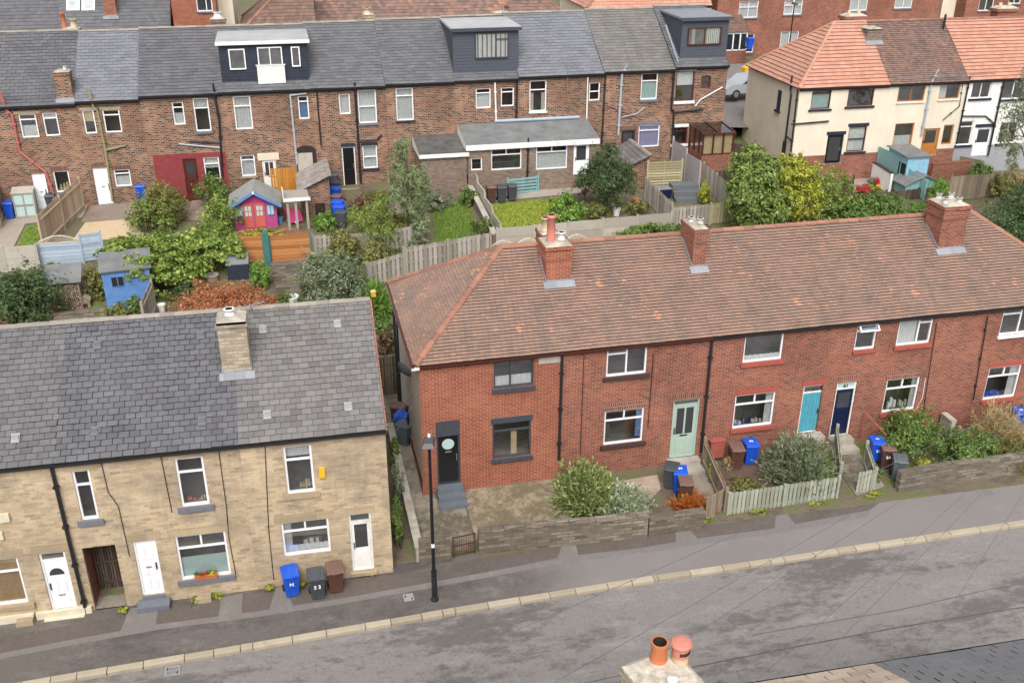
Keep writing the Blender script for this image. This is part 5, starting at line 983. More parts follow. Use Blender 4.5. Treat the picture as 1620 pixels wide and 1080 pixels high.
gB = 'bins in the red terrace front gardens'
P_ = lambda u, v, h=0: at(u, v, h)
wheelie(P_(1060, 769), -30, 'black', 'black wheelie bin behind the blue bin by the green door', gB); wheelie(P_(1073, 775), -14, 'blue', 'blue wheelie bin numbered on its lid beside the gravel garden', gB, lidtext='59'); wheelie(P_(1082, 792), -12, 'brown', 'brown wheelie bin nearest the orange shrub', gB)
wheelie(P_(1162, 738), -8, 'brown', 'brown wheelie bin with white label by the meter box', gB, text=None); wheelie(P_(1184, 731), -6, 'blue', 'blue wheelie bin with lid number beside the silver bush', gB, lidtext='55')
wheelie(P_(1382, 727), -12, 'blue', 'blue wheelie bin numbered 61 on its side', gB, text='61', lidtext='61'); wheelie(P_(1398, 737), -14, 'brown', 'brown wheelie bin numbered 64 between blue and grey bins', gB, text='64'); wheelie(P_(1418, 756), -25, 'grey', 'dark grey wheelie bin at the end of the stone garden wall', gB)
wheelie(P_(1607, 680), -20, 'blue', 'blue wheelie bin beside the tan grasses at the right edge', gB, lidtext='65'); wheelie(P_(1621, 676), -20, 'brown', 'brown wheelie bin cut off by the right edge', gB)
gC = 'bins in the alley'
wheelie(P_(632, 672), 60, 'brown', 'brown lidded wheelie bin furthest along the alley', gC); wheelie(P_(638, 686), 60, 'blue', 'blue wheelie bin in the middle of the alley bins', gC); wheelie(P_(640, 702), 50, 'grey', 'grey wheelie bin nearest the street in the alley', gC)
gD = 'bins behind the old terrace'
wheelie(P_(18, 345), 0, 'blue', 'blue wheelie bin by the pale fence at far left', gD); wheelie(P_(84, 333), 0, 'black', 'black wheelie bin partly behind the fence by the white door', gD); wheelie(P_(97, 338), 0, 'brown', 'brown wheelie bin by the white back door', gD); wheelie(P_(110, 331), 0, 'grey', 'grey wheelie bin tucked behind the fence', gD)
wheelie(P_(777, 319), 0, 'brown', 'brown wheelie bin at the top of the yellow lawn', gD); wheelie(P_(778 + 15, 319), 0, 'black', 'left one of two black bins beside the yellow lawn', gD); wheelie(P_(794 + 16, 317), 0, 'black', 'right one of two black bins beside the yellow lawn', gD)
wheelie(P_(226, 318), 0, 'blue', 'blue lidded bin by the painted red wall', gD, s=.9)
for i, (u, v, c_, l) in enumerate(((527, 300, 'grey', 'grey bin at the back of the outhouse row'), (529, 312, 'black', 'black bin second in the outhouse row'), (530, 322, 'blue', 'blue bin in the middle of the outhouse row'), (533, 334, 'brown', 'brown bin beside the outhouse doorway'), (535, 343, 'blue', 'blue bin next to the front of the outhouse row'), (538, 351, 'blue', 'blue bin second from the front of the outhouse row'), (541, 360, 'black', 'black bodied bin at the front of the outhouse row'))): wheelie(P_(u, v), 70, c_, l, gD)
wheelie(FY(1185, 78, 76), 0, 'blue', 'blue bin by the far porch', 'bins by the far porch')
o_ = empty('grit_bin', FY(1182, 122, 70), 0, 'yellow grit bin behind the silver car', 'grit bin'); m = MB(); m.frus((0, 0), .3, .25, .38, .3, 0, .7); m.build('body', 'yellow_plastic', o_); m = MB(); m.frus((0, 0), .4, .32, .3, .2, .702, .8); m.build('lid', 'yellow_plastic', o_)
# ================================================================ street lamp
def street_lamp(p, h, rot, label, sc=1.0):
    e = empty('street_lamp', p, rot, label, 'street lamp', 'street lamps'); m = MB(); m.lathe((0, 0, 0), [(.12, 0), (.12, .03), (.085, .05), (.085, 1.05), (.095, 1.07), (.055, 1.16), (.05, h * .6), (.042, h)], 14); m.build('column', 'black_gloss', e, smooth=True)
    m = MB(); m.frus((0, -.1), .17, .28, .12, .2, h - .02, h + .10); m.frus((0, -.1), .13, .2, .15, .25, h - .07, h - .021); hd = m.build('lamp_head', 'black_plastic', e); m = MB(); m.box(-.1, .1, -.28, .0, h - .085, h - .071); m.build('lens', 'frosted', hd)
    m = MB(); m.lathe((0, .06, h + .10), [(.04, 0), (.045, .02), (.04, .08), (.02, .10), (.001, .105)], 12); m.build('photocell', 'white_pvc', hd, smooth=True)
    if sc == 1: m = MB(); m.lathe((0, 0, 1.95), [(.054, 0), (.054, .14)], 14); m.build('number_plate', 'white_pvc', e); m = MB(); m.box(-.05, .05, -.092, -.083, .3, .9); m.build('access_door', 'black_pvc', e)
    return e
lp = G(688, 948, 0); tz = (lambda r: CO + r * (lp[1] / r[1]))(ray(683, 697))[2]; street_lamp(lp, tz, -.2, 'black street lamp on the pavement in front of the black round window door')
p = FY(1248, 78, 70); street_lamp((p[0], p[1], T(p[0], p[1])), FY(1254, 6, 70)[2] - T(p[0], p[1]), 0, 'thin dark street lamp in front of the far red terrace', .7)
FY_ = FY
# ================================================================ fences and walls
def fence(A, B, hA, hB=None, mat='fence_grey', style='vboard', label='', cat='fence', group=None, bay=1.8, post=None, name='garden_fence', bw=.11, gap=.006, top=None, zA=None, zB=None, postw=.09, ph=.08):
    hB = hA if hB is None else hB; A, B = np.array(A, float), np.array(B, float); zA = T(A[0], A[1]) if zA is None else zA; zB = T(B[0], B[1]) if zB is None else zB
    L = math.hypot(*(B - A)[:2]); rot = math.atan2(B[1] - A[1], B[0] - A[0]); e = empty(name, (A[0], A[1], zA), rot, label, cat, group); k = (zB - zA) / L; rnd = random.Random(len(label) + int(L * 10))
    zz = lambda x: k * x; hh = lambda x: lerp(hA, hB, x / L); n = max(1, round(L / bay)); m = MB(); m2 = MB()
    for b in range(n):
        x0, x1 = L * b / n + postw / 2, L * (b + 1) / n - postw / 2; xm = (x0 + x1) / 2
        if style in ('vboard', 'picket', 'hitmiss'):
            g = {'vboard': gap, 'picket': bw * .55, 'hitmiss': bw * .5}[style]; x = x0
            while x < x1 - .02:
                xe = min(x1, x + bw); h_ = hh(x) + rnd.uniform(-.015, .015); z0 = zz(x) + .05; tw = rnd.uniform(-.004, .004); m.box(x, xe, -.02 + tw, .0 + tw, z0, z0 - .05 + h_); x = xe + g
            if style == 'hitmiss':
                x = x0 + bw * .75
                while x < x1 - .1: m.box(x, min(x1, x + bw), .05, .07, zz(x) + .05, zz(x) + hh(x) - .02); x += bw * 1.5
            for f in (.18, .85) if style != 'hitmiss' else (.15, .5, .88): m2.bar((x0, .025, zz(x0) + hh(x0) * f), (x1, .025, zz(x1) + hh(x1) * f), .05, .08, up=(0, 0, 1))
        elif style in ('hboard', 'slat', 'lap'):
            g = {'hboard': .008, 'slat': bw * .5, 'lap': .012}[style]; z = .06; ib = 0
            while z < hh(xm) - .05:
                ib += 1; j = rnd.uniform(-.004, .004) + (.014 * (ib % 2) if style == 'lap' else 0); ze = min(hh(xm), z + bw)
                for p0, p1 in ((x0, x1),): m.bar((p0, -.01 + j, zz(xm) + (z + ze) / 2), (p1, -.01 + j - (.0), zz(xm) + (z + ze) / 2 + rnd.uniform(-.004, .004)), .018 if style != 'lap' else .02, ze - z, up=(0, 0, 1))
                z = ze + g
            for x in (x0 + .03, xm, x1 - .03): mq = MB(); mq.box(x - .025, x + .025, .003, .04, zz(xm) + .03, zz(xm) + hh(xm)); mq.build('batten', mat, e)
        elif style == 'conc':
            for q in range(2): z0 = zz(xm) + .02 + q * hh(xm) / 2; m.box(x0, x1, -.03, .03, z0, z0 + hh(xm) / 2 - .012)
        if top == 'lattice' or top == 'arch':
            m3 = MB(); hl = .34; zb = zz(xm) + hh(xm) + .02
            topz = lambda x: zb + (hl * (.25 + .75 * math.sin(math.pi * (x - x0) / (x1 - x0))) if top == 'arch' else hl)
            d = .13; x = x0 - hl
            while x < x1:
                for sg in (1, -1):
                    seg = []
                    for t in range(13):
                        X = x + hl * t / 12 if sg == 1 else x + hl - hl * t / 12; Z = zb + hl * t / 12
                        if x0 <= X <= x1 and Z <= topz(X): seg.append((X, Z))
                    if len(seg) > 1: m3.bar((seg[0][0], -.01 + .008 * sg, seg[0][1]), (seg[-1][0], -.01 + .008 * sg, seg[-1][1]), .008, .022, up=(0, 1, 0))
                x += d
            pr = [(lerp(x0, x1, t / 10), -.01, topz(lerp(x0, x1, t / 10))) for t in range(11)]
            for p0, p1 in zip(pr, pr[1:]): m3.bar(p0, p1, .04, .04)
            m3.bar((x0, -.01, zb), (x1, -.01, zb), .04, .04); m3.build('trellis', 'lattice' if mat != 'fence_orange' else 'fence_orange', e)
    if m.v: m.build('boards', mat, e)
    if m2.v: m2.build('rails', mat, e)
    for b in range(n + 1):
        x = L * b / n; q = MB(); q.box(x - postw / 2 + .002, x + postw / 2 - .002, -.05, .05, zz(x) - .1, zz(x) + hh(x) + ph); q.build('post', post or mat, e)
    return e
def fpx(a, b, h, **kw):
    A, B = at(*a), at(*b); return fence(A, B, h, zA=A[2], zB=B[2], **kw)
def gwall(pts, h, th, mat, label, cope='garden_stone', name='garden_wall', hs=None, ct=.07, zf=None, cat='wall', group=None):
    A = np.array(pts[0]); e = empty(name, (A[0], A[1], 0), 0, label, cat, group); m = MB(); c = MB(); rnd = random.Random(len(label))
    for i, (p, q) in enumerate(zip(pts, pts[1:])):
        p, q = np.array(p[:2], float), np.array(q[:2], float); d = (q - p) / np.linalg.norm(q - p); nn = np.array([-d[1], d[0]]) * th / 2; h0, h1 = (hs[i], hs[i + 1]) if hs else (h, h)
        z0, z1 = (zf(p), zf(q)) if zf else (0, 0); k = len(m.v)
        for (c0, z, hh) in ((p, z0, h0), (q, z1, h1)):
            for sg in (-1, 1): m.v += [(*(c0 + nn * sg), z - .4), (*(c0 + nn * sg), z + hh)]
        for f in ((0, 1, 5, 4), (2, 6, 7, 3), (1, 3, 7, 5), (0, 2, 3, 1), (4, 5, 7, 6)): m.f.append(tuple(k + j for j in f[::-1])); m.m.append(0)
        L = np.linalg.norm(q - p); t = 0
        while t < L - .05:
            s = min(rnd.uniform(.4, .75), L - t); a, b_ = p + d * (t + .006), p + d * (t + s - .006); za, zb = lerp(z0 + h0, z1 + h1, t / L), lerp(z0 + h0, z1 + h1, (t + s) / L); j = rnd.uniform(-.012, .012)
            c.bar((*a, za + ct / 2 + .001 + j * .5), (*b_, zb + ct / 2 + .001 + j * .5), th + .06 + j, ct); t += s
    off = (A[0], A[1], 0); w = m.build('wall', mat, e, off); c.build('coping', cope, e, off); return e
# front garden walls of the red terrace
wz = lambda p: 0.0
gF = 'front garden walls'
A = [G(u, v, 0) for u, v in ((664, 890), (713, 884))]; gwall(A, .85, .22, 'garden_stone', 'short stone wall between the alley path and the iron gate', hs=[.8, .8], group=gF)
A = [G(u, v, 0) for u, v in ((757, 874), (830, 866), (940, 855), (1022, 846))] ; gwall(A, .8, .24, 'garden_stone', 'long stone garden wall in front of the bare concrete yard', hs=[.85, .85, .8, .78], group=gF)
A = [G(u, v, 0) for u, v in ((1024, 845.5), (1112, 832))]; gwall(A, .62, .22, 'garden_stone', 'low dark stone wall under the orange shrub', group=gF)
A = [G(u, v, 0) for u, v in ((1417, 778), (1500, 764), (1620, 748), (1760, 722))]; gwall(A, .78, .24, 'garden_stone', 'pale stone garden wall at the right in front of the shrubs', group=gF)
A = [G(664, 888, 0), at(618, 690)]; gwall(A, .55, .2, 'concrete', 'low rendered wall running along the alley path', cope='concrete', zf=lambda p: T(p[0], p[1]), ct=.05)
# iron gate
def gate(A, B, h, mat, label, style='iron', name='garden_gate'):
    A, B = np.array(A), np.array(B); L = math.hypot(*(B - A)[:2]); e = empty(name, A, math.atan2(B[1] - A[1], B[0] - A[0]), label, 'gate'); m = MB()
    if style == 'iron':
        for x in (.03, L - .03): m.box(x - .015, x + .015, -.015, .015, .05, h)
        for z in (.12, h * .55, h - .05): m.box(.03, L - .03, -.01, .01, z, z + .03)
        m.build('frame', mat, e); m = MB(); n = 9
        for i in range(n): x = lerp(.09, L - .09, i / (n - 1)); m.tube([(x, 0, .12), (x, 0, h + .02)], .008, 5)
        m.build('bars', mat, e)
    else:
        n = max(4, round(L / .13))
        for i in range(n): x0 = L * i / n; m.box(x0 + .012, L * (i + 1) / n - .012, -.02, 0, .08, h + random.uniform(-.02, .02))
        m.build('boards', mat, e); m = MB(); m.box(.02, L - .02, .003, .04, .25, .33); m.box(.02, L - .02, .003, .04, h * .75, h * .75 + .08); m.bar((.05, .022, .3), (L - .05, .022, h * .78), .03, .07, up=(0, 1, 0)); m.build('rails', mat, e)
    return e
gate(G(716, 884, 0), G(753, 876, 0), .85, 'brown_paint', 'small rusty iron gate in the stone front wall'); gate(at(603, 628), at(637, 622), 1.75, 'fence_dark', 'tall dark timber gate at the end of the alley', 'wood')
gate(G(1116, 828, 0) + np.array([0, .1, 0]), G(1144, 815, 0) + np.array([0, .2, 0]), .95, 'fence_brown', 'weathered brown timber gate below the orange shrub', 'wood'); gate(G(1352, 782, 0), G(1378, 779, 0), .95, 'fence_sage', 'pale green timber gate standing open beside the path', 'wood')
fence(G(1150, 815, 0), G(1322, 789, 0), .92, mat='fence_sage', style='vboard', bw=.12, gap=.03, zA=0, zB=0, label='pale green picket fence below the silver bush', bay=2.1, ph=.02)
fence(G(1146, 812, 0), RH.w(RH.loc(1108, 715)[0], -.3), 1.0, 1.05, mat='fence_brown', style='vboard', label='weathered board fence beside the sage green door steps', zA=.0, zB=.35)
fence(G(1326, 768, .1), RH.w(RH.loc(1322, 690)[0] - .25, -.4), .95, 1.0, mat='fence_sage', style='vboard', label='green tinged board fence leading to the navy door', zA=.05, zB=.35)
fence(G(1380, 776, 0), G(1366, 735, .2), .9, .95, mat='fence_sage', style='vboard', label='short board fence behind the open green gate', zA=.0, zB=.2) 
xw = RH.loc(1487, 660)[0]; gwall([RH.w(xw, -.15), RH.w(xw, -.8)], .85, .18, 'concrete', 'short pale concrete wall stub between shrubs at the right', zf=lambda p: .3, cope='concrete'); fence(RH.w(xw + .3, -.8), RH.w(xw + .4, -2.9), .55, .35, mat='fence_new', style='vboard', label='low pale timber edging between the right shrubs', zA=.3, zB=.1)
# handrail by the navy door
a = RH.w(RH.loc(1352, 660)[0] + .3, -.15); b_ = a + np.array([.35, -1.0, 0]); e = empty('handrail', (a[0], a[1], .3), 0, 'pink metal handrail beside the navy door steps', 'handrail'); m = MB(); m.tube([(0, 0, .3), (0, 0, 1.35), (.3, -1.0, .95), (.3, -1.0, .0)], .022, 7); m.build('rail', 'gas_box', e)
# back garden fences
gE = 'back garden fences'
fpx((134, 333), (70, 396), 1.75, mat='fence_new', style='vboard', label='pale timber board fence sloping down between the left gardens', group=gE, bay=2.2, bw=.2)
fpx((2, 362), (-25, 385), 1.7, mat='fence_new', style='vboard', label='pale fence end at the left edge by the blue bin', group=gE)
fpx((10, 330), (2, 362), 1.7, mat='fence_new', style='vboard', label='pale fence panel behind the blue bin at far left', group=gE)
A0 = at(-40, 436); fence(A0, at(64, 425), 1.2, mat='conc_panel', style='conc', label='grey concrete panel fence behind the left bushes', group=gE, bay=1.7, zA=A0[2], zB=at(64, 425)[2])
fpx((67, 421), (133, 416), 1.1, mat='blue_panel', style='lap', top='arch', label='powder blue fence panel with arched trellis top', group=gE, bw=.16)
fpx((133, 416), (166, 410), 1.4, mat='blue_panel', style='lap', label='powder blue fence panel beside the blue shed', group=gE, bw=.16)
fpx((372, 417), (420, 417), 1.35, mat='fence_orange', style='lap', top='arch', label='orange brown fence panel with trellis left of the green post', group=gE, bw=.15, post='green_post')
fpx((430, 417), (494, 412), 1.35, mat='fence_orange', style='lap', top='arch', label='orange brown arched fence panel right of the green post', group=gE, bw=.15, post='green_post')
p = at(425, 419); e = empty('fence_post', p, 0, 'wide green slatted post between orange fence panels', 'post'); m = MB(); m.box(-.13, .13, -.08, .08, 0, 1.75); m.build('post', 'green_post', e); m = MB()
for i in range(12): m.box(-.135, .135, -.095, -.082, .1 + .13 * i, .2 + .13 * i)
m.build('slats', 'green_post', e)
fpx((497, 408), (604, 402), 1.15, mat='fence_grey', style='hitmiss', label='grey hit and miss fence behind the climbing plants', group=gE, bw=.15)
fpx((604, 402), (652, 392), 1.15, mat='fence_grey', style='hitmiss', label='grey hit and miss fence right of the willow trunk', group=gE, bw=.15)
fpx((584, 458), (640, 440), 1.3, mat='fence_grey', style='hitmiss', label='lower grey hit and miss fence near the yucca', group=gE, bw=.16)
fpx((640, 440), (776, 414), 1.5, mat='fence_grey', style='hitmiss', label='long pale hit and miss fence behind the corner roof', group=gE, bw=.16)
A, B = at(737, 296), at(783, 388); gwall([A, B], .55, .22, 'brown_brick', 'low brick wall between the two lawns', cope='concrete', zf=lambda p: T(p[0], p[1]))
fence(A + np.array([.28, 0, 0]), B + np.array([.28, 0, 0]), 1.15, 1.0, mat='conc_panel', style='conc', label='pale concrete panel fence beside the yellow lawn', group=gE, bay=1.5, zA=A[2] + .1, zB=B[2])
fpx((786, 392), (1060, 366), 1.0, mat='conc_panel', style='conc', label='long pale panel fence along the foot of the yellow lawn', group=gE, bay=1.75)
fpx((776, 408), (930, 395), .5, mat='lattice', style='none', top='arch', label='cream lattice trellis behind the twin chimney stacks', group=gE, bay=1.4)
fpx((1061, 362), (1122, 356), 1.15, mat='fence_grey', style='hitmiss', label='picket fence left of the concrete post above the roof ridge', group=gE, bw=.13)
fpx((1122, 356), (1180, 348), 1.15, mat='fence_yellowed', style='hitmiss', label='picket fence running into the big hedge', group=gE, bw=.13)
fpx((1020, 318), (1060, 360), 1.3, mat='fence_grey', style='hitmiss', label='slatted fence sloping down beside the blue box', group=gE, bw=.13)
fpx((1022, 303), (1076, 300), 1.7, mat='fence_yellowed', style='slat', label='yellowed horizontal slat screen by the outhouse', group=gE, bw=.1)
fpx((1062, 266), (1104, 309), 1.8, mat='grey_fence', style='hboard', label='grey painted board fence beside the grey steps', group=gE, bw=.16)
fpx((1110, 297), (1152, 333), 1.4, mat='fence_grey', style='vboard', label='weathered fence beside the yellow conifer', group=gE, bw=.12, gap=.03)
fpx((1126, 300), (1162, 285), .9, mat='fence_dark', style='vboard', label='dark brown low fence behind the white cushion', group=gE)
fpx((1316, 350), (1345, 318), 1.5, mat='fence_dark', style='vboard', label='dark fence corner beside the green hedge', group=gE, bw=.12, gap=.02)
fpx((1332, 327), (1490, 311), .62, mat='fence_dark', style='vboard', label='dark timber fence behind the long green hedge', group=gE, bw=.12)
fpx((1498, 320), (1548, 314), 1.5, mat='fence_brown', style='vboard', label='brown fence panels beside the conifer', group=gE); fpx((1548, 314), (1590, 306), 1.4, mat='fence_brown', style='vboard', label='brown fence panel running into the right hedge', group=gE)
A, B = FY_(1383, 257, 53.2), FY_(1412, 275, 51.2); gwall([A, B], 1, .15, 'white_render', 'white painted garden wall with dark tile coping', cope='tile_edge', hs=[A[2] - 2.4, B[2] - 2.4], zf=lambda p: 2.4)
A, B, C_ = FY_(1392, 232, 53.9), FY_(1428, 250, 51.6), FY_(1466, 286, 49.6); fence((A[0], A[1], 0), (B[0], B[1], 0), A[2] - 2.4, B[2] - 2.4, zA=2.4, zB=2.4, ph=.0, mat='teal_paint', style='vboard', label='tall teal board fence beside the blue shed', group=gE, bw=.15); fence((B[0], B[1], 0), (C_[0], C_[1], 0), B[2] - 2.75, C_[2] - 2.4, zA=2.4, zB=2.4, ph=.0, mat='teal_paint', style='vboard', label='teal board fence low end near the grey shed roof', group=gE, bw=.15)
fpx((1500, 270), (1545, 282), 1.1, mat='fence_brown', style='hboard', label='brown fence on the brick wall by the orange door', group=gE); 
gwall([at(1470, 285), at(1530, 280)], 1.0, .2, 'red_brick', 'red brick garden wall below the orange door', zf=lambda p: T(p[0], p[1]), cope='red_brick')
fpx((803, 310), (851, 303), .95, mat='teal_paint', style='slat', label='pale teal trellis fence beside the black bins', group=gE, bw=.12)
g_ = at(836, 300); gate(g_ + np.array([0, 1, .1]), g_ + np.array([1.3, 1, .1]), 1.3, 'teal_paint', 'teal gate behind the trellis fence', 'wood')
fpx((1140, 262), (1196, 275), 1.5, mat='fence_dark', style='vboard', label='dark fence running from the conservatory to the cream house', group=gE)
fpx((247, 494), (232, 530), 1.5, mat='fence_grey', style='vboard', label='grey board fence end beside the blue shed', group=gE)
gwall([at(432, 446), at(492, 440)], .85, .3, 'garden_stone', 'dry stone retaining wall below the orange fence', zf=lambda p: T(p[0], p[1]))
gwall([at(438, 470), at(500, 466)], .5, .25, 'garden_stone', 'low stone terrace edging in front of the grey bush', zf=lambda p: T(p[0], p[1]))
gwall([at(70, 510), at(170, 500)], .3, .2, 'garden_stone', 'stone edging in front of the log store', zf=lambda p: T(p[0], p[1]))
# ================================================================ ground sheets in the gardens
def drape(name, mat, px, h=.03, kind='structure', label=None, pts=None, cuts=3):
    pts = pts or [at(u, v)[:2] for u, v in px]; import bmesh; bm = bmesh.new(); vs = [bm.verts.new((p[0], p[1], 0)) for p in pts]
    for t in tessellate_polygon([[Vector((p[0], p[1], 0)) for p in pts]]):
        try: bm.faces.new([vs[i] for i in t])
        except ValueError: pass
    bmesh.ops.subdivide_edges(bm, edges=bm.edges[:], cuts=cuts, use_grid_fill=True)
    for v in bm.verts: v.co.z = T(v.co.x, v.co.y) + h
    for f in bm.faces:
        f.normal_update()
        if f.normal.z < 0: f.normal_flip()
    me = bpy.data.meshes.new(name); bm.to_mesh(me); bm.free(); me.materials.append(MAT[mat]); uvmap(me); o = bpy.data.objects.new(name, me); COL.objects.link(o)
    return tag(o, label, kind=kind)
drape('yard', 'yard_concrete', [(735, 790), (755, 862), (905, 848), (905, 745), (735, 775)], label='bare mottled concrete front yard')
drape('garden_path', 'path_concrete', [(662, 880), (752, 868), (733, 790), (690, 790), (672, 700), (655, 625), (604, 625), (622, 700), (640, 800)], h=.022, label='stained concrete alley path beside the corner house')
drape('garden_path', 'path_concrete', [(905, 790), (1060, 755), (1110, 735), (1150, 790), (1125, 822), (1080, 790), (1090, 765), (905, 800)], h=.02, label='concrete path to the sage green door')
drape('gravel_bed', 'stone_gravel', [(960, 790), (960, 765), (1040, 752), (1045, 775), (1020, 800)], h=.04, label='small tan gravel patch in the front garden')
drape('gravel_bed', 'bark', [(1125, 745), (1150, 805), (1320, 780), (1312, 725), (1200, 725)], h=.03, label='pinkish bark bed behind the pale green fence')
drape('garden_path', 'path_concrete', [(1322, 690), (1345, 700), (1400, 770), (1355, 785), (1330, 750)], h=.03, label='path to the navy door')
drape('paved_yard', 'paving', [(-40, 395), (20, 395), (40, 355), (130, 345), (140, 325), (-30, 330)], h=.03, label='pale slab paving in the far left garden')
drape('lawn', 'lawn', [(25, 393), (42, 358), (96, 354), (68, 393)], h=.04, label='small bright green lawn in the far left garden')
drape('gravel_bed', 'gravel', [(115, 381), (135, 353), (216, 347), (226, 380)], h=.04, label='sandy gravel bed behind the hop plant')
drape('paved_yard', 'patio_brown', [(128, 353), (145, 324), (225, 318), (300, 330), (310, 300), (345, 300), (330, 350), (216, 347)], h=.03, label='brown patio below the white door')
drape('garden_path', 'path_concrete', [(626, 340), (648, 340), (640, 300), (622, 300)], h=.03, label='narrow concrete path under the willow')
drape('paved_yard', 'paving', [(755, 322), (930, 305), (930, 290), (800, 296)], h=.03, label='slabs at the top of the yellow lawn')
drape('paved_yard', 'paving', [(1335, 308), (1350, 280), (1390, 280), (1400, 300)], h=.04, label='pinkish patio by the red and yellow flowers')
# lawns as blades over a green sheet
def turf(name, mat, px, label, n, hgt=.09, seed=1):
    drape(name + '_ground', mat, px, .025, 'structure'); pts = [at(u, v)[:2] for u, v in px]; xs = [p[0] for p in pts]; ys = [p[1] for p in pts]; rnd = np.random.RandomState(seed); V = []; F = []
    def inside(x, y):
        c = False; j = len(pts) - 1
        for i in range(len(pts)):
            if (pts[i][1] > y) != (pts[j][1] > y) and x < (pts[j][0] - pts[i][0]) * (y - pts[i][1]) / (pts[j][1] - pts[i][1]) + pts[i][0]: c = not c
            j = i
        return c
    k = 0
    while k < n:
        x, y = rnd.uniform(min(xs), max(xs)), rnd.uniform(min(ys), max(ys))
        if not inside(x, y): continue
        z = T(x, y) + .02; a = rnd.uniform(0, 6.28); w = .03; h = hgt * rnd.uniform(.5, 1.4); dx, dy = math.cos(a) * w, math.sin(a) * w; lx, ly = rnd.normal(0, .04, 2); q = len(V)
        V += [(x - dx, y - dy, z), (x + dx, y + dy, z), (x + lx, y + ly, z + h)]; F.append((q, q + 1, q + 2)); k += 1
    me = bpy.data.meshes.new(name); me.from_pydata(V, [], F); me.materials.append(MAT[mat]); o = bpy.data.objects.new(name, me); COL.objects.link(o); tag(o, label, 'grass', kind='stuff')
turf('grass', 'lawn', [(690, 385), (684, 322), (738, 318), (762, 384)], 'shaggy green grass of the willow garden', 9000, .10, 1)
turf('grass', 'lawn_yellow', [(786, 364), (772, 326), (905, 312), (930, 350)], 'yellowing mown grass of the fenced lawn', 6000, .09, 2)
turf('grass', 'lawn', [(26, 392), (42, 359), (95, 355), (69, 392)], 'short bright green grass of the far left lawn', 3000, .06, 3)
# ================================================================ sheds and play things
def gable_shed(p, rot, w, d, h, rise, wall, roof, label, name='garden_shed', cat='shed', axis='y', trim=None, th=.05, ov=.15, rough=None):
    e = empty(name, p, rot, label, cat); m = MB(); m.prism([(-w / 2, 0), (w / 2, 0), (w / 2, h), (0, h + rise), (-w / 2, h)], -d / 2, d / 2); m.build('wall', wall, e)
    n = int(h / .14); m = MB()
    for i in range(n): z = h * i / n; m.face([(-w / 2 - .012, -d / 2 - .016, z), (w / 2 + .012, -d / 2 - .016, z), (w / 2 + .012, -d / 2 - .004, z + h / n - .006), (-w / 2 - .012, -d / 2 - .004, z + h / n - .006)])
    m.build('boards', wall, e); m = MB(); k = rise / (w / 2)
    for sg in (-1, 1):
        x1 = sg * (w / 2 + ov); z1 = h - ov * k; q = [(0, -d / 2 - ov, h + rise + .02), (0, d / 2 + ov, h + rise + .02), (x1, d / 2 + ov, z1 + .02), (x1, -d / 2 - ov, z1 + .02)]
        m.face(q if sg < 0 else q[::-1]); q2 = [(a, b, c + th) for a, b, c in q]; m.face(q2[::-1] if sg < 0 else q2)
        for i in range(4): j = (i + 1) % 4; m.face([q[i], q[j], q2[j], q2[i]])
    m.build('roof', roof, e)
    if trim:
        m = MB()
        for sg in (-1, 1): m.bar((0, -d / 2 - ov - .02, h + rise), (sg * (w / 2 + ov), -d / 2 - ov - .02, h - ov * k), .03, .14, up=(0, 0, 1))
        m.build('bargeboard', trim, e)
    return e
def pent_shed(p, rot, w, d, hf, hb, wall, roof, label, ov=.12, name='garden_shed', cat='shed', boards=True):
    e = empty(name, p, rot, label, cat); m = MB(); k = len(m.v); m.v += [(-w / 2, -d / 2, 0), (w / 2, -d / 2, 0), (w / 2, d / 2, 0), (-w / 2, d / 2, 0), (-w / 2, -d / 2, hf), (w / 2, -d / 2, hf), (w / 2, d / 2, hb), (-w / 2, d / 2, hb)]
    for q in ((4, 5, 6, 7), (0, 1, 5, 4), (1, 2, 6, 5), (2, 3, 7, 6), (3, 0, 4, 7)): m.f.append(q); m.m.append(0)
    m.build('wall', wall, e)
    if boards:
        m = MB(); n = int(hf / .14)
        for i in range(n): z = hf * i / n; m.face([(-w / 2 - .014, -d / 2 - .018, z), (w / 2 + .014, -d / 2 - .018, z), (w / 2 + .014, -d / 2 - .004, z + hf / n - .005), (-w / 2 - .014, -d / 2 - .004, z + hf / n - .005)])
        m.build('boards', wall, e)
    m = MB(); m.bar((0, -d / 2 - ov, hf + .04 - ov * (hb - hf) / d), (0, d / 2 + ov, hb + .04 + ov * (hb - hf) / d), w + 2 * ov, .06); m.build('roof', roof, e); return e
p = at(206, 488); e = pent_shed(p + np.array([-.05, .9, -.05]), .12, 1.95, 1.6, 1.85, 2.1, 'blue_shed_paint', 'felt_grey', 'blue painted timber shed half covered by the hop plant'); m = MB(); m.box(-.66, -.1, -.85, -.818, 1.12, 1.62); w = m.build('window', 'blue_shed_paint', e); m = MB(); m.box(-.62, -.40, -.862, -.8505, 1.16, 1.58); m.box(-.36, -.14, -.862, -.8505, 1.16, 1.58); m.build('pane', 'dark_glass', w)
p = at(106, 492); e = pent_shed(p + np.array([0, .45, 0]), .05, 1.35, .9, 1.35, 1.75, 'fence_brown', 'felt_grey', 'timber log store with grey felt roof stacked with split logs', name='log_store', cat='log store', boards=False)
m = MB(); m.box(-.6, .6, -.455, -.452, .05, 1.3); m.build('opening', 'soot_shade', e); m = MB(); rnd = random.Random(5)  # dark sheet behind the logs, inner shade of the store as colour
for i in range(15):
    for j in range(13): x, z, r = -.55 + i * .079 + (j % 2) * .03, .11 + j * .09, rnd.uniform(.028, .045); t = rnd.uniform(0, 3); m.face([(x + r * math.cos(t + a), -.46 - rnd.uniform(.005, .02), z + r * math.sin(t + a)) for a in (0, 1.4, 2.6, 3.7, 5)])
m.build('logs', 'log_end', e)
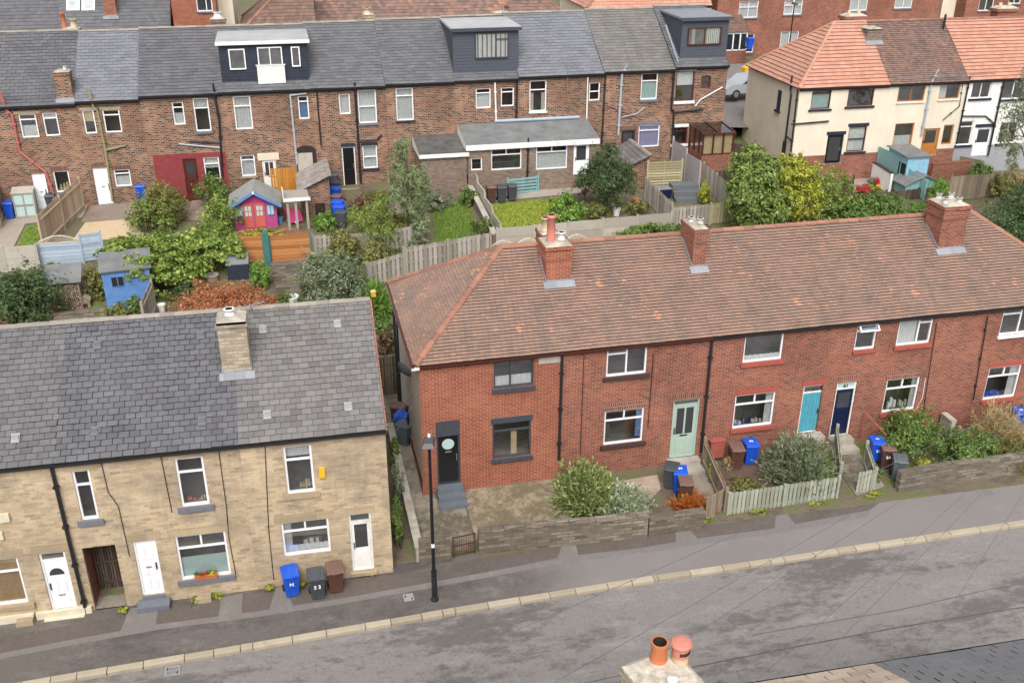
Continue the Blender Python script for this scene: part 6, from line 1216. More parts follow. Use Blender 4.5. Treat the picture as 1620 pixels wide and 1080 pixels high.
p = at(136, 484); e = gable_shed(p, .1, .42, .4, .34, .16, 'fence_brown', 'fence_new', 'small wooden hedgehog house beside the log store', name='animal_house', cat='animal house', ov=.05, th=.02); m = MB(); m.box(-.1, .1, -.225, -.22, .03, .2); m.build('doorway', 'soot_shade', e)  # entrance is a flat panel coloured as the shade inside
p = at(378, 442); pent_shed(p + np.array([0, .3, 0]), .0, .95, .7, .75, 1.0, 'timber_black', 'grp_dark', 'black slatted log box with flat dark lid beside the hop plant', ov=.05, name='storage_box', cat='storage box')
p = at(402, 362); e = gable_shed(p + np.array([.15, .95, 0]), .0, 2.1, 1.8, 1.35, .62, 'magenta_paint', 'felt_green', 'pink and coral painted playhouse with blue trim and grey felt roof', name='playhouse', cat='playhouse', trim='playhouse_blue', ov=.28)
for x, mt in ((-.35, 'coral_paint'), (.22, 'coral_paint')):
    m = MB(); m.box(x - .25, x + .25, -.945, -.918, .08, 1.32); d = m.build('door', mt, e); m = MB(); m.box(x - .15, x + .15, -.958, -.9455, .68, 1.2); m.build('pane', 'frosted', d); m = MB(); m.box(x - .02, x + .02, -.968, -.9585, .68, 1.2); m.box(x - .15, x + .15, -.967, -.9590, .92, .96); m.build('glazing_bar', mt, d)
m = MB(); m.box(.58, .95, -.945, -.918, .68, 1.22); w = m.build('window', 'playhouse_blue', e); m = MB(); m.box(.62, .74, -.956, -.9455, .73, 1.17); m.box(.79, .91, -.956, -.9455, .73, 1.17); m.build('pane', 'frosted', w); m = MB(); m.box(-.98, -.62, -.945, -.918, .68, 1.22); w = m.build('window', 'playhouse_blue', e); m = MB(); m.box(-.94, -.66, -.956, -.9455, .73, 1.17); m.build('pane', 'frosted', w)
m = MB(); m.lathe((0, -1.2, 1.86), [(.001, .0), (.07, .06), (.05, .13), (.001, .2)], 8); m.build('finial', 'white_paint', e)
a_, b_ = FY(1435, 250, 51.0), FY(1474, 243, 51.0); e = pent_shed(((a_[0] + b_[0]) / 2, 52.05, 2.4), .0, b_[0] - a_[0] - .2, 2.1, a_[2] - 2.4, a_[2] - 2.3, 'sky_blue_paint', 'felt_grey', 'sky blue timber shed with flat grey felt roof'); hw_ = (b_[0] - a_[0] - .2) / 2; m = MB(); m.box(-hw_ - .03, -hw_ - .002, -.95, -.25, .9, 1.7); w = m.build('window', 'dark_glass', e)
p = at(1440, 312); gable_shed(p + np.array([.6, .5, -.1]), .0, 2.3, 1.4, .9, .5, 'teal_paint', 'felt_grey', 'small teal store with pitched brown grey felt roof in front of the blue shed', name='garden_store', cat='shed', ov=.15)
# mini greenhouse
p = at(44, 340); e = empty('cold_frame', p, .05, 'weathered timber mini greenhouse beside the blue bin', 'cold frame'); m = MB(); m.box(-.48, .48, -.3, .3, 0, 1.25); m.build('body', 'frosted', e); m = MB()
for x in (-.48, 0, .48): m.box(x - .03, x + .03, -.34, -.302, 0, 1.25)
for z in (0, .6, 1.2): m.box(-.5, .5, -.338, -.303, z, z + .06)
m.bar((0, -.36, 1.25), (0, .34, 1.42), 1.06, .05); m.build('frame', 'fence_grey', e)
# steps, gates, oddments
p = at(1090, 322); e = empty('garden_steps', p, -.08, 'three dark grey decking steps beside the grey fence', 'steps'); m = MB()
for i in range(3): m.box(-.75, .75, .42 * i, .42 * (i + 1) + .3, 0, .26 * (i + 1))
m.build('treads', 'deck_grey', e)
g0 = at(432, 335); g1 = at(462, 330); gate(g0 + np.array([0, 1.2, 0]), g0 + np.array([1.35, 1.15, 0]), 2.0, 'gate_orange', 'tall orange brown timber gate between playhouse and outhouse', 'wood')
def lathe_thing(name, p, prof, mat, label, cat, k=16, group=None, rim=None): e = MB(); e.lathe((0, 0, 0), prof, k); o = e.build(name, mat, smooth=False); o.location = p; return tag(o, label, cat, group)
pot = lambda r, h: [(.001, 0), (r * .7, 0), (r * .95, h * .85), (r * 1.06, h * .86), (r * 1.06, h), (r * .9, h), (r * .88, h * .88), (.001, h * .86)]
gP = 'garden pots'
for (u, v, r, h, mt, l) in ((87, 497, .2, .36, 'terracotta', 'terracotta pot in front of the log store'), (257, 494, .17, .4, 'white_paint', 'tall white pot by the grey fence end'), (336, 445, .3, .35, 'concrete', 'round stone planter behind the copper shrub'), (975, 322, .22, .3, 'terracotta', 'terracotta pot under the dark green tree'), (1006, 322, .2, .3, 'terracotta', 'terracotta pot beside the outhouse door'), (975, 341, .22, .42, 'white_paint', 'white bucket behind the pale panel fence'), (463, 484, .3, .5, 'white_paint', 'white plastic water butt top behind the stone ridge'), (458, 345, .2, .5, 'pink_plastic', 'pink plastic tub under the canopy'), (1055, 245, .25, .35, 'deck_grey', 'grey planter on the slat screen')):
    lathe_thing('plant_pot', at(u, v), pot(r, h), mt, l, 'pot', group=gP)
p = at(467, 352); e = empty('toy_car', p, .4, 'pink and white toy by the canopy', 'toy'); m = MB(); m.frus((0, 0), .35, .25, .25, .2, .1, .7); m.build('body', 'pink_plastic', e); m = MB(); m.lathe((0, -.2, .05), [(.001, 0), (.12, .0), (.12, .12), (.001, .12)], 10); m.build('wheels', 'white_pvc', e)
p = at(444, 352); lathe_thing('toy_bucket', p, pot(.16, .3), 'playhouse_blue', 'blue toy bucket beside the pink tub', 'toy')
p = at(1046, 312); e = empty('storage_box', p, .1, 'dark blue covered box at the top of the slatted fence', 'box'); m = MB(); m.box(-.45, .45, -.3, .3, 0, .5); m.build('body', 'navy_paint', e); m = MB(); m.box(-.48, .48, -.33, .33, .501, .55); m.build('lid', 'grp_dark', e)
p = at(1137, 268); e = empty('garden_cushion', p, .6, 'white folded garden seat cushion leaning by the conservatory', 'cushion'); m = MB(); m.bar((0, 0, .1), (.35, .5, .95), .55, .12); m.build('seat', 'blind_white', e); m = MB(); m.bar((.1, .65, .3), (.2, .75, 1.2), .4, .1); m.build('back', 'powder_blue', e)
p = at(593, 503); e = empty('bird_feeder', p + np.array([0, 0, -.3]), 0, 'yellow bird feeder on a pole by the stone house gable', 'bird feeder'); m = MB(); m.tube([(0, 0, 0), (0, 0, 1.3)], .02, 6); m.build('pole', 'fence_brown', e); m = MB(); m.frus((0, 0), .1, .09, .1, .09, 1.35, 1.58); m.build('box', 'yellow_plastic', e); m = MB(); m.frus((0, 0), .13, .12, .04, .04, 1.581, 1.67); m.build('roof', 'gold_cloth', e)
p = at(1380, 289); e = empty('parasol_base', p, 0, 'folded dark parasol stand on the patio', 'parasol'); m = MB(); m.lathe((0, 0, 0), [(.3, 0), (.3, .08), (.05, .12), (.03, 1.2), (.001, 1.2)], 12); m.build('base', 'black_pvc', e)
# window box of flowers
q_ = HB.rect((312, 903, 341, 917)); e = empty('window_box', LH.w((q_[0] + q_[2]) / 2, -.05, HB.rect((276, 849, 366, 908))[1] - .002), 0, 'terracotta window box of red and yellow flowers on the grey sill', 'window box'); m = MB(); m.frus((0, 0), .30, .055, .33, .075, 0, .15); m.build('trough', 'terracotta', e)
# log-pale slab: chain link post
p = at(60, 505); e = empty('chain_link_fence', p, 0, 'short chain link fence with concrete post by the left bushes', 'fence'); m = MB(); m.box(-.05, .05, -.05, .05, 0, 1.5); m.build('post', 'concrete', e); m = MB()
for i in range(10): m.tube([(.05, 0, .1 + .13 * i), (1.0, .7, .25 + .13 * i)], .006, 4); 
for i in range(10): m.tube([(.1 * i, .07 * i, .1), (.1 * i, .07 * i, 1.4)], .006, 4)
m.build('mesh', 'grey_pipe', e)
p = at(1167, 152); 
def car(p, rot, label):
    e = empty('parked_car', p, rot, label, 'car'); m = MB(); pr = [(-2.1, .35), (-2.1, .75), (-1.75, .95), (-.9, 1.02), (-.35, 1.42), (1.1, 1.46), (1.8, 1.0), (2.05, .9), (2.1, .4)]; m.prism(pr, -.85, .85); m.build('body', 'car_silver', e); m = MB(); m.prism([(-.8, 1.0), (-.33, 1.36), (1.05, 1.40), (1.6, 1.02)], -.865, .865); m.build('window', 'dark_glass', e)
    for x in (-1.3, 1.3):
        for y in (-.86, .74): m = MB(); m.tube([(x, y, .32), (x, y + .12, .32)], .32, 16); w = m.build('wheel', 'rubber', e); m = MB(); m.tube([(x, y - .01, .32), (x, y + .13, .32)], .2, 12); m.build('rim', 'steel', w)
    for y in (-.6, .6): m = MB(); m.box(-2.13, -2.08, y - .15, y + .15, .68, .8); m.build('headlight', 'white_pvc', e)
    return e
c_ = FY(1160, 152, 66); car((c_[0] + .9, 66, c_[2]), .15, 'silver grey hatchback parked behind the end of the old terrace')

# ================================================================ plants
def leaf_mesh(pos, nrm, size, rs, asp=.55, fold=.25):
    n = len(pos); d = rs.normal(size=(n, 3)); d -= (d * nrm).sum(1)[:, None] * nrm; d /= np.linalg.norm(d, axis=1)[:, None] + 1e-9; s = np.cross(nrm, d); L = (size * np.clip(rs.lognormal(-.08, .38, n), .4, 2.0))[:, None]
    V = np.empty((n, 4, 3)); V[:, 0] = pos - d * L * .5; V[:, 1] = pos + s * L * asp * .5 + nrm * L * fold * .3; V[:, 2] = pos + d * L * .5 - nrm * L * fold * .4; V[:, 3] = pos - s * L * asp * .5 + nrm * L * fold * .3
    return V.reshape(-1, 3)
def quads_obj(name, V, mat, parent):
    n = len(V) // 4; me = bpy.data.meshes.new(name); me.vertices.add(n * 4); me.vertices.foreach_set('co', V.ravel()); me.loops.add(n * 4); me.loops.foreach_set('vertex_index', np.arange(n * 4, dtype=np.int32)); me.polygons.add(n); me.polygons.foreach_set('loop_start', np.arange(0, n * 4, 4, dtype=np.int32)); me.polygons.foreach_set('loop_total', np.full(n, 4, dtype=np.int32)); me.update(); me.validate()
    me.materials.append(MAT[mat]); o = bpy.data.objects.new(name, me); COL.objects.link(o); o.parent = parent; return o
def crown(e, blobs, n, leaf, mat, seed, clump=.33, droop=0.0, name='foliage', shell=.72, asp=.55, extra=None):
    """blobs: (cx,cy,cz,rx,ry,rz). Leaves sit in clumps spread over and inside each blob."""
    rs = np.random.RandomState(seed); vol = np.array([b[3] * b[4] + b[4] * b[5] + b[3] * b[5] for b in blobs]); P = []; Nn = []
    n = int(n * 2.1)
    for b, k in zip(blobs, np.maximum(30, (n * vol / vol.sum()).astype(int))):
        c, r = np.array(b[:3]), np.array(b[3:6]); nc = max(8, k // 42); dirs = rs.normal(size=(nc, 3)); dirs[:, 2] = dirs[:, 2] * .9 + .18; dirs /= np.linalg.norm(dirs, axis=1)[:, None]
        rad = shell + (1.08 - shell) * rs.uniform(0, 1, nc) ** .8; rad[: nc // 5] *= rs.uniform(.35, .8, nc // 5); rad[-max(1, nc // 7):] *= rs.uniform(1.08, 1.32, max(1, nc // 7)); cc = dirs * rad[:, None]
        idx = rs.randint(0, nc, k); sz = rs.uniform(.6, 1.3, nc) * clump; q = cc[idx] + rs.normal(size=(k, 3)) * sz[idx][:, None] * .5
        p = c + q * r; ok = p[:, 2] > b[2] - b[5] * 1.02; p, q, idx = p[ok], q[ok], idx[ok]
        off = q - cc[idx]; nn = dirs[idx] * .6 + off / (np.linalg.norm(off, axis=1)[:, None] + 1e-6) * .5 + rs.normal(size=p.shape) * .45 + np.array([0, 0, .45]); nn /= np.linalg.norm(nn, axis=1)[:, None]; p[:, 2] -= droop * (off ** 2).sum(1)
        P.append(p); Nn.append(nn)
    P = np.concatenate(P); Nn = np.concatenate(Nn); P[:, 2] = np.maximum(P[:, 2], .02); return quads_obj(name, leaf_mesh(P, Nn, leaf, rs, asp), mat, e)
def stems(e, blobs, mat, seed, r=.02, name='stems', base=(0, 0), trunk=0):
    rs = random.Random(seed); m = MB()
    for b in blobs:
        for i in range(5 if len(blobs) < 5 else 3):
            q = (b[0] + rs.uniform(-.5, .5) * b[3], b[1] + rs.uniform(-.5, .5) * b[4], b[2] + rs.uniform(-.2, .5) * b[5]); s = (base[0] + rs.uniform(-.1, .1) if trunk else b[0] * .6 + rs.uniform(-.2, .2), base[1] + rs.uniform(-.1, .1) if trunk else b[1] * .6 + rs.uniform(-.2, .2), trunk * .8); mid = tuple(lerp(s[j], q[j], .5) + rs.uniform(-.08, .08) for j in range(3)); m.tube([s, mid, q], [r, r * .7, r * .3], 5)
    if trunk: m.tube([(base[0], base[1], -.1), (base[0] + .05, base[1], trunk * .5), (base[0], base[1] + .03, trunk)], [r * 3, r * 2.4, r * 2], 8)
    return m.build(name, mat, e)
SEED = [100]
def bush(u, vb, vt, w, mat, label, n=2200, leaf=.11, name='shrub', cat='shrub', group=None, d=None, nb=4, clump=.33, h=0.0, trunk=0, asp=.55, shell=.72, stem='bark_wood', squash=1.0, p=None, tname=None):
    """shrub from its foot pixel, top pixel row and pixel width"""
    p = at(u, vb, h) if p is None else p; s = ppm(p); rx = w / 2 / s; ry = (d / 2 if d else rx * .85); elev = math.asin((CH - p[2]) / np.linalg.norm(p - CO)); H = max(.25, ((vb - vt) / s - ry * .55 * math.sin(elev)) / math.cos(elev)) * squash
    SEED[0] += 1; rs = random.Random(SEED[0]); e = empty(name, p, 0, label, cat, group); bl = []
    z0 = trunk
    for i in range(nb):
        a = 2 * math.pi * (i + rs.random() * .6) / nb; f = .46 if nb > 1 else 0; hh = (H - z0) * rs.uniform(.72, 1.0); bl.append((rx * f * math.cos(a), ry * f * math.sin(a), z0 + hh * .5, rx * rs.uniform(.5, .64) if nb > 1 else rx, ry * rs.uniform(.5, .64) if nb > 1 else ry, hh * .5))
    if nb > 1: bl.append((0, 0, z0 + (H - z0) * .52, rx * .55, ry * .55, (H - z0) * .5))
    crown(e, bl, n, leaf, mat, SEED[0], clump, shell=shell, asp=asp, name='crown' if trunk else 'foliage'); stems(e, bl, stem, SEED[0], .018 + .008 * H, 'trunk' if trunk else 'stems', trunk=trunk); return e
gH = 'garden shrubs'
# front gardens
def spiky(p, w, H, mat, label, n=2600, leaf=.3, seed=1, name='shrub', cat='shrub', stemmat='bark_wood', asp=.09, spread=1.0, blobs=None):
    """shrub of upright and arching narrow sprays"""
    rs = np.random.RandomState(seed); e = empty(name, p, 0, label, cat, gH); n = int(n * 1.9); k = n // 26; P = []; Nn = []; V = []
    d = rs.normal(size=(k, 3)); d[:, 2] = np.abs(d[:, 2]) * 1.1 + .25; d /= np.linalg.norm(d, axis=1)[:, None]; R = np.array([w / 2, w / 2, H]); st = MB()
    for i in range(k):
        L = rs.uniform(.55, 1.08); b = np.array([rs.normal(0, .12) * w, rs.normal(0, .12) * w, 0]); t = b * .6 + d[i] * R * L; cv = np.array([0, 0, -.12 * H * rs.uniform(.2, 1)])
        if i % 5 == 0: st.tube([tuple(b), tuple(lerp(b, t, .55) - cv * .6), tuple(t + cv * .4)], [.014, .01, .004], 4)
        m = 26; f = rs.uniform(.35, 1.0, m); pos = b + (t - b) * f[:, None] + cv * (f ** 2)[:, None] + rs.normal(0, .03, (m, 3)); dr = d[i] + rs.normal(0, .45, (m, 3)); dr /= np.linalg.norm(dr, axis=1)[:, None]
        sd_ = np.cross(dr, rs.normal(size=(m, 3))); sd_ /= np.linalg.norm(sd_, axis=1)[:, None]; ll = (leaf * rs.uniform(.5, 1.3, m))[:, None]; q = np.empty((m, 4, 3)); q[:, 0] = pos; q[:, 1] = pos + dr * ll * .5 + sd_ * ll * asp; q[:, 2] = pos + dr * ll; q[:, 3] = pos + dr * ll * .5 - sd_ * ll * asp; V.append(q.reshape(-1, 3))
    V = np.concatenate(V); V[:, 2] = np.maximum(V[:, 2], .01); quads_obj('foliage', V, mat, e); st.build('stems', stemmat, e); return e
spiky(at(925, 798), 2.2, 1.7, 'leaf_variegated', 'large green and yellow variegated bush by the bare concrete yard', 9000, .14, 11, asp=.22)
spiky(at(985, 808), 2.1, .85, 'leaf_silver', 'pale silver green low shrub on the front wall', 6000, .11, 12, asp=.3)
spiky(at(1260, 760), 2.5, 1.9, 'leaf_rosemary', 'large silvery rosemary like bush behind the pale green fence', 13000, .16, 13, asp=.13)
spiky(at(1092, 806), 1.5, .75, 'leaf_orange', 'orange leaved shrub spilling over the low dark wall', 2200, .12, 14, asp=.16)
bush(1440, 715, 640, 120, 'leaf_green', 'dense green shrub below the lower window of house 61', 3600, .085, group=gH, d=2.2); bush(1530, 735, 672, 95, 'leaf_green', 'green shrub in front of the concrete dividing wall', 2600, .085, group=gH)
spiky(at(1572, 705), 2.3, 2.0, 'leaf_tan', 'tall tan feathery grass beside the end window', 4500, .2, 15, asp=.06); spiky(at(1615, 735), 2.2, 1.2, 'leaf_olive', 'olive feathery grass at the right edge', 4000, .2, 16, asp=.06)
bush(1460, 752, 722, 36, 'leaf_yellow', 'small pale green plant behind the stone wall', 700, .08, group=gH); bush(1395, 672, 632, 30, 'leaf_green', 'climbing plant beside the lower window of house 61', 700, .08, group=gH)
bush(1180, 775, 755, 70, 'leaf_olive', 'low plants in the bark bed', 900, .07, group=gH); bush(1128, 760, 735, 16, 'leaf_yellow', 'yellow green creeper on the weathered fence', 500, .07, group=gH); bush(1300, 770, 715, 36, 'leaf_green', 'green plant right of the silver bush', 700, .08, group=gH)
bush(1380, 760, 735, 26, 'leaf_green', 'small green plant beside the path gate', 400, .07, group=gH); bush(1152, 742, 722, 18, 'leaf_tan', 'dry brown grass tuft by the brown bin', 300, .07, group=gH)
for i, (u, v, l) in enumerate(((1010, 843, 'weeds along the foot of the garden wall below the silver shrub'), (975, 847, 'yellow green weeds at the foot of the long garden wall'), (1110, 826, 'weeds by the brown timber gate'), (1200, 812, 'weeds below the pale green picket fence'), (1290, 796, 'weeds at the right end of the picket fence'), (80, 935, ''), (196, 966, 'weeds beside the passage step'), (345, 942, 'weeds below the flower box window'), (426, 932, 'weeds left of the blue bin'), (586, 906, 'weeds by the half glazed door'), (478, 925, 'weeds between the blue and grey bins'), (310, 950, 'weeds by the pale stone block'), (1380, 784, 'weeds by the open gate'))):
    if not l: continue
    bush(u, v + 6, v - 6, 24 if u > 900 else 14, 'leaf_yellow', l, 160, .07, 'weeds', 'weeds', 'weeds along the walls', nb=1, p=G(u, v + 3, .0), d=.2)
for v, vt, w, mt, l in ((860, 790, 34, 'leaf_green', 'green weeds in the narrow strip beside the stone gable'), (800, 720, 26, 'leaf_grey', 'grey green plants in the strip behind the low path wall'), (740, 690, 20, 'leaf_green', 'plants further up the strip beside the stone gable')): bush(628, v, vt, w, mt, l, 700, .08, group=gH, h=0.0, nb=2)
# alley between the houses and behind
bush(612, 560, 520, 40, 'leaf_brown', 'rusty brown shrub behind the alley gate', 900, .1, group=gH); bush(604, 525, 495, 34, 'leaf_green', 'green shrub beside the bird feeder', 700, .1, group=gH)
spiky(at(596, 492), 1.3, 1.3, 'leaf_bright', 'spiky yucca by the long grey fence', 900, .6, 17, asp=.05, name='yucca', cat='yucca')
# left back gardens
bush(48, 505, 420, 120, 'leaf_dark', 'large dark green bush at the left edge with red berries', 4200, .12, group=gH); bush(8, 470, 430, 70, 'leaf_grey', 'grey green bush cut by the left edge', 1500, .12, group=gH); bush(10, 520, 490, 60, 'leaf_brown', 'rusty low shrub above the left ridge', 900, .1, group=gH); bush(42, 520, 498, 36, 'leaf_grey', 'pale round shrub above the left ridge', 700, .08, group=gH)
bush(155, 470, 420, 55, 'leaf_olive', 'straggly rose bush between log store and blue shed', 1500, .1, group=gH); bush(92, 445, 412, 60, 'leaf_green', 'green climber along the powder blue fence', 1000, .1, group=gH); bush(190, 500, 478, 60, 'leaf_olive', 'low olive shrub in front of the blue shed', 800, .09, group=gH); bush(218, 495, 465, 34, 'leaf_green', 'green creeper on the blue shed corner', 600, .1, group=gH)
p = at(275, 447); e = empty('hop_plant', p, 0, 'huge bright lime green hop plant sprawling over the blue shed', 'climber'); bl = []
for (u, v, r, hz) in ((185, 398, .7, 1.25), (205, 388, .8, 1.35), (228, 428, 1.0, 1.5), (228, 398, .9, 1.45), (258, 412, 1.1, 1.35), (285, 398, 1.1, 1.4), (295, 425, 1.1, 1.2), (322, 402, 1.0, 1.45), (345, 392, .9, 1.5), (362, 402, .85, 1.3), (338, 365, .7, 1.6), (240, 378, .75, 1.5), (372, 385, .6, 1.5), (262, 448, .9, .95), (228, 452, .8, 1.65), (205, 418, .7, 2.1), (248, 440, 1.0, 1.4), (310, 385, .8, 1.6), (268, 372, .6, 1.5)):
    q = at(u, v + 28) - p; bl.append((q[0], q[1] * .8, hz - .25 + q[2] * .5, r, r * .85, r * .6))
crown(e, bl, 10500, .135, 'leaf_hop', 501, .26, asp=.85); stems(e, bl, 'bark_wood', 5, .03)
bush(262, 356, 286, 78, 'leaf_olive', 'rounded olive green rose bush in front of the red wall', 2600, .12, group=gH); bush(240, 364, 308, 78, 'leaf_fresh', 'green bush left of the rose bush', 1500, .12, group=gH); bush(341, 326, 274, 56, 'leaf_green', 'green bush beside the red wall window', 1500, .11, group=gH); bush(350, 372, 306, 66, 'leaf_hop', 'yellow flecked bush left of the playhouse', 1500, .11, group=gH); bush(415, 372, 358, 60, 'leaf_yellow', 'low golden plants in front of the playhouse', 600, .1, group=gH)
bush(350, 497, 438, 150, 'leaf_acer', 'wide copper orange maple shrub behind the stone ridge', 6500, .085, name='maple_shrub', cat='maple', group=gH, nb=7, shell=.6); bush(418, 500, 455, 60, 'leaf_acer', 'copper maple shrub end near the water butt', 1700, .085, name='maple_shrub', cat='maple', group=gH)
bush(452, 490, 462, 36, 'leaf_green', 'small green shrub beside the water butt', 500, .09, group=gH); bush(414, 455, 412, 40, 'leaf_bright', 'bright green shrub beside the black log box', 1200, .1, group=gH); bush(300, 470, 440, 60, 'leaf_dark', 'dark undergrowth beneath the hop plant', 900, .1, group=gH)
bush(528, 488, 395, 100, 'leaf_grey', 'tall grey green buddleia bush above the stone ridge', 4600, .13, group=gH, nb=6, asp=.4); bush(560, 480, 430, 60, 'leaf_grey', 'grey green bush end behind the stone gable', 1500, .12, group=gH, asp=.4); bush(498, 430, 398, 40, 'leaf_green', 'green climber at the end of the orange fence', 900, .1, group=gH)
bush(545, 425, 362, 60, 'leaf_olive', 'climbing plant over the grey hit and miss fence', 2000, .11, group=gH); bush(516, 362, 333, 42, 'leaf_bright', 'bright green bush in front of the outhouse doorway', 1300, .11, group=gH)
bush(590, 380, 318, 70, 'leaf_lime', 'overgrown bramble bush in the middle garden', 3000, .12, group=gH, nb=5); bush(640, 378, 330, 40, 'leaf_olive', 'bramble bush beside the narrow path', 1300, .12, group=gH); bush(575, 330, 305, 60, 'leaf_brown', 'brown dry bramble by the outhouse bins', 900, .1, group=gH); bush(600, 320, 300, 60, 'leaf_olive', 'low scrub below the sash window', 800, .1, group=gH)
bush(598, 440, 385, 44, 'leaf_olive', 'thin climber trained up behind the grey fence', 1300, .12, group=gH)
# willow and young trees
def tree(u, vb, H, blobs, trunk_r, mat, label, n, leaf, asp=.4, cat='tree', name='garden_tree', droop=0, clump=.33, shell=.55, lean=(0, 0)):
    p = at(u, vb); SEED[0] += 1; e = empty(name, p, 0, label, cat, 'garden trees'); crown(e, blobs, n, leaf, mat, SEED[0], clump, droop, 'crown', shell, asp); m = MB(); top = max(b[2] for b in blobs); rs = random.Random(SEED[0])
    m.tube([(0, 0, -.2), (lean[0] * .5 + .04, lean[1] * .5, top * .4), (lean[0], lean[1], top)], [trunk_r, trunk_r * .75, trunk_r * .35], 8)
    for b in blobs:
        for _ in range(3): z = rs.uniform(.25, .7) * top; t = (b[0] + rs.uniform(-.6, .6) * b[3], b[1] + rs.uniform(-.6, .6) * b[4], b[2] + rs.uniform(-.3, .6) * b[5]); m.tube([(lean[0] * z / top, lean[1] * z / top, z), (t[0] * .6, t[1] * .6, lerp(z, t[2], .6)), t], [trunk_r * .4, trunk_r * .25, trunk_r * .1], 5)
    m.build('trunk', 'bark_wood', e); return e
tree(648, 385, 5.2, [(-.1, 0, 4.7, .35, .35, .7), (-.35, .2, 3.7, .5, .45, .8), (.35, -.1, 3.3, .65, .5, .8), (.75, .2, 2.4, .55, .5, .7), (-.6, -.2, 2.5, .45, .45, .6), (.2, -.4, 1.9, .55, .5, .7), (.6, -.5, 1.1, .45, .5, .5)], .1, 'leaf_willow', 'slender grey green willow between the overgrown gardens', 4200, .16, .24, name='willow_tree', droop=.4)
tree(670, 425, 3, [(0, 0, 1.7, .45, .4, .5), (-.4, .1, 1.1, .4, .4, .4), (.4, 0, .9, .45, .4, .45), (.1, 0, .4, .5, .4, .4)], .05, 'leaf_grey', 'small airy sapling in front of the long grey fence', 900, .12, .3)
tree(605, 425, 3, [(0, 0, 3.0, .4, .4, .7), (-.3, .1, 2.2, .5, .4, .6), (.35, 0, 1.8, .5, .4, .6), (-.4, 0, 1.1, .5, .4, .5), (.3, 0, .7, .5, .4, .4)], .05, 'leaf_lime', 'thin young tree by the middle grey fence', 2000, .12, .35)
tree(958, 340, 4, [(0, 0, 3.1, .75, .7, .7), (-.7, 0, 2.5, .7, .6, .6), (.6, .1, 2.3, .9, .7, .7), (-.2, -.2, 1.8, .9, .7, .7), (-1.3, .1, 2.0, .6, .5, .4), (1.1, 0, 1.6, .6, .5, .6), (.2, -.2, 1.0, .6, .5, .5)], .09, 'leaf_dark', 'dark blue green mountain ash tree in front of the mossy roofed outhouse', 5200, .13, .35)
tree(925, 320, 3, [(0, 0, 1.3, .5, .45, .5), (-.4, .1, .8, .45, .4, .4), (.4, 0, .6, .45, .4, .4)], .04, 'leaf_brown', 'brown sparse shrub tree by the extension door', 700, .1, .4)
bush(897, 357, 305, 60, 'leaf_bright', 'bright green glossy bush at the foot of the yellow lawn', 2200, .16, group=gH, asp=.4); bush(940, 345, 318, 50, 'leaf_olive', 'olive shrub beneath the dark green tree', 900, .1, group=gH); bush(1005, 340, 315, 44, 'leaf_olive', 'potted plants by the outhouse', 800, .1, group=gH)
bush(1030, 375, 352, 110, 'leaf_green', 'ivy behind the brick roof ridge', 1500, .12, group=gH, d=.8); bush(740, 325, 295, 40, 'leaf_green', 'green weeds by the low brick wall', 800, .12, group=gH); bush(760, 375, 340, 40, 'leaf_green', 'weeds on the brick wall of the willow garden', 700, .1, group=gH); bush(690, 330, 300, 60, 'leaf_grey', 'grey green scrub below the brown extension', 900, .12, group=gH)
bush(1112, 322, 290, 26, 'leaf_yellow', 'bright yellow conifer beside the grey steps', 1300, .09, name='conifer', group=gH, nb=2); bush(1066, 312, 298, 20, 'leaf_brown', 'dark red potted acer by the grey steps', 400, .08, group=gH)
bush(1120, 262, 245, 18, 'leaf_yellow', 'pale yellow shrub by the conservatory', 400, .1, group=gH)
# right back gardens
p = at(1195, 372); e = empty('hedge_tree', p, 0, 'very large light green bush between the old terrace and the cream house', 'tree', 'garden trees'); bl = [(-.7, 0, 2.0, 1.1, 1.1, 1.3), (.1, .4, 3.0, 1.1, 1.0, 1.1), (-.9, .6, 3.4, .8, .8, .8), (.75, 0, 1.8, .95, 1.0, 1.3), (.1, -.4, 1.0, 1.2, .9, 1.0), (-.3, .8, 4.1, .65, .7, .55), (.7, .5, 3.3, .6, .6, .6), (-1.3, .2, 2.6, .55, .6, .6)]; crown(e, bl, 6000, .165, 'leaf_fresh', 601, .27, asp=.5); stems(e, bl, 'bark_wood', 6, .05)
p = at(1243, 362); e = empty('hedge_tree', p, 0, 'yellow green bushy tree in front of the cream gable', 'tree', 'garden trees'); bl = [(-.3, .3, 2.9, .85, .8, .9), (.6, .2, 2.7, .75, .8, .85), (-.2, 0, 1.4, 1.1, .9, 1.1), (.9, -.2, 1.5, .85, .8, 1.0), (.2, .4, 3.5, .5, .5, .5)]; crown(e, bl, 4200, .14, 'leaf_yellow', 602, .27); stems(e, bl, 'bark_wood', 7, .05)
p = at(1300, 352); e = empty('hedge_tree', p, 0, 'olive green bush right of the yellow green tree', 'tree', 'garden trees'); bl = [(0, .3, 2.1, 1.2, .9, .8), (.8, .2, 1.5, .8, .7, .8), (-.6, 0, 1.2, .9, .8, 1.0), (.3, -.3, .8, 1.0, .7, .8)]; crown(e, bl, 3400, .12, 'leaf_lime', 603, .27); stems(e, bl, 'bark_wood', 8, .04)
p = at(1370, 352); e = empty('hedge', p, .05, 'long clipped green hedge behind the tile roof ridge', 'hedge'); bl = [(-1.6 + .62 * i, .1 * (i % 2), .65, .75, .7, .72) for i in range(6)]; crown(e, bl, 5000, .12, 'leaf_green', 604, .3); stems(e, bl, 'bark_wood', 9, .02)
bush(1482, 330, 280, 44, 'leaf_bright', 'feathery green conifer by the dark fence', 1800, .12, name='conifer', group=gH, nb=2, asp=.25); bush(1450, 335, 318, 44, 'leaf_bright', 'low feathery conifer behind the chimney', 900, .12, name='conifer', group=gH, asp=.25)
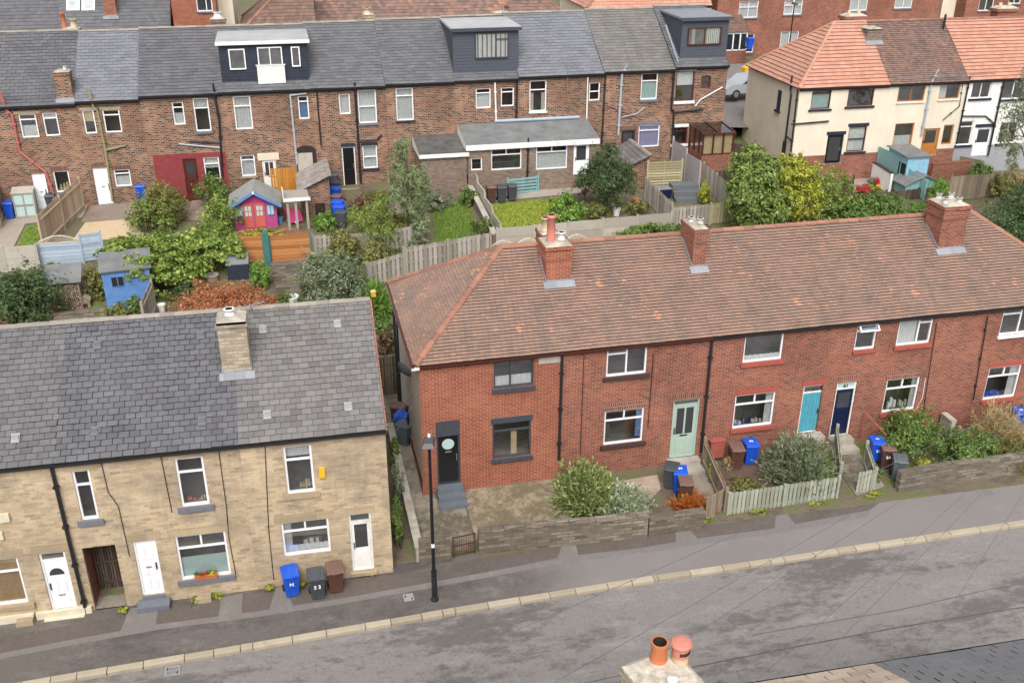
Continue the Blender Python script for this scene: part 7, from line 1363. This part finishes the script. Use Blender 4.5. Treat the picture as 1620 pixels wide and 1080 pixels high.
p = at(1605, 392); e = empty('hedge', p, 0, 'big dark clipped hedge at the right edge', 'hedge'); bl = [(-2.6, -.5, .5, 1.3, .8, .8), (-1.3, 0, 1.0, 1.2, 1.1, 1.1), (-.2, .4, 1.7, 1.3, 1.2, 1.2), (1.1, .5, 2.0, 1.3, 1.2, 1.3), (.5, -.5, 1.0, 1.5, 1.1, 1.2), (1.9, 0, 1.2, 1.2, 1.2, 1.4)]; crown(e, bl, 13000, .10, 'leaf_dark', 605, .3, shell=.8); stems(e, bl, 'bark_wood', 10, .04)
bush(1575, 310, 268, 50, 'leaf_olive', 'olive shrub above the right fence', 1300, .12, group=gH); bush(1545, 290, 255, 44, 'leaf_green', 'green shrub below the white rendered house', 1200, .12, group=gH); bush(1560, 300, 280, 30, 'leaf_orange', 'orange leaved shrub above the brown fence', 600, .1, group=gH); bush(1600, 300, 262, 50, 'leaf_tan', 'tan stemmed shrub by the grey rendered base', 800, .12, group=gH)
# birch overhanging from the right edge
p = at(1648, 330) + np.array([-1.6, 0, 0]); e = empty('birch_tree', p, 0, 'hanging pale green birch branches at the upper right edge', 'tree', 'garden trees'); bl = [(-1.2, .2, 5.6, .8, .7, 1.0), (-1.6, 0, 4.3, .5, .5, .9), (-.6, .2, 7.0, .8, .7, .9), (0, 0, 5.4, 1.2, 1.0, 1.6), (-1.0, 0, 3.2, .5, .5, .8), (.3, .2, 7.6, 1.0, .9, 1.0)]; crown(e, bl, 3600, .15, 'leaf_grey', 606, .4, 1.2, 'crown', .45, .3); m = MB(); m.tube([(.2, 0, -.2), (.15, 0, 3.5), (0, .1, 8.0)], [.16, .12, .04], 8)
for b in bl: m.tube([(.1, 0, b[2] * .75), (b[0] * .6, b[1], b[2] + .4), (b[0], b[1], b[2])], [.05, .03, .012], 5)
m.build('trunk', 'bark_wood', e)
bush(1170, 172, 160, 24, 'leaf_green', 'green shrub behind the end of the old terrace', 500, .14, group=gH, p=at(1168, 180)); 
# flowers
for (u, v, w_, l, k) in ((1396, 292, 34, 'red and yellow bedding flowers by the white garden wall', 2), (1372, 306, 30, 'red and yellow bedding flowers at the patio steps', 2)):
    p = at(u, v + 2); e = empty('flower_bed', p, 0, l, 'flowers', 'bedding flowers'); crown(e, [(0, 0, .25, .75, .4, .28)], 500, .1, 'leaf_dark', 700 + u, .4); crown(e, [(-.3, -.05, .42, .42, .3, .2)], 260, .11, 'petal_red', 710 + u, .4, name='red_flowers', shell=.85); crown(e, [(.38, -.05, .40, .36, .3, .2)], 240, .11, 'petal_yellow', 720 + u, .4, name='yellow_flowers', shell=.85)
e = bpy.data.objects['window_box']; crown(e, [(0, 0, .18, .3, .09, .07)], 160, .05, 'leaf_green', 731, .4); crown(e, [(-.1, -.02, .21, .18, .08, .05)], 50, .045, 'petal_red', 732, .4, name='red_flowers'); crown(e, [(.12, -.02, .21, .17, .08, .05)], 50, .045, 'petal_yellow', 733, .4, name='yellow_flowers')
bush(1412, 302, 288, 30, 'leaf_brown', 'brown low shrub beside the red and yellow flowers', 500, .09, group=gH); bush(1426, 304, 292, 22, 'leaf_dark', 'dark green low shrub in front of the teal fence', 400, .09, group=gH)
bush(880, 300, 285, 24, 'petal_white', 'white flowering hydrangea below the extension window', 260, .12, group=gH) if False else None
# kerbside stone blocks outside the stone terrace
for (u, v, l) in ((37, 998, 'pale stone step block against the left stone house'), (322, 956, 'small pale stone block on the pavement below the flower box')):
    q = G(u, v, 0); m = MB(); m.frus((0, 0), .24, .16, .22, .14, .0, .16); o = m.build('stone_block', 'ashlar'); o.location = (q[0], 25.1 - .17, .0); tag(o, l, 'stone block')
# ================================================================ overhead wires
def wire(p, q, sag, label, r=.006, mat='grey_plastic', group='overhead wires'):
    p, q = np.array(p, float), np.array(q, float); c = bpy.data.curves.new('telephone_wire', 'CURVE'); m = MB(); pts = []
    for i in range(17): t = i / 16; a = lerp(p, q, t); a[2] -= sag * 4 * t * (1 - t); pts.append(tuple(a - p))
    bpy.data.curves.remove(c); m.tube(pts, r, 5); o = m.build('telephone_wire', mat); o.location = p; return tag(o, label, 'wire', group)
POLE = CO + ray(1745, 575) * (24.5 / ray(1745, 575)[1])
for i, (u, v, l) in enumerate(((800, 1004, 'thin overhead wire crossing the road furthest left'), (870, 1082, 'overhead wire running down to the road left of the near chimney'), (960, 1090, 'overhead wire passing just above the near chimney pots'), (1180, 1090, 'overhead wire right of the near chimney'), (1250, 1090, 'overhead wire over the near slate roof edge'), (1440, 1060, 'short steep overhead wire at the lower right'))):
    wire(POLE, CO + ray(u, v) * (13.4 / ray(u, v)[1]), .15, l)
a = LH.w(xr, -.1, 5.15)
wire(a, RH.w(0.02, .3, 4.7), .05, 'upper wire between the stone house and the corner house', .008); wire(LH.w(xr, .05, 4.6), RH.w(.02, .2, 4.2), .05, 'lower wire between the stone house and the corner house', .008)
